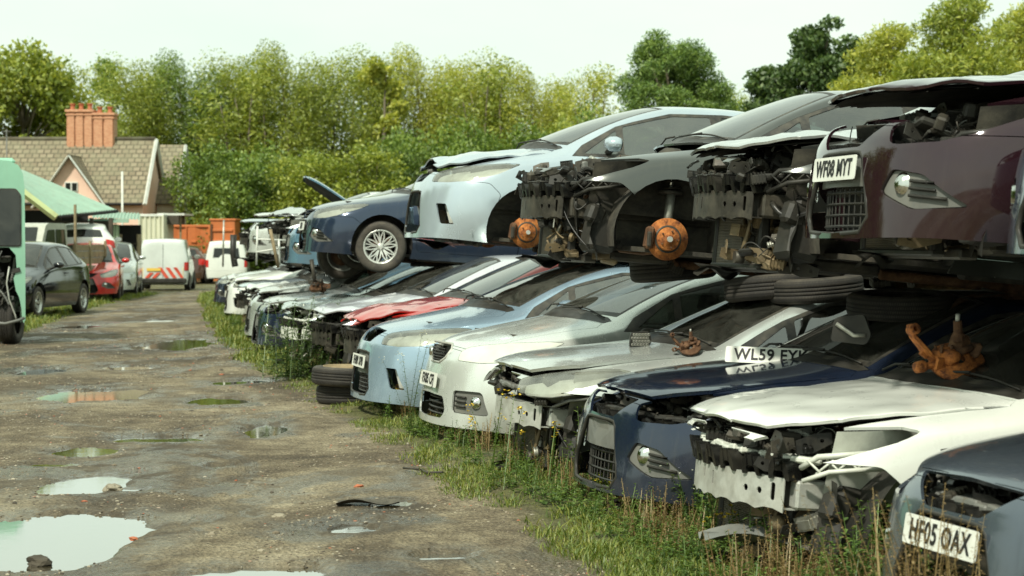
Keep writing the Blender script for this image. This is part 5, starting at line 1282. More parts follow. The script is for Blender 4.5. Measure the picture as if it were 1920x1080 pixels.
low('H', 'pale silver hatchback with stripped black front behind the red one', 566, 21.2, yaw=15, pitch=3, z=.0, col='lavender', front='stripped', lamps='none', seed=42, hood=1, hooddef=fold(.03, 12), wheels=(0, 0, 0, 1, 1), glassm='car_glass_sky', gk=dict(beam='dark_steel', dense=14), mirrors=(0, 0))
low('I', 'grey green hatchback with cracked white plastic across its open front', 508, 23.4, yaw=14, col='grey_green', front='stripped', lamps='none', seed=43, hood=2, hooddef=fold(.05, 17, corner=.05), wheels=(0, 0, 0, 1, 1), glassm='car_glass_sky', gk=dict(beam='white_plastic', carrier='white_plastic', apron='white_plastic', dense=14), mirrors=(0, 0))
low('J', 'grey hatchback with a navy bumper hanging low by the dark bush', 473, 25.8, yaw=13, col='steel_silver', bumpmat='paint_navy', front='nolamp', lamps='none', seed=44, hood=2, wheels=(0, 0, 0, 1, 1), glassm='car_glass_sky', gk=dict(dense=10), mirrors=(0, 0))
low('K', 'silver people carrier with bonnet ajar past the navy bumper', 459, 28.2, yaw=12, kind='mpv', style='cmax', col='silver', front='nolamp', lamps='none', seed=45, hood=3, wheels=(0, 0, 0, 1, 1), gk=dict(dense=10), mirrors=(0, 0))
low('L', 'dull white hatchback stripped at the front in the far half of the row', 444, 30.8, yaw=12, col='dull_white', front='stripped', lamps='none', seed=46, hood=2, hooddef=fold(.07, 21, lift=.05), wheels=(0, 0, 0, 1, 1), gk=dict(beam='steel_pale', carrier='white_plastic', dense=8), mirrors=(0, 0))
low('M', 'pale blue hatchback with long flat bonnet in the far half of the row', 430, 33.6, yaw=11, col='pale_blue', front='stripped', lamps='none', seed=47, hood=3, wheels=(0, 0, 0, 1, 1), gk=dict(dense=8), mirrors=(0, 0))
low('N', 'white people carrier with crushed nose, third from the far end', 420, 36.6, yaw=11, kind='mpv', style='cmax', col='white', front='nolamp', lamps='none', seed=48, hood=2, wheels=(0, 0, 0, 1, 1), gk=dict(dense=8), mirrors=(0, 0))
low('O', 'pale silver hatchback with missing bumper, second from the far end', 410, 39.8, yaw=10, col='pale_silver', front='stripped', lamps='none', seed=49, hood=2, hooddef=fold(.07, 25, lift=.05), wheels=(0, 0, 0, 1, 1), gk=dict(beam='white_plastic', carrier='white_plastic', dense=8), mirrors=(0, 0))
low('P', 'small dark blue hatchback with headlights at the far end of the row', 400, 43.0, yaw=10, col='navy', hoodmat='silver', lamps='lens', seed=50, wheels=(0, 0, 0, 1, 1), mirrors=(0, 0))
def up(key, label, px, d, z, **k):
    k.setdefault('pitch', 5.0); k.setdefault('yaw', 12); k.setdefault('group', UP); k.setdefault('upper', True); k.setdefault('wheels', (0, 0, 0, 1, 1))
    cars[key] = make_car(label, pos=W(px, d, z), **k); return cars[key]
up('U1', 'dark blue car corner just entering the right edge of the upper row', 1978, 7.0, 1.30, col='slate', lamps='none', front='nolamp', seed=60, mirrors=(0, 0))
up('U2', 'plum hatchback with raised bonnet and plate ending MYT in the upper row', 1560, 8.9, 1.36, col='plum', front='nolamp', lamps='none', plate='WF08 MYT', hood=8, hooddef=fold(.025, 8, corner=-.04), seed=61, glassm='car_glass', pitch=3, gk=dict(carrier='black_plastic'), mirrors=(0, 0))
up('U3', 'charcoal hatchback with torn off bumper beside the plum car', 1275, 10.8, 1.28, yaw=11, col='charcoal', hoodmat='steel_silver', front='stripped', lamps='none', hood=3, seed=62, hooddef=fold(.03, 14), gk=dict(beam='dark_steel', dense=55))  # silver bonnet: light reflected off the charcoal car is put into the paint
up('U4', 'charcoal hatchback with no bonnet and a big orange brake disc', 952, 13.2, 1.31, yaw=13, col='charcoal', front='stripped', lamps='none', hood=None, seed=63, hubs='rust', gk=dict(beam='dark_steel', dense=60))
up('U5', 'pale blue people carrier with gaping lower grille in the upper row', 766, 17.3, 1.37, yaw=13, kind='mpv', style='cmax', col='pale_blue', hood=4, lamps='lens', hooddef=fold(.035, 3, lift=.02), seed=64, hubs='rust', glassm='car_glass_sky', grille=False)
up('U6', 'dark navy hatchback standing on a silver alloy wheel in the upper row', 563, 24.0, 1.20, yaw=13, pitch=4, col='slate', lamps='lens', seed=65, wheels=(0, 1, 1, 1, 1), wstyle='mesh', plate='AU11', steer=R(-12))
up('U7', 'teal blue hatchback with its bonnet propped open behind the navy one', 533, 27.5, 1.02, yaw=12, col='teal_blue', lamps='none', front='nolamp', hood=42, seed=66, gk=dict(dense=8))
up('U8', 'silver hatchback with front torn away above the white stand', 490, 31.0, 1.10, yaw=11, col='steel_silver', lamps='none', front='stripped', hood=9, seed=67, hooddef=fold(.08, 31), gk=dict(dense=14, apron='aluminium', beam='aluminium'))
up('U9', 'pale silver hatchback standing on its wheels near the far end of the upper row', 462, 34.5, 1.12, yaw=11, col='pale_silver', lamps='none', front='nolamp', hood=8, seed=68, wheels=(0, 1, 1, 1, 1), gk=dict(dense=8))
up('U10', 'dark blue hatchback with lifted bonnet, farthest car of the upper row', 438, 38.5, 1.05, yaw=10, col='slate', hoodmat='pale_blue', lamps='none', front='stripped', hood=8, seed=69, gk=dict(dense=10, carrier='white_plastic'))
# ------------------------------------------------------------------ trees
leaf_mat('leaf_yellow', [(.15, (.13, .17, .02)), (.45, (.34, .38, .05)), (.75, (.56, .54, .08))], .45, scale=.35)
leaf_mat('leaf_mid', [(.15, (.09, .125, .015)), (.45, (.24, .30, .035)), (.8, (.44, .45, .06))], .4, scale=.3)
leaf_mat('leaf_green', [(.15, (.045, .09, .014)), (.45, (.13, .21, .028)), (.8, (.27, .35, .045))], .35, scale=.3)
leaf_mat('leaf_dark', [(.15, (.018, .042, .012)), (.45, (.05, .10, .022)), (.8, (.12, .18, .035))], .3, scale=.4)
leaf_mat('leaf_pine', [(.15, (.03, .065, .014)), (.45, (.10, .18, .03)), (.8, (.23, .31, .05))], .2, scale=.5)
simple('bark', (.16, .135, .09), .9, 0, .4, 5, .5); simple('bark_dark', (.06, .05, .035), .9, 0, .4, 5, .5)
def tree_meshes(seed, H, Wd, style, n, base=.12, leaf=.22):
    """returns (trunk mesh builder, leaf V, leaf F) in local coordinates, crown of lobes on limbs"""
    r = random.Random(seed); tb = MB(); lobes = []
    bk = 'bark'; nst = {'wood': 4, 'shrub': 5}.get(style, 1)
    for s in range(nst):
        bx = r.uniform(-.18, .18) * Wd if nst > 1 else 0; by = r.uniform(-.12, .12) * Wd if nst > 1 else 0
        tx = bx * 2.0 + r.uniform(-.08, .08) * Wd; ty = by * 1.6; h = H * r.uniform(.72, .93) if nst > 1 else H * .9
        pts = [Vector((bx + (tx - bx) * t + r.uniform(-.02, .02) * H * .5, by + (ty - by) * t, h * t - .1)) for t in [k / 7 for k in range(8)]]
        r0 = H * (.010 if nst > 1 else .02); tb.tube(pts, [r0 * (1 - .85 * t) for t in [k / 7 for k in range(8)]], 6, bk)
        nb = {'wood': 9, 'shrub': 7, 'pine': 1, 'round': 1, 'oak': 1, 'airy': 13, 'larch': 1}[style]
        dome = style in ('pine', 'oak', 'round', 'larch')
        for b in range(nb):
            t = base + (1 - base) * (b + r.uniform(.1, .9)) / nb; k = min(6, int(t * 7)); p = pts[k] + (pts[k + 1] - pts[k]) * (t * 7 - k); an = r.uniform(0, 6.28)
            prof = {'wood': .30 * (1 - abs(t - .65)) , 'shrub': .36 * (1 - .5 * t), 'pine': .50 * (1 - .75 * max(0, t - .35)) , 'round': .46 * math.sqrt(max(.05, 1 - (2 * t - 1.0) ** 2)), 'oak': .48 * math.sqrt(max(.08, 1 - (2 * t - .95) ** 2)), 'airy': .42 * (1 - .5 * t), 'larch': .52 * (1.02 - t)}[style]
            R_ = Wd * prof * 1.25 * r.uniform(.55, 1.1) / (1 if nst == 1 else 1.15); up = {'wood': .8, 'shrub': .6, 'pine': .15, 'larch': -.05, 'airy': .7}.get(style, .35)
            q = p + Vector((math.cos(an) * R_, math.sin(an) * R_, R_ * up * r.uniform(.6, 1.3))); c = (p + q) / 2 + Vector((0, 0, R_ * .12))
            tb.tube([p, c, q], [r0 * .45 * (1.1 - t), r0 * .3 * (1.1 - t), r0 * .1], 5, bk)
            m_ = {'pine': 3, 'larch': 4}.get(style, 3)
            for j in range(m_):
                u = .40 + .55 * j / m_; rr = Wd * {'wood': .15, 'shrub': .17, 'pine': .105, 'round': .155, 'oak': .135, 'airy': .10, 'larch': .11}[style] * r.uniform(.7, 1.25)
                cc = p + (q - p) * u + Vector((r.uniform(-.4, .4), r.uniform(-.4, .4), r.uniform(-.2, .4))) * rr * 1.3; lobes.append((cc, rr, (q - p).normalized()))
        if dome:
            lobes = []; cz = H * (.62 if style != 'larch' else .55); az = H - cz - Wd * .06; ph = [r.uniform(0, 6.28) for _ in range(4)]
            for b in range(115):
                d = Vector((r.gauss(0, 1), r.gauss(0, 1), r.gauss(0, 1) + (.35 if style != 'larch' else 0))).normalized(); k_ = r.uniform(.35, 1.0) ** .45
                an = math.atan2(d.y, d.x); wb = 1 + .13 * math.sin(3 * an + ph[0] + 2.5 * d.z) + .10 * math.sin(5 * an + ph[1] - 5 * d.z)
                fz = 1.0 if style != 'larch' else 1.15 - .55 * (d.z * k_ + 1) * .5
                rr = Wd * {'pine': .115, 'oak': .115, 'round': .115, 'larch': .12}[style] * r.uniform(.6, 1.25)
                c_ = Vector((d.x * Wd * .43 * wb * fz * k_, d.y * Wd * .43 * wb * fz * k_, cz + d.z * az * (.92 + .1 * math.sin(ph[2] + 4 * an)) * k_)); lobes.append((c_, rr, d))
                if b % 3 == 0:
                    k = min(6, int(clamp((c_.z - Wd * .2) / (H * .9), 0, .95) * 7)); tb.tube([pts[k], (pts[k] + c_) / 2 + Vector((0, 0, .15)), c_], [r0 * .35, r0 * .22, r0 * .06], 5, bk)
            continue
        lobes.append((pts[-1], Wd * .10, Vector((0, 0, 1))))
        if nst > 1 and style == 'wood': lobes.append((pts[-2], Wd * .12, Vector((0, 0, 1))))
    N = np.random.RandomState(seed); tot = sum(l[1] ** 2 for l in lobes); VV = []
    for c, rr, dr in lobes:
        k = max(6, int(n * rr * rr / tot)); d = N.normal(size=(k, 3)); d /= np.linalg.norm(d, axis=1)[:, None]; rad = rr * (.45 + .62 * N.rand(k)) ** 1.0
        sc = np.array([1.15, 1.15, .7 if style in ('pine', 'oak', 'larch') else 1.0]) if style != 'wood' else np.array([1.05, 1.05, 1.15])
        P = d * rad[:, None] * sc + np.array(c)
        L = leaf * (.55 + .9 * N.rand(k)); a = N.normal(size=(k, 3)) * (.8 if style != 'larch' else .6) + d * .5 + np.array([0, 0, -.25 if style in ('wood', 'airy') else .15]); a /= np.linalg.norm(a, axis=1)[:, None]
        b = np.cross(a, N.normal(size=(k, 3))); b /= np.linalg.norm(b, axis=1)[:, None]; w = {'pine': .22, 'wood': .34, 'airy': .45, 'larch': .3}.get(style, .55)
        A = a * L[:, None]; B = b * (L * w)[:, None] * .5
        VV.append(np.stack([P - A * .5, P + B + A * .05, P + A * .5, P - B + A * .05], 1))
    V = np.concatenate(VV).reshape(-1, 3); nq = len(V) // 4; F = np.arange(nq * 4).reshape(-1, 4)
    return tb, V, F
TREES = {}
def tree(name, label, px, d, top, wpx, style, mat, n=9000, seed=1, base=.12, leaf=.22, group='trees along the back of the yard', var=None, z0=None):
    s = F0 / d; z0 = gz(0, min(d, 75)) if z0 is None else z0; H = Zat(top, d) - z0; Wd = wpx / s
    key = (style, var) if var is not None else None
    e = empty(name, W(px, d, z0)); tag(e, label, 'bush' if style == 'shrub' else 'tree', group)
    if key and key in TREES:
        tm, lm, H0, W0 = TREES[key]
    else:
        tb, V, F = tree_meshes(seed, H, Wd, style, n, base, leaf); to = tb.build('trunk', 'bark', None); tm = to.data; bpy.data.objects.remove(to)
        lm = bpy.data.meshes.new('crown'); lm.from_pydata(V.tolist(), [], F.tolist()); lm.materials.append(M[mat]); H0, W0 = H, Wd
        if key: TREES[key] = (tm, lm, H, Wd)
    for nm, me in (('trunk', tm), ('crown', lm)):
        o = bpy.data.objects.new(nm, me); COL.objects.link(o); o.parent = e
        if nm == 'crown' and me.materials[0] != M[mat]: o.material_slots[0].link = 'OBJECT'; o.material_slots[0].material = M[mat]
    e.scale = (Wd / W0, Wd / W0, H / H0); e.rotation_euler = (0, 0, random.Random(seed).uniform(0, 6.28) if style not in ('pine',) else 0)
    return e
tree('maple_tree', 'big rounded bright green tree at the far left behind the cottage', 42, 100, 84, 270, 'round', 'leaf_mid', 24000, 11, .15, .26)
tree('ash_tree', 'airy green tree poking up behind the chimney stack', 215, 122, 92, 190, 'airy', 'leaf_green', 6000, 12, .3, .26)
tree('broadleaf_tree', 'tree rising just left of the brick chimneys', 128, 112, 112, 170, 'wood', 'leaf_mid', 9000, 13, .2, .22, var=0)
wood = [(268, 108, 128, 175, 'leaf_mid', 0), (335, 104, 118, 180, 'leaf_mid', 1), (400, 106, 116, 170, 'leaf_green', 2), (462, 102, 122, 180, 'leaf_mid', 0), (530, 106, 112, 185, 'leaf_mid', 1), (592, 103, 100, 180, 'leaf_mid', 2), (655, 107, 118, 180, 'leaf_green', 0),
        (770, 104, 112, 170, 'leaf_mid', 1), (838, 106, 106, 175, 'leaf_yellow', 2), (905, 102, 108, 165, 'leaf_mid', 0), (972, 106, 130, 160, 'leaf_yellow', 1), (1040, 103, 140, 150, 'leaf_yellow', 2), (1105, 100, 122, 130, 'leaf_yellow', 0), (1420, 108, 170, 150, 'leaf_mid', 1)]
place_words = ['first willow right of the chimneys, pale green', 'second willow right of the chimneys', 'darker willow above the cottage gable', 'willow left of the wood centre with thin stems', 'pale willow at the centre of the wood', 'tallest pale willow near the wood centre', 'deep green willow left of the airy tree',
               'willow standing over the navy upper car', 'yellowing willow over the open bonnet', 'pale willow above the light blue people carrier bonnet', 'yellow tree above the light blue windscreen', 'yellow tree left of the pine, full crown', 'thin yellow tree touching the pine', 'low green tree between the pine and the dark oak']
for i, (px, d, top, wp, mt, var) in enumerate(wood):
    tree('willow_tree', place_words[i], px, d, top, wp * 1.32, 'wood', mt, 46000, 30 + var, .06, .165, var=var)
tree('ash_tree', 'open crowned yellowish tree standing above the wood', 712, 99, 90, 135, 'airy', 'leaf_yellow', 3600, 15, .35, .30)
tree('pine_tree', 'tall dark pine with a flat layered crown', 1256, 76, 44, 232, 'pine', 'leaf_pine', 52000, 16, .14, .19)
tree('oak_tree', 'dark oak tree right of the pine', 1535, 78, 24, 255, 'oak', 'leaf_dark', 42000, 17, .12, .19)
for i, (px, d, top, wp, lb) in enumerate([(1668, 66, 2, 290, 'feathery yellow green larch beside the oak'), (1800, 60, -60, 330, 'tallest feathery yellow green larch above the plum car'), (1925, 64, -40, 300, 'yellow green larch at the right edge of the photo')]):
    tree('larch_tree', lb, px, d, top, wp, 'larch', 'leaf_yellow' if i != 1 else 'leaf_mid', 40000, 18, .06, .18, var=i % 2)
shr = [(385, 92, 262, 130, 'leaf_green'), (450, 90, 285, 150, 'leaf_green'), (520, 92, 270, 150, 'leaf_green'), (590, 90, 290, 160, 'leaf_mid'), (655, 88, 265, 175, 'leaf_mid'), (730, 92, 240, 150, 'leaf_green'), (800, 90, 250, 150, 'leaf_green'), (880, 92, 232, 150, 'leaf_green'), (960, 90, 225, 150, 'leaf_green'), (1040, 92, 215, 140, 'leaf_mid'), (1120, 90, 200, 140, 'leaf_green'), (1350, 84, 175, 150, 'leaf_green'), (1430, 86, 185, 120, 'leaf_mid'), (345, 99, 300, 90, 'leaf_green')]
sw = ['leafy shrub beside the cottage gable end', 'leafy shrub above the left orange container', 'green shrub behind the end of the upper row', 'paler shrub left of the open bonnet', 'fine leaved pale shrub right behind the open bonnet', 'shrub behind the navy upper car', 'shrub left of the light blue upper car', 'shrub behind the light blue upper bonnet', 'green shrub behind the light blue windscreen', 'pale shrub behind the light blue roof front', 'green shrub left of the pine foot', 'green shrub at the right foot of the pine', 'pale shrub left of the oak foot', 'small shrub touching the cottage']
for i, (px, d, top, wp, mt) in enumerate(shr):
    tree('shrub', sw[i], px, d, top, wp * 1.1, 'shrub', mt, 14000, 50 + i % 4, .05, .165, var=i % 4, group='shrubs in front of the wood')

for i, (x, y, H_, W_) in enumerate([(-15, 17, 9, 8), (-19, 24, 10, 9), (-23, 32, 9, 9), (-27, 42, 11, 10), (-31, 53, 10, 10), (-35, 66, 11, 10), (-40, 80, 11, 11)]):  # unseen trees, added so the car fronts mirror dark green
    tree('reflection_tree', 'unseen tree added left of the yard to darken reflections in the car paint', 960 + x / y * F0, y, HZ - (H_ - CH) / y * F0, W_ / y * F0, 'shrub', 'leaf_green', 9000, 50 + i % 4, .05, .20, var=i % 4, group='unseen trees added on the left for dark paint reflections')
# ------------------------------------------------------------------ cottage, sheds, containers
simple('pink_render', (.80, .55, .43), .9, 0, .12, 1.5, .2); simple('white_board', (.66, .68, .62), .6, 0, .1, 4, .1, .25); simple('cream_wall', (.55, .53, .42), .8, 0, .15, 2, .2)
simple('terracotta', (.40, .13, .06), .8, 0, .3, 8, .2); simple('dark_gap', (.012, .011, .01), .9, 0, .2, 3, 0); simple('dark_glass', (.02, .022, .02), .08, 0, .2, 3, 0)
t = NT('roof_tiles'); v = t.coord('Object'); br = t.n('ShaderNodeTexBrick'); t.l(t.coord('UV'), br.inputs[0]); br.inputs['Scale'].default_value = 1; br.inputs['Brick Width'].default_value = .34; br.inputs['Row Height'].default_value = .30; br.inputs['Mortar Size'].default_value = .035
br.inputs['Color1'].default_value = (.19, .155, .10, 1); br.inputs['Color2'].default_value = (.27, .225, .15, 1); br.inputs['Mortar'].default_value = (.09, .075, .05, 1)
t.set(col=t.mix(t.ramp(t.noise(v, 1.4, 6, .7), [(.42, 0.0), (.7, .55)]), br.outputs['Color'], (.24, .24, .15)), rough=.9); t.bump(br.outputs['Fac'], -.8, .04); M['roof_tiles'] = t.m
t = NT('chimney_brick'); br = t.n('ShaderNodeTexBrick'); v = t.coord('Object'); mp = t.n('ShaderNodeMapping'); mp.inputs['Rotation'].default_value = (R(90), 0, 0); t.l(v, mp.inputs[0]); t.l(mp.outputs[0], br.inputs[0]); br.inputs['Scale'].default_value = 4.4
br.inputs['Color1'].default_value = (.50, .22, .12, 1); br.inputs['Color2'].default_value = (.60, .31, .18, 1); br.inputs['Mortar'].default_value = (.42, .30, .2, 1); br.inputs['Mortar Size'].default_value = .012; t.set(col=br.outputs['Color'], rough=.9); M['chimney_brick'] = t.m
def corr(name, col, var=.2, axis=0, n=9.0, dirt=.4, rough=.55, metal=0.0):
    t = NT(name); v = t.coord('Object'); f = t.noise(v, 1.2, 6, .65)
    st = t.coord('Object', (3.0, 3.0, .35)); sf = t.noise(st, 2.0, 6, .7)
    c = t.ramp(f, [(.3, tuple(c * (1 - var) for c in col)), (.7, col)]); c = t.mix(t.math('MULTIPLY', t.ramp(sf, [(.48, 0.0), (.72, 1.0)]), dirt), c, (.22, .15, .08)); t.set(col=c, rough=rough, metal=metal); M[name] = t.m
corr('green_sheet', (.30, .45, .35), .25, dirt=.3); corr('pale_green_sheet', (.42, .52, .34), .2); corr('cream_sheet', (.66, .66, .50), .12, dirt=.35); corr('orange_sheet', (.60, .17, .045), .3, dirt=.25); corr('fascia_green', (.46, .52, .25), .2)
def wavy(m, a, b, c, n, amp, mat, prof='sine', sub=6, dd=None):
    """corrugated sheet: a->b across the waves, a->c along them"""
    a, b, c = Vector(a), Vector(b), Vector(c); nn = (b - a).cross(c - a).normalized(); N = n * sub
    D_ = Vector(dd) if dd is not None else c + (b - a)
    def f(u, v):
        w = math.sin(u * n * 2 * math.pi); w = clamp(w * 2.2, -1, 1) if prof == 'trap' else w; return (a * (1 - u) + b * u) * (1 - v) + (c * (1 - u) + D_ * u) * v + nn * amp * w
    m.grid(N, 2, f, mat, smooth=prof == 'sine'); return m
def quad_uv(name, a, b, c, d, mat, parent, thick=.06):
    a, b, c, d = map(Vector, (a, b, c, d)); n = (b - a).cross(d - a).normalized() * thick
    me = bpy.data.meshes.new(name); V = [a, b, c, d, a - n, b - n, c - n, d - n]; me.from_pydata([tuple(p) for p in V], [], [(0, 1, 2, 3), (7, 6, 5, 4), (1, 0, 4, 5), (2, 1, 5, 6), (3, 2, 6, 7), (0, 3, 7, 4)])
    uv = me.uv_layers.new(name='UVMap'); W_ = (b - a).normalized(); H_ = (d - a) - W_ * (d - a).dot(W_); H_.normalize()
    for l in me.loops: p = V[l.vertex_index] - a; uv.data[l.index].uv = (p.dot(W_), p.dot(H_))
    me.materials.append(M[mat]); o = bpy.data.objects.new(name, me); COL.objects.link(o); o.parent = parent; return o
h = empty('cottage', (-21, 92.7, -.33)); tag(h, 'pink rendered cottage with brown tiled roof and tall brick chimneys', 'house')
def hw(x, y, z): return (x + 21, y - 92.7, z + .33)
x0, x1, yf, yb, yr, ze, zr = -24.6, -17.3, 90.0, 95.4, 92.7, 3.45, 6.37
m = MB(); m.box(hw((x0 + x1) / 2, (yf + yb) / 2, 1.55), (x1 - x0 - .02, yb - yf - .3, 3.8), 'pink_render'); m.prism([(yf + .15, ze - .01), (yb - .15, ze - .01), (yr, zr - .12)], 0, x1 - x0 - .04, lambda u, v, d: hw(x0 + .02 + d, u, v), 'pink_render'); m.build('wall', 'pink_render', h, fixn=True)
rf = quad_uv('roof', hw(x0 - .2, yf - .25, ze - .22), hw(x1 + .12, yf - .25, ze - .22), hw(x1 + .12, yr, zr), hw(x0 - .2, yr, zr), 'roof_tiles', h); quad_uv('rear_roof', hw(x1 + .12, yb + .25, ze - .22), hw(x0 - .2, yb + .25, ze - .22), hw(x0 - .2, yr, zr - .002), hw(x1 + .12, yr, zr - .002), 'roof_tiles', h)
def bar(nm, a, b, w, hh, mat, par): m = MB(); m.tube([hw(*a), hw(*b)], [w, w], 4, mat, smooth=False, flat=hh / w); return m.build(nm, mat, par)
bar('bargeboard', (x1 + .15, yf - .3, ze - .30), (x1 + .15, yr, zr - .04), .10, .10, 'white_board', h); bar('bargeboard', (x1 + .15, yb + .3, ze - .30), (x1 + .15, yr, zr - .04), .10, .10, 'white_board', h)
m = MB(); m.tube([hw(x0 - .2, yr, zr + .0), hw(x1 + .12, yr, zr + .0)], .10, 8, 'roof_tiles'); m.build('ridge_tile', 'roof_tiles', h)
bar('gutter', (x0 - .2, yf - .30, ze - .28), (x1, yf - .30, ze - .28), .06, .06, 'dark_gap', h)
# side wing
w0, w1, wf, wb, wr_, wz = -17.28, -16.45, 93.4, 98.6, 96, 6.25
m = MB(); m.box(hw((w0 + w1) / 2, 96, 1.5), (w1 - w0, wb - wf - .2, 3.8), 'cream_wall'); m.prism([(wf + .1, 3.39), (wb - .1, 3.39), (wr_, wz - .1)], 0, w1 - w0 - .04, lambda u, v, d: hw(w0 + .02 + d, u, v), 'cream_wall'); m.build('wing_wall', 'cream_wall', h, fixn=True)
quad_uv('wing_roof', hw(w0 - .3, wf - .2, 3.25), hw(w1 + .12, wf - .2, 3.25), hw(w1 + .12, wr_, wz), hw(w0 - .3, wr_, wz), 'roof_tiles', h); bar('bargeboard', (w1 + .15, wb + .25, 3.1), (w1 + .15, wr_, wz - .04), .09, .1, 'white_board', h); bar('bargeboard', (w1 + .15, wf - .25, 3.1), (w1 + .15, wr_, wz - .04), .09, .1, 'white_board', h)
# front gable
gx = (133 - 960) / 40.1; gzt = 5.50; hwid = 1.62; gy = 89.75
m = MB(); m.prism([(gx - hwid, 3.2), (gx + hwid, 3.2), (gx, gzt - .1)], 0, .25, lambda u, v, d: hw(u, gy + d, v), 'pink_render'); m.box(hw(gx, gy + .12, 1.5), (2 * hwid - .5, .25, 3.6), 'pink_render'); m.build('gable_wall', 'pink_render', h, fixn=True)
for s in (-1, 1):
    a = hw(gx + s * (hwid + .15), gy - .25, 3.0); b = hw(gx, gy - .25, gzt); c = hw(gx, 92.2, gzt); d = hw(gx + s * (hwid + .15), 90.1, 3.0)
    quad_uv('gable_roof', *( (a, b, c, d) if s < 0 else (b, a, d, c)), 'roof_tiles', h, .07)
    bar('bargeboard', (gx + s * (hwid + .12), gy - .30, 2.98), (gx, gy - .30, gzt - .08), .12, .05, 'white_board', h)
wn = MB(); wn.box(hw((135 - 960) / 40.1, gy - .02, 3.98), (.62, .06, .46), 'white_board', bev=.01); wo = wn.build('window', 'white_board', h)
for sx in (-.15, .15): MBof('box', hw((135 - 960) / 40.1 + sx, gy - .06, 3.98), (.22, .02, .36), 'dark_glass').build('pane', 'dark_glass', wo)
# chimneys
for (pa, pb, ty, nm) in ((130, 179, 212, 3), (179.5, 218, 218, 2)):
    a, b = (pa - 960) / 38.8, (pb - 960) / 38.8; zt = Zat(ty, 92.8); m = MB(); cxm = (a + b) / 2
    m.box(hw(cxm, 92.8, (5.6 + zt) / 2), (b - a, .75 + .02 * nm, zt - 5.6), 'chimney_brick'); 
    for k in range(nm): m.box(hw(a + (k + .5) * (b - a) / nm, 92.38 - .0, (5.6 + zt) / 2), ((b - a) / nm - .10, .12, zt - 5.7), 'chimney_brick')
    m.box(hw(cxm, 92.75, zt + .06), (b - a + .12, .95 + .01 * nm, .13), 'chimney_brick', bev=.02); m.box(hw(cxm, 92.75, zt - .12), (b - a + .06, .90 + .01 * nm, .07), 'chimney_brick'); ch = m.build('chimney', 'chimney_brick', rf)
    for k in range(nm): MBof('lathe', [(.0, .14), (.10, .14), (.125, .16), (.13, .22), (.10, .24), (.12, .40), (.15, .42), (.15, .46), (.10, .46), (.10, .3)], 12, 'terracotta', Matrix.Translation(hw(a + (k + .5) * (b - a) / nm, 92.75, zt - .02))).build('chimney_pot', 'terracotta', rf)
m = MB(); m.tube([W(230, 86, -.3), W(230, 86, Zat(322, 86))], .05, 8, 'white_board'); tag(m.build('pole', 'white_board'), 'thin white pole standing in front of the cottage wall', 'pole')
m = MB(); m.tube([W(14, 89, 3), W(14, 89, Zat(243, 89))], .03, 6, 'grey_plastic'); m.tube([W(5, 89, Zat(247, 89)), W(24, 89, Zat(247, 89))], .02, 5, 'grey_plastic')
for k in range(5): m.tube([W(7 + k * 4, 88.7, Zat(247, 89)), W(7 + k * 4, 89.3, Zat(247, 89))], .012, 4, 'grey_plastic')
tag(m.build('roof_aerial', 'grey_plastic'), 'small television aerial at the left end of the cottage roof', 'aerial')
# green roofed shed
sh = empty('open_shed', W(110, 53, -.1)); tag(sh, 'open fronted shed with a large green sheet metal roof', 'shed'); o0 = sh.location
sv = lambda px, py, d: W(px, d, Zat(py, d)) - o0
P1, P2, P3, P4 = sv(107, 404, 50), sv(218, 393, 55), sv(-70, 268, 50), sv(-70, 272, 59)
m = MB(); wavy(m, P1, P2, P3, 22, .03, 'green_sheet', dd=P4); ro = m.build('roof', 'green_sheet', sh)
m = MB(); m.tube([P1 + Vector((0, -.06, -.06)), P3 + Vector((0, -.06, -.06))], .10, 4, 'fascia_green', smooth=False); m.build('fascia', 'fascia_green', sh)
m = MB(); m.tube([P1 + Vector((.03, 0, -.05)), P2 + Vector((.03, 0, -.05))], .05, 6, 'dark_gap'); m.build('gutter', 'dark_gap', sh)
m = MB(); q = sv(118, 415, 55.5); m.box((q.x + .5, q.y, 1.05), (1.9, .1, 2.25), 'bark_dark'); m.build('wall', 'bark_dark', sh)
m = MB(); q = sv(152, 425, 55.2); m.box((q.x, q.y - .03, 1.1), (.85, .06, 2.0), 'terracotta'); m.build('door', 'terracotta', sh)
m = MB(); q = sv(20, 430, 57); m.box((q.x, q.y, 1.2), (4.6, .1, 2.6), 'dark_gap'); m.build('rear_wall', 'dark_gap', sh)  # near-black wall: the shed's inner shade is put into its colour
for px in (112, 172, 208): q = sv(px, 420, 53); MBof('box', (q.x, q.y, 1.08), (.1, .1, 2.3), 'bark_dark').build('post', 'bark_dark', sh)
# lean-to
s2 = empty('lean_to_shed', W(205, 62, -.2)); tag(s2, 'small lean-to with green roof and pale green corrugated wall', 'shed'); o1 = s2.location; sv2 = lambda px, py, d: W(px, d, Zat(py, d)) - o1
m = MB(); wavy(m, sv2(172, 408, 60), sv2(262, 412, 60.5), sv2(178, 396, 63), 14, .025, 'green_sheet'); m.build('roof', 'green_sheet', s2)
m = MB(); a = sv2(174, 410, 60.6); b = sv2(224, 410, 60.6); a.z = 0; b.z = 0; wavy(m, a, b, a + Vector((0, 0, 2.2)), 9, .03, 'pale_green_sheet', 'trap', 8); m.build('wall', 'pale_green_sheet', s2)
m = MB(); m.box(sv2(197, 414, 60.3), (1.5, .06, .12), 'green_sheet'); m.build('fascia', 'green_sheet', s2)
m = MB(); q = sv2(243, 440, 62); m.box((q.x, q.y, 1.1), (.75, .1, 2.2), 'dark_gap'); m.build('rear_wall', 'dark_gap', s2)  # back wall coloured near black to carry the shade inside
sp = empty('parts_rack', W(243, 61.3, -.2)); tag(sp, 'dark rack crammed with car parts beside the cream container', 'rack')
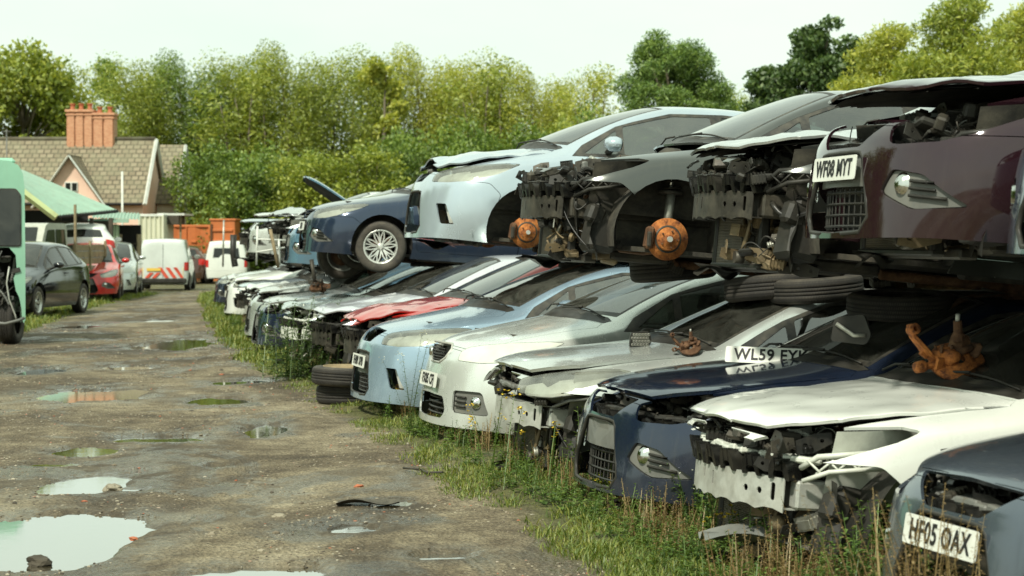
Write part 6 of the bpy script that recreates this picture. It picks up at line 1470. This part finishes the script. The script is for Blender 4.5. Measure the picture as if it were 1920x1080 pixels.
m = MB(); m.box((0, 0, .95), (.62, .5, .05), 'orange_sheet'); m.box((0, 0, 1.6), (.62, .5, .03), 'bark_dark')
for s in (-.3, .3): m.box((s, 0, .95), (.04, .5, 1.9), 'wood_board')
m.build('shelf', 'orange_sheet', sp); m = MB(); tangle(m, random.Random(4), (-.28, -.24, 1.0), (.28, .2, 1.55), 34, ['black_plastic', 'aluminium', 'engine_metal', 'grey_plastic'], .8); m.build('spare_part', 'engine_metal', sp)
def container(name, label, pa, pb, top, d, mat, depth=2.6, n=8, lip=None):
    a, b = W(pa, d), W(pb, d); zt = Zat(top, d); g = gz(0, d); e = empty(name, ((a.x + b.x) / 2, d, g)); tag(e, label, 'container'); hw2 = (b.x - a.x) / 2; H = zt - g
    m = MB(); wavy(m, (-hw2, 0, 0), (hw2, 0, 0), (-hw2, 0, H), n, .035, mat, 'trap', 8); wavy(m, (hw2, 0, 0), (hw2, depth, 0), (hw2, 0, H), 10, .035, mat, 'trap', 8); wavy(m, (-hw2, depth, 0), (-hw2, 0, 0), (-hw2, depth, H), 10, .035, mat, 'trap', 8); m.build('wall', mat, e)
    m = MB(); m.box((0, depth / 2, H), (2 * hw2 + .1, depth + .1, .12), lip or mat, bev=.02); m.build('roof', lip or mat, e)
    m = MB()
    for s in (-1, 1): m.box((s * hw2, -.02, H / 2), (.10, .12, H), mat, bev=.01)
    m.box((0, -.03, .08), (2 * hw2, .1, .14), mat); m.build('frame', mat, e); return e
container('storage_container', 'cream corrugated container with a white flat roof', 262, 306, 404, 84, 'cream_sheet', lip='white_board', n=5)
m = MB(); q = W(322, 85, Zat(402, 85)); m.box(q + Vector((0, 1, 0)), (1.2, 2.4, .09), 'white_board'); m.box(q + Vector((-.05, .6, -.25)), (.8, 1.6, .4), 'bark_dark')
for s in (-.4, .38): m.box((q.x + s, q.y + .1, q.z / 2 - .15), (.08, .08, q.z + .25), 'wood_board')
tag(m.build('canopy', 'white_board'), 'small white canopy between cream and orange containers', 'canopy')
c1 = container('storage_container', 'plain orange container behind the chevron van', 306, 393, 424, 89, 'orange_sheet', n=2)
MBof('box', (.0, -.05, 1.3), (.06, .06, 2.3), 'orange_sheet').build('door_bar', 'orange_sheet', c1); MBof('box', (.35, -.06, 1.75), (.25, .06, .12), 'orange_sheet', bev=.02).build('lock_box', 'orange_sheet', c1)
e = empty('skip', W(418, 86, -.33)); tag(e, 'taller ribbed orange container at the end of the car stack', 'container'); m = MB(); m.box((0, .8, 1.28), (1.1, 1.6, 2.9), 'orange_sheet', bev=.03)
for k in range(5): m.box((0, -.03, .35 + k * .48), (.9, .07, .13), 'orange_sheet', bev=.02)
m.box((-.5, .0, 1.28), (.08, .14, 2.55), 'rusted_brown'); m.build('wall', 'orange_sheet', e); MBof('box', (0, .8, 2.74), (1.2, 1.7, .09), 'orange_sheet', bev=.02).build('rim', 'orange_sheet', e)
f = empty('rail_fence', W(382, 83, -.33)); tag(f, 'white rail fence by the end of the lane', 'fence')
for k in range(3): MBof('box', (-.35 + k * .35, 0, .45), (.07, .07, .95), 'white_board').build('post', 'white_board', f)
for z in (.35, .78): MBof('box', (0, -.05, z), (1.0, .04, .08), 'white_board').build('rail', 'white_board', f)

# ------------------------------------------------------------------ vehicles on the left
def left_car(label, nose, yaw, **k):
    k.setdefault('wheels', (0, 1, 1, 1, 1)); k.setdefault('name', 'parked_car'); k.setdefault('group', None)
    return make_car(label, pos=nose, yaw=yaw, **k)
left_car('black hatchback with alloy wheels parked beside the green van', (-10.22, 36.7, 0), 83.8, col='black', wstyle='five', lamps='lens', seed=101, glassm='car_glass_dark', style='focus', mirrors=(1, 1))
left_car('bright red hatchback parked behind the flatbed truck', W(156, 48.8, -.05), 100, col='bright_red', wstyle='steel', lamps='lens', seed=102, glassm='car_glass_dark')
left_car('silver people carrier parked between the red car and the chevron van', W(196, 56.5, -.15), 98, kind='mpv', style='cmax', col='silver', lamps='clouded', seed=103, glassm='car_glass_dark', roll=0)
left_car('brown people carrier half hidden behind the chevron van', W(345, 84, -.33), -80, kind='mpv', style='cmax', col='rust_brown', seed=104, glassm='car_glass_dark')
vb = left_car('white panel van with red chevrons across its rear doors', Vector((-12.43, 70.1, -.25)), -84, kind='van', style='none', col='dull_white', wstyle='steel', lamps='clouded', seed=105, glassm='car_glass_dark', name='panel_van', cat='van')
simple('chevron_red', (.62, .07, .03), .5, 0, .2, 4, 0, .2); simple('chevron_yellow', (.70, .62, .42), .5, 0, .2, 4, 0, .2)
Lv = VAN['L'] / 2
def rearplate(nm, poly, mat, dx=.0, par=vb):
    m = MB(); bv = CUTS[('van', 'none')][1].bvh
    def fx(u, v): r = bv.ray_cast(Vector((8, abs(u), v)), Vector((-1, 0, 0))); return (r[0].x if r[0] is not None else 4.14)
    m.prism(poly, 0, .012, lambda u, v, d: (fx(u, v) + .004 + dx + d - Lv, u, v), mat); return m.build(nm, mat, par, fixn=True)
rearplate('reflective_panel', [(-.70, .46), (.70, .46), (.70, .82), (-.70, .82)], 'chevron_yellow')
for k in range(3): y = .60 - k * .26; rearplate('chevron', [(y, .46), (y + .13 if y + .13 < .7 else .7, .46), (y - .12, .82), (y - .25, .82)], 'chevron_red', .014)
for k in range(2): y = -.62 + k * .24; rearplate('chevron', [(y, .46), (y + .13, .46), (y + .30, .64), (y + .17, .64)], 'chevron_red', .014)
rearplate('door_seam', [(-.006, .46), (.006, .46), (.006, 1.62), (-.006, 1.62)], 'dark_gap', -.004); rearplate('rear_number_plate', [(-.55, .70), (-.08, .70), (-.08, .80), (-.55, .80)], 'plate_yellow', .028)
MBof('box', (4.14 - Lv + .03, 0, .36), (.12, 1.62, .16), 'black_plastic', bev=.03).build('bumper_bar', 'black_plastic', vb)
for s in (-1, 1): rearplate('rear_lamp', [(s * .72, .72), (s * .80, .72), (s * .80, .98), (s * .72, .98)], 'tail_red', .01)
left_car('white van parked behind the end of the lower row', W(432, 84, -.33), -84, kind='van', style='none', col='white', seed=106, name='panel_van', cat='van', glassm='car_glass_dark')
bv_ = bpy.data.objects['panel_van.001']; rearplate('rear_window', [(-.55, 1.10), (.55, 1.10), (.50, 1.50), (-.50, 1.50)], 'dark_glass', 0, bv_)
# flatbed truck
tr = empty('flatbed_truck', W(50, 46.5, 0)); tag(tr, 'dirty flatbed truck with crew cab and wooden board sides', 'truck'); tr.rotation_euler = (0, 0, R(88))
# local -X is forward (towards camera), lane side is -Y... rotated like the cars
simple('cab_paint', (.52, .54, .47), .4, 0, .2, 3, .1, .5); simple('bed_paint', (.25, .25, .18), .6, 0, .3, 3, .2, .6)
prof = [(-2.6, .55), (-2.62, 1.0), (-2.5, 1.12), (-1.75, 1.22), (-1.15, 1.86), (-.9, 1.93), (.62, 1.93), (.72, 1.8), (.75, .45), (-2.5, .45)]
m = MB(); m.prism(rounded(prof, .08, 3), -.82, .82, lambda u, v, d: (u, d * (1 - .05 * max(0, v - 1.1)), v), 'cab_paint'); m.build('cab', 'cab_paint', tr, fixn=True)
for s in (-1, 1):
    for (p, nm) in (([(-1.45, 1.22), (-1.0, 1.76), (-.42, 1.78), (-.42, 1.22)], 'side_window'), ([(-.30, 1.22), (-.30, 1.78), (.50, 1.78), (.56, 1.22)], 'side_window')):
        MBof('prism', rounded(p, .04, 2), 0, .02, lambda u, v, d: (u, s * (.815 + d) * (1 - .05 * max(0, v - 1.1)), v), 'dark_glass').build(nm, 'dark_glass', tr, fixn=True)
MBof('add', [(-1.72, -.68, 1.27), (-1.72, .68, 1.27), (-1.20, .62, 1.83), (-1.20, -.62, 1.83)], [(0, 1, 2, 3)], 'dark_glass').build('windscreen', 'dark_glass', tr)
for s in (-1, 1): MBof('box', (-2.60, s * .58, .85), (.08, .28, .18), 'lamp_lens_clouded', bev=.02).build('headlight', 'lamp_lens_clouded', tr)
m = MB(); m.box((2.35, 0, .82), (3.1, 1.84, .10), 'bed_paint', bev=.01); m.box((1.9, 0, .60), (3.6, .8, .16), 'dark_steel'); m.build('flatbed', 'bed_paint', tr)
for s in (-1, 1):
    m = MB()
    for k in range(3): m.box((2.35, s * .93, .99 + k * .17), (3.06, .04, .155), 'wood_board', bev=.006)
    m.build('side_board', 'wood_board', tr)
    for x in (.86, 2.3, 3.85): MBof('box', (x, s * .965, 1.12 + (.45 if x < 1 else 0)), (.09, .05, .75 + (.9 if x < 1 else 0)), 'wood_board').build('board_post', 'wood_board', tr)
    MBof('box', (3.0, s * .84, .62), (1.1, .10, .36), 'bed_paint', bev=.04).build('mudguard', 'bed_paint', tr)
for x in (-1.85, 2.75):
    for s in (-1, 1): wheel(tr, 'steel', (x, s * .78, .33), s, r=.33)
# white car on pallets behind the truck
pw = left_car('white hatchback with steep rear window raised behind the flatbed truck', W(150, 56.0, .50), -76, col='white', seed=107, glassm='car_glass_sky', wheels=(0, 0, 0, 0, 0))
e = empty('pallet_stack', W(163, 54.0, -.06)); tag(e, 'stack of wooden pallets under the raised white hatchback', 'pallets')
for k in range(4): MBof('box', (0, 0, .07 + k * .15), (1.5, 1.2, .10), 'wood_board', bev=.01).build('pallet', 'wood_board', e)
# green van
gv = empty('green_van', W(46, 28, 0)); tag(gv, 'dismantled pale green van cut off by the left edge', 'van'); o2 = gv.location.copy(); gv.rotation_euler = (0, 0, R(17))
gl_ = lambda px, py, d=28.0: W(px, d, Zat(py, d)) - o2
def gface(poly, d0, d1, nm, mat, par=gv, holes=(), D=28.0):
    m = MB(); cv = lambda u, v, d: (W(u, D)[0] - o2.x, D - o2.y + d, Zat(v, D)); m.prism(poly, d0, d1, cv, mat, holes); return m.build(nm, mat, par, fixn=True)
body = [(-420, 300)] + [(-30, 298), (20, 302), (36, 310), (44, 326), (47, 352), (47.5, 480), (47, 600), (46, 602), (44, 606), (41, 600), (40, 578), (36, 558), (30, 545), (26, 522), (32, 505), (30, 478), (18, 464), (-6, 464), (-30, 500), (-60, 560), (-420, 600)]
win = rounded([(-60, 356), (30, 356), (38, 366), (38, 460), (-60, 460)], 3, 2)
gface(body, 0, .10, 'side_panel', 'paint_green', holes=[])
gface(win, -.02, -.004, 'window', 'car_glass_dark'); gface(shrink(win, -2.5), -.012, -.002, 'window_seal', 'window_seal')
m = MB(); a = gl_(47, 300); prof2 = [(0, 0), (.0, 0)]
m.grid(8, 16, lambda u, v: (gl_(44, 300).x + .10 * math.sin(u * math.pi / 2) - .05, gl_(44, 300).y + .02 + 1.9 * (u * .98 + .0), .32 + (2.36 - .1 * (1 - math.cos(u * 3.14)) * .3) * v), 'paint_green'); m.build('rear_door', 'paint_green', gv)
m = MB(); m.box((gl_(-200, 300).x, gl_(0, 300).y + 1.0, gl_(0, 300).z - .02), (3.6, 1.85, .10), 'paint_green', bev=.05); m.build('roof', 'paint_green', gv)
m = MB(); m.box((gl_(-150, 300).x, gl_(0, 300).y + 1.2, 1.3), (3.0, 1.2, 1.6), 'dark_gap'); tangle(m, random.Random(8), tuple(gl_(-40, 600) + Vector((0, -.02, 0))), tuple(gl_(34, 470) + Vector((0, .3, 0))), 30, ['black_plastic', 'engine_metal', 'grey_plastic', 'hose'], 1.3); m.build('exposed_innards', 'engine_metal', gv)  # near-black block stands for the shade inside the van
wq = tyre_mb(.35, .24, .2).build('tyre', tyre_mat(), gv); wq.location = tuple(gl_(22, 592) + Vector((0, .32, 0)))[:2] + (.35,); wq.rotation_euler = (0, 0, R(72))
m = MB(); m.tube([gl_(-10, 604) + Vector((0, -.1, 0)), gl_(10, 606) + Vector((0, -.12, 0)), gl_(34, 600) + Vector((0, -.12, 0)), gl_(44, 596) + Vector((0, -.05, 0))], .025, 6, 'grey_plastic'); m.build('bumper_strip', 'grey_plastic', gv)
m = MB(); m.tube([gl_(18, 500) + Vector((0, -.04, 0)), gl_(13, 530) + Vector((0, -.06, 0)), gl_(17, 560) + Vector((0, -.06, 0)), gl_(28, 590) + Vector((0, -.06, 0)), gl_(31, 604) + Vector((0, -.06, 0))], .012, 5, 'steel_pale'); m.build('dangling_cable', 'steel_pale', gv)
def surf_hit(key, px, py, lift=0.0):
    """point where the sight line through (px, py) meets the outer shell of a car, so a loose part rests on it"""
    c = cars[key]; kd = 'mpv' if key in 'EFKN' else 'hatch'; sp, C = get_cut(kd, ('oval' if key == 'E' else 'cmax') if kd == 'mpv' else 'focus'); Mx = Matrix.Translation(c.location) @ c.rotation_euler.to_matrix().to_4x4() @ Matrix.Translation((-sp['L'] / 2, 0, 0)); Mi = Mx.inverted()
    o = Mi @ Vector((0, 0, CH)); d = (Mi.to_3x3() @ Vector(((px - 960) / F0, 1, (HZ - py) / F0))).normalized(); best = None
    for s in (1, -1):
        r = C.bvh.ray_cast(Vector((o.x, o.y * s, o.z)), Vector((d.x, d.y * s, d.z)))
        if r[0] is not None and (best is None or r[3] < best[1]): best = (Vector((r[0].x, r[0].y * s, r[0].z)), r[3])
    return (Mx @ best[0] if best else W(px, 10, 1)) + Vector((0, 0, lift))
# ------------------------------------------------------------------ loose things
def tyre_flat(label, loc, r=.315, w=.2, tilt=(0, 0), group='loose tyres', seed=0, rim=False):
    m = tyre_mb(r, w); o = m.build('tyre', tyre_mat(), None); rr = random.Random(seed)
    o.matrix_world = Matrix.Translation(loc) @ Euler((R(tilt[0]), R(tilt[1]), rr.uniform(0, 6))).to_matrix().to_4x4() @ Matrix.Rotation(R(90), 4, 'X')
    tag(o, label, 'tyre', group); return o
TG = 'loose tyres'
g_ = lambda px, d: W(px, d, gz(0, d))
tyre_flat('lower tyre of the pair lying in the grass by the pale blue people carrier', W(654, 18.1, .09), .31, .17)
e = empty('tyre_with_rim', W(646, 18.0, .175)); tag(e, 'upper tyre of the pair by the pale blue people carrier, rim showing', 'tyre', TG)
o = tyre_mb(.31, .17).build('tyre', tyre_mat(), e); o.matrix_local = Matrix.Translation((0, 0, .085)) @ Euler((R(2), R(3), 1)).to_matrix().to_4x4() @ Matrix.Rotation(R(90), 4, 'X')
MBof('lathe', [(0, .10), (.07, .11), (.10, .14), (.17, .13), (.20, .18), (.205, .19), (.19, .15), (.0, .06)], 26, 'wood_board').build('rim', 'rusted_brown', e)
for i, (px, py, d, w_, lb, tl) in enumerate([(1445, 540, 13.0, .16, 'left tyre of the pair on the roof of the silver hatchback', (2, -5)), (1530, 541, 12.8, .16, 'right tyre of the pair on the roof of the silver hatchback', (-2, -4)), (1262, 500, 13.9, .19, 'tyre lying flat on the silver people carrier roof under the orange disc', (2, -4)),
        (1110, 492, 18.0, .2, 'tyre under the light blue upper car', (3, -3)), (1690, 572, 11.2, .14, 'tyre on the roof of the navy lower hatchback', (0, -4))]):
    tyre_flat(lb, W(px, d, Zat(py, d)), .315, w_, tl, seed=i)
e = wheel(None, 'steel', W(640, 25.0, Zat(478, 25.0)), -1, 'spare_wheel'); tag(e, 'dark wheel hanging beneath the navy upper hatchback', 'wheel'); e.rotation_euler = (0, 0, R(18))
# rusty hub carrier on the white bonnet
def hub_assembly(label, loc, sc, rz, mat='rust'):
    e = empty('hub_carrier', loc, rz); tag(e, label, 'car part', 'rusty hub carriers dropped on the lower cars'); e.scale = (sc,) * 3
    Mx = Matrix.Translation((.09, -.05, .075)) @ Euler((R(34), R(-16), 0)).to_matrix().to_4x4()
    MBof('lathe', [(.05, .03), (.085, .03), (.09, .012), (.165, .012), (.167, .0), (.165, -.016), (.05, -.016), (.05, .03)], 36, mat, Mx).build('brake_disc', mat, e)
    m = MB(); m.tube([(-.13, -.03, .05), (-.05, -.03, .06), (.04, 0, .09)], [.026, .034, .05], 8, mat, flat=.7, smooth=False); m.lathe([(.02, .03), (.036, .03), (.036, -.03), (.02, -.03), (.02, .03)], 14, mat, Matrix.Translation((-.15, -.03, .05)) @ Matrix.Rotation(R(80), 4, 'X'))
    pts = [(-.03, 0, .08), (-.10, .01, .15), (-.17, .02, .23), (-.19, .03, .30)]; m.tube(pts, [.045, .05, .040, .030], 7, mat, flat=.5, smooth=False); m.lathe([(.016, .03), (.034, .03), (.034, -.03), (.016, -.03), (.016, .03)], 12, mat, Matrix.Translation((-.18, .0, .27)) @ Matrix.Rotation(R(75), 4, 'X'))
    m.box((.02, 0, .11), (.16, .12, .09), mat, rot=(0, -.2, .3), bev=.03); m.lathe([(0, .08), (.03, .08), (.035, .05), (.05, .04), (.055, -.02), (0, -.02)], 16, mat, Matrix.Translation((.03, -.06, .10)) @ Matrix.Rotation(R(80), 4, 'X')); [m.tube([(.02 + .05 * math.cos(a), .05 * math.sin(a) - .02, .13), (.02 + .055 * math.cos(a), .055 * math.sin(a) - .03, .175)], .009, 6, 'rusted_brown', smooth=False) for a in (0, 1.25, 2.5, 3.8, 5.0)]; m.box((-.10, .0, .13), (.05, .03, .05), mat, rot=(0, .6, 0)); m.box((-.02, -.07, .07), (.10, .02, .07), mat, rot=(.3, 0, .2)); m.build('hub_casting', mat, e)
    m = MB(); m.box((.15, .02, .17), (.12, .11, .14), 'rusted_brown', rot=(.1, .3, .2), bev=.03); m.tube([(.12, -.02, .20), (.115, -.025, .24), (.11, -.03, .245), (.10, -.04, .32)], [.040, .038, .028, .026], 10, 'rusted_brown', smooth=False); m.tube([(.10, -.04, .31), (.095, -.05, .36)], .014, 8, 'steel_pale'); m.tube([(.07, -.05, .12), (.19, -.06, .16)], .022, 10, 'rusted_brown')
    m.box((.20, -.02, .14), (.05, .16, .10), 'rusted_brown', rot=(0, .5, .3), bev=.02); m.build('brake_caliper', 'rusted_brown', e); return e
hub_assembly('large orange rusty hub with brake disc on the white bonnet', surf_hit('B', 1762, 706, .01), .80, R(20))
hub_assembly('small rusty brown hub at the windscreen of the silver hatchback', surf_hit('D', 1282, 664, .01), .42, R(10), 'rusted_brown')
m = MB(); m.box((0, 0, .05), (.05, .03, .05), 'black_plastic', bev=.01); m.prism(rounded([(-.12, .02), (.06, 0), (.09, .05), (.05, .16), (-.10, .14)], .02, 3), -.05, .05, lambda u, v, d: (u, d, v), 'black_plastic'); m.tube([(-.09, -.056, .11), (.0, -.058, .05), (.06, -.056, .05)], .012, 6, 'aluminium'); o = m.build('lamp_housing', 'black_plastic')
o.location = surf_hit('B', 1603, 694, .0); o.rotation_euler = (0, 0, R(-15)); tag(o, 'black plastic lamp housing lying at the back of the white bonnet', 'car part')
e = empty('mirror_housing', surf_hit('D', 1200, 652, .0), R(10)); tag(e, 'honeycomb backed mirror housing hanging by the silver hatchback pillar', 'car part')
m = MB(); m.prism(rounded([(-.07, 0), (.07, .01), (.08, .06), (.06, .11), (-.06, .10)], .02, 3), 0, .03, lambda u, v, d: (u, d, v), 'black_plastic'); m.build('shell', 'black_plastic', e)
m = MB()
for i in range(6):
    for k in range(4): m.lathe([(.006, 0), (.010, 0), (.010, .004), (.006, .004)], 6, 'aluminium', Matrix.Translation((-.05 + i * .02 + (k % 2) * .01, -.004, .02 + k * .022)) @ Matrix.Rotation(R(90), 4, 'X'))
m.build('backing', 'aluminium', e); MBof('tube', [(.02, 0, .0), (.05, -.03, -.03), (.03, -.05, -.07)], .008, 6, 'black_plastic').build('bracket', 'black_plastic', e)
# loose plate at the navy windscreen
e = empty('loose_number_plate', surf_hit('C', 1446, 678, .034), R(-62)); tag(e, 'loose number plate propped at the navy windscreen', 'number plate'); e.rotation_euler = Euler((R(2), R(38), R(90 - 10)))
pl = number_plate(e, 'WL59 EYK', (0, 0, 0)); pl.name = 'plate'
# ladder, props
e = empty('metal_stand', W(503, 29.6, Zat(497, 29.6)), R(8)); tag(e, 'white metal stand like a short ladder between the rows', 'stand')
for s in (-.18, .18): MBof('tube', [(s, 0, 0), (s * .9, .02, .50 + (.1 if s < 0 else -.1))], .018, 6, 'white_board').build('leg', 'white_board', e)
for s in (.5, -.5): MBof('tube', [(-.18, 0 + s * .02, .30 + s * .2), (.32, .02, .33 + s * .1)], .014, 6, 'white_board').build('rung', 'white_board', e)
o = MBof('tube', [W(522, 29.4, Zat(502, 29.4)), W(507, 29.4, Zat(430, 29.4))], .028, 6, 'wood_board').build('wooden_prop', 'wood_board'); tag(o, 'leaning wooden prop beside the white stand', 'post')
o = MBof('tube', [W(418, 44, Zat(500, 44)), W(420, 44, Zat(412, 44))], .022, 6, 'aluminium').build('thin_pole', 'aluminium'); tag(o, 'thin pole holding up the farthest upper bonnet', 'pole')
o = MBof('tube', [W(441, 40, Zat(500, 40)), W(437, 40, Zat(478, 40)), W(438, 40, Zat(440, 40))], [.07, .06, .07], 8, 'black_plastic').build('black_strut', 'black_plastic'); tag(o, 'black bent strut hanging under the farthest upper cars', 'car part')
m = MB(); m.box((0, 0, .04), (.16, .12, .10), 'rusted_brown', bev=.03); m.tube([(0, 0, .05), (-.03, 0, .25), (-.06, .02, .42)], [.03, .025, .03], 8, 'dark_steel'); m.tube([(0, 0, .05), (.10, 0, .12)], .03, 8, 'rusted_brown'); tangle(m, random.Random(3), (-.1, -.08, 0), (.12, .08, .14), 10, ['rusted_brown', 'dark_steel'])
o = m.build('suspension_part', 'rusted_brown'); o.location = W(592, 25.5, Zat(546, 25.5)); tag(o, 'rusted suspension leg lying on a grey bonnet', 'car part')
# hanging hub below the plum car
c2 = cars['U2']
q = Vector((HATCH['wb0'] - 2.17 - .02, -.60, .20))
m = MB(); X = Matrix.Translation(q) @ Matrix.Rotation(R(90), 4, 'X'); m.lathe([(0, .09), (.018, .09), (.02, .05), (.05, .045), (.052, .03), (.085, .02), (.09, -.02), (.05, -.04), (0, -.04)], 20, 'brass_part', X); m.tube([q + Vector((0, .04, 0)), q + Vector((-.05, .15, .12)), q + Vector((-.05, .2, .28))], [.03, .03, .05], 8, 'brass_part')
m.tube([q + Vector((.05, .02, -.03)), q + Vector((.22, .10, -.10)), q + Vector((.40, .12, -.25))], .018, 6, 'brass_part'); tangle(m, random.Random(2), tuple(q + Vector((-.15, -.02, -.08))), tuple(q + Vector((.25, .3, .14))), 12, ['brass_part', 'rusted_brown', 'dark_steel']); m.build('wheel_hub', 'brass_part', c2)
# chalk mark on the charcoal wing
c4 = cars['U4']; sp_, C_ = get_cut('hatch', 'focus')
def chalk(pts, par):
    m = MB(); P = []
    for (u, v) in pts:
        r = C_.bvh.ray_cast(Vector((u, 3, v)), Vector((0, -1, 0))); P.append((u - 2.17, -(r[0].y if r[0] is not None else .9) - .002, v))
    m.tube(P, .0028, 4, 'white_board'); m.build('chalk_mark', 'white_board', par)
chalk([(1.20 + .035 * math.cos(a), .79 + .035 * math.sin(a)) for a in [k * .35 for k in range(19)]], c4); chalk([(1.188, .772), (1.188, .808), (1.205, .806), (1.214, .79), (1.205, .774), (1.188, .772)], c4)
# single plants and ground litter
def plant(name, label, x, y, temp, mats, sc=1.0, cat='plant', n=1, rad=.1, seed=1):
    r = random.Random(seed); z = ground_z(x, y); xs = []
    for i in range(n):
        s = sc * r.uniform(.75, 1.15); xs.append((r.randrange(len(temp)), Matrix.Translation((r.uniform(-rad, rad), r.uniform(-rad, rad), 0)) @ Matrix.Rotation(r.uniform(0, 6.28), 4, 'Z') @ Matrix.Diagonal((s, s, s, 1))))
    o = merge_instances(name, temp, xs, mats, None); o.location = (x, y, z); tag(o, label, cat); return o
rp_ = random.Random(77)
bt = [weed_temp(rp_, .55, 9, 22, .055, .012, None, .12) for _ in range(3)]
p = G(548, 712); plant('bush', 'dark green feathery bush growing at the end of the stripped cars', p.x + .15, 21.2, bt, ['bush_leaf'], 1.5, 'bush', 8, .28)
wt_ = [weed_temp(rp_, .95, 3, 40, .035, .005, (8, .012), .03) for _ in range(2)]
plant('tall_weed', 'tall wispy weed in front of the pale blue bumper', (775 - 960) / F0 * 15.0, 15.0, wt_, ['bush_leaf', 'petal_white'], 1.0, 'weed', 2, .04)
plant('tall_weed', 'tall flowering weed in front of the silver bumper beam', (945 - 960) / F0 * 11.8, 11.8, [weed_temp(rp_, .6, 4, 26, .04, .008, (6, .018), .08)], ['weed_leaf', 'petal_yellow'], 1.0, 'weed', 2, .08)
plant('dry_weed', 'dry straw coloured weed in front of the OAX number plate', (1728 - 960) / F0 * 6.45, 6.45, [weed_temp(rp_, .66, 11, 46, .028, .005, None, .12) for _ in range(2)], ['dry_leaf'], .98, 'weed', 5, .11)
plant('dry_weed', 'dry brown weed beneath the white car radiator', (1440 - 960) / F0 * 8.2, 8.2, [weed_temp(rp_, .30, 8, 26, .024, .005, None, .12) for _ in range(2)], ['dry_leaf'], .9, 'weed', 5, .2)
def rock(label, px, py, s, mat='stone', z=.0, cat='stone'):
    b = bmesh.new(); bmesh.ops.create_icosphere(b, subdivisions=3, radius=s)
    for v in b.verts: n_ = 1 + .5 * noise.noise(v.co * 9 / s * .12 + Vector((px, 0, 0))) + .2 * noise.noise(v.co * 30 / s * .12); v.co = Vector((v.co.x * 1.2, v.co.y, v.co.z * .6)) * n_
    me = bpy.data.meshes.new('rock'); b.to_mesh(me); b.free(); me.materials.append(M[mat]); o = bpy.data.objects.new('rock', me); COL.objects.link(o); g = G(px, py); o.location = (g.x, g.y, z); tag(o, label, cat); return o
rock('dark rock standing in the large puddle', 70, 1055, .05, 'bark_dark', .0); rock('flat pale stone at the puddle edge', 210, 916, .05, 'stone', -.005); rock('pale flat stone right of the large puddle', 520, 970, .03, 'stone', 0)
rock('orange brick fragment by the muddy patch', 672, 913, .022, 'terracotta', .0, 'brick'); rock('orange brick fragment beside the large puddle', 248, 1012, .018, 'terracotta', .0, 'brick')
m = MB(); pts = [G(756, 884), G(775, 888), G(790, 886), G(800, 892), G(830, 895)]; m.tube([p + Vector((0, 0, .02 + .01 * math.sin(i * 2))) for i, p in enumerate(pts)], .008, 6, 'dark_steel'); tag(m.build('twisted_wire', 'dark_steel'), 'twisted dark wire lying at the grass edge', 'wire')
m = MB(); o_ = G(690, 945); m.grid(10, 4, lambda u, v: (o_.x - .18 + .36 * u, o_.y + .10 - .16 * v + .12 * (u - .5), .004 + .02 * math.sin(u * 6) * v + .012 * math.sin(v * 8)), 'rubber'); tag(m.build('rubber_scrap', 'rubber'), 'black strip of torn rubber pressed in the mud', 'scrap')
m = MB(); o_ = W(1440, 8.75, 0); m.grid(14, 8, lambda u, v: (o_.x - .30 + .95 * u, o_.y - .14 + .30 * v - .16 * u, ground_z(o_.x, o_.y) + .16 - .07 * u + .03 * math.sin(u * 4) + .03 * math.sin(v * 6 + u * 9)), 'grey_plastic'); tag(m.build('undertray', 'grey_plastic'), 'grey plastic undertray lying under the white hatchback nose', 'car part')
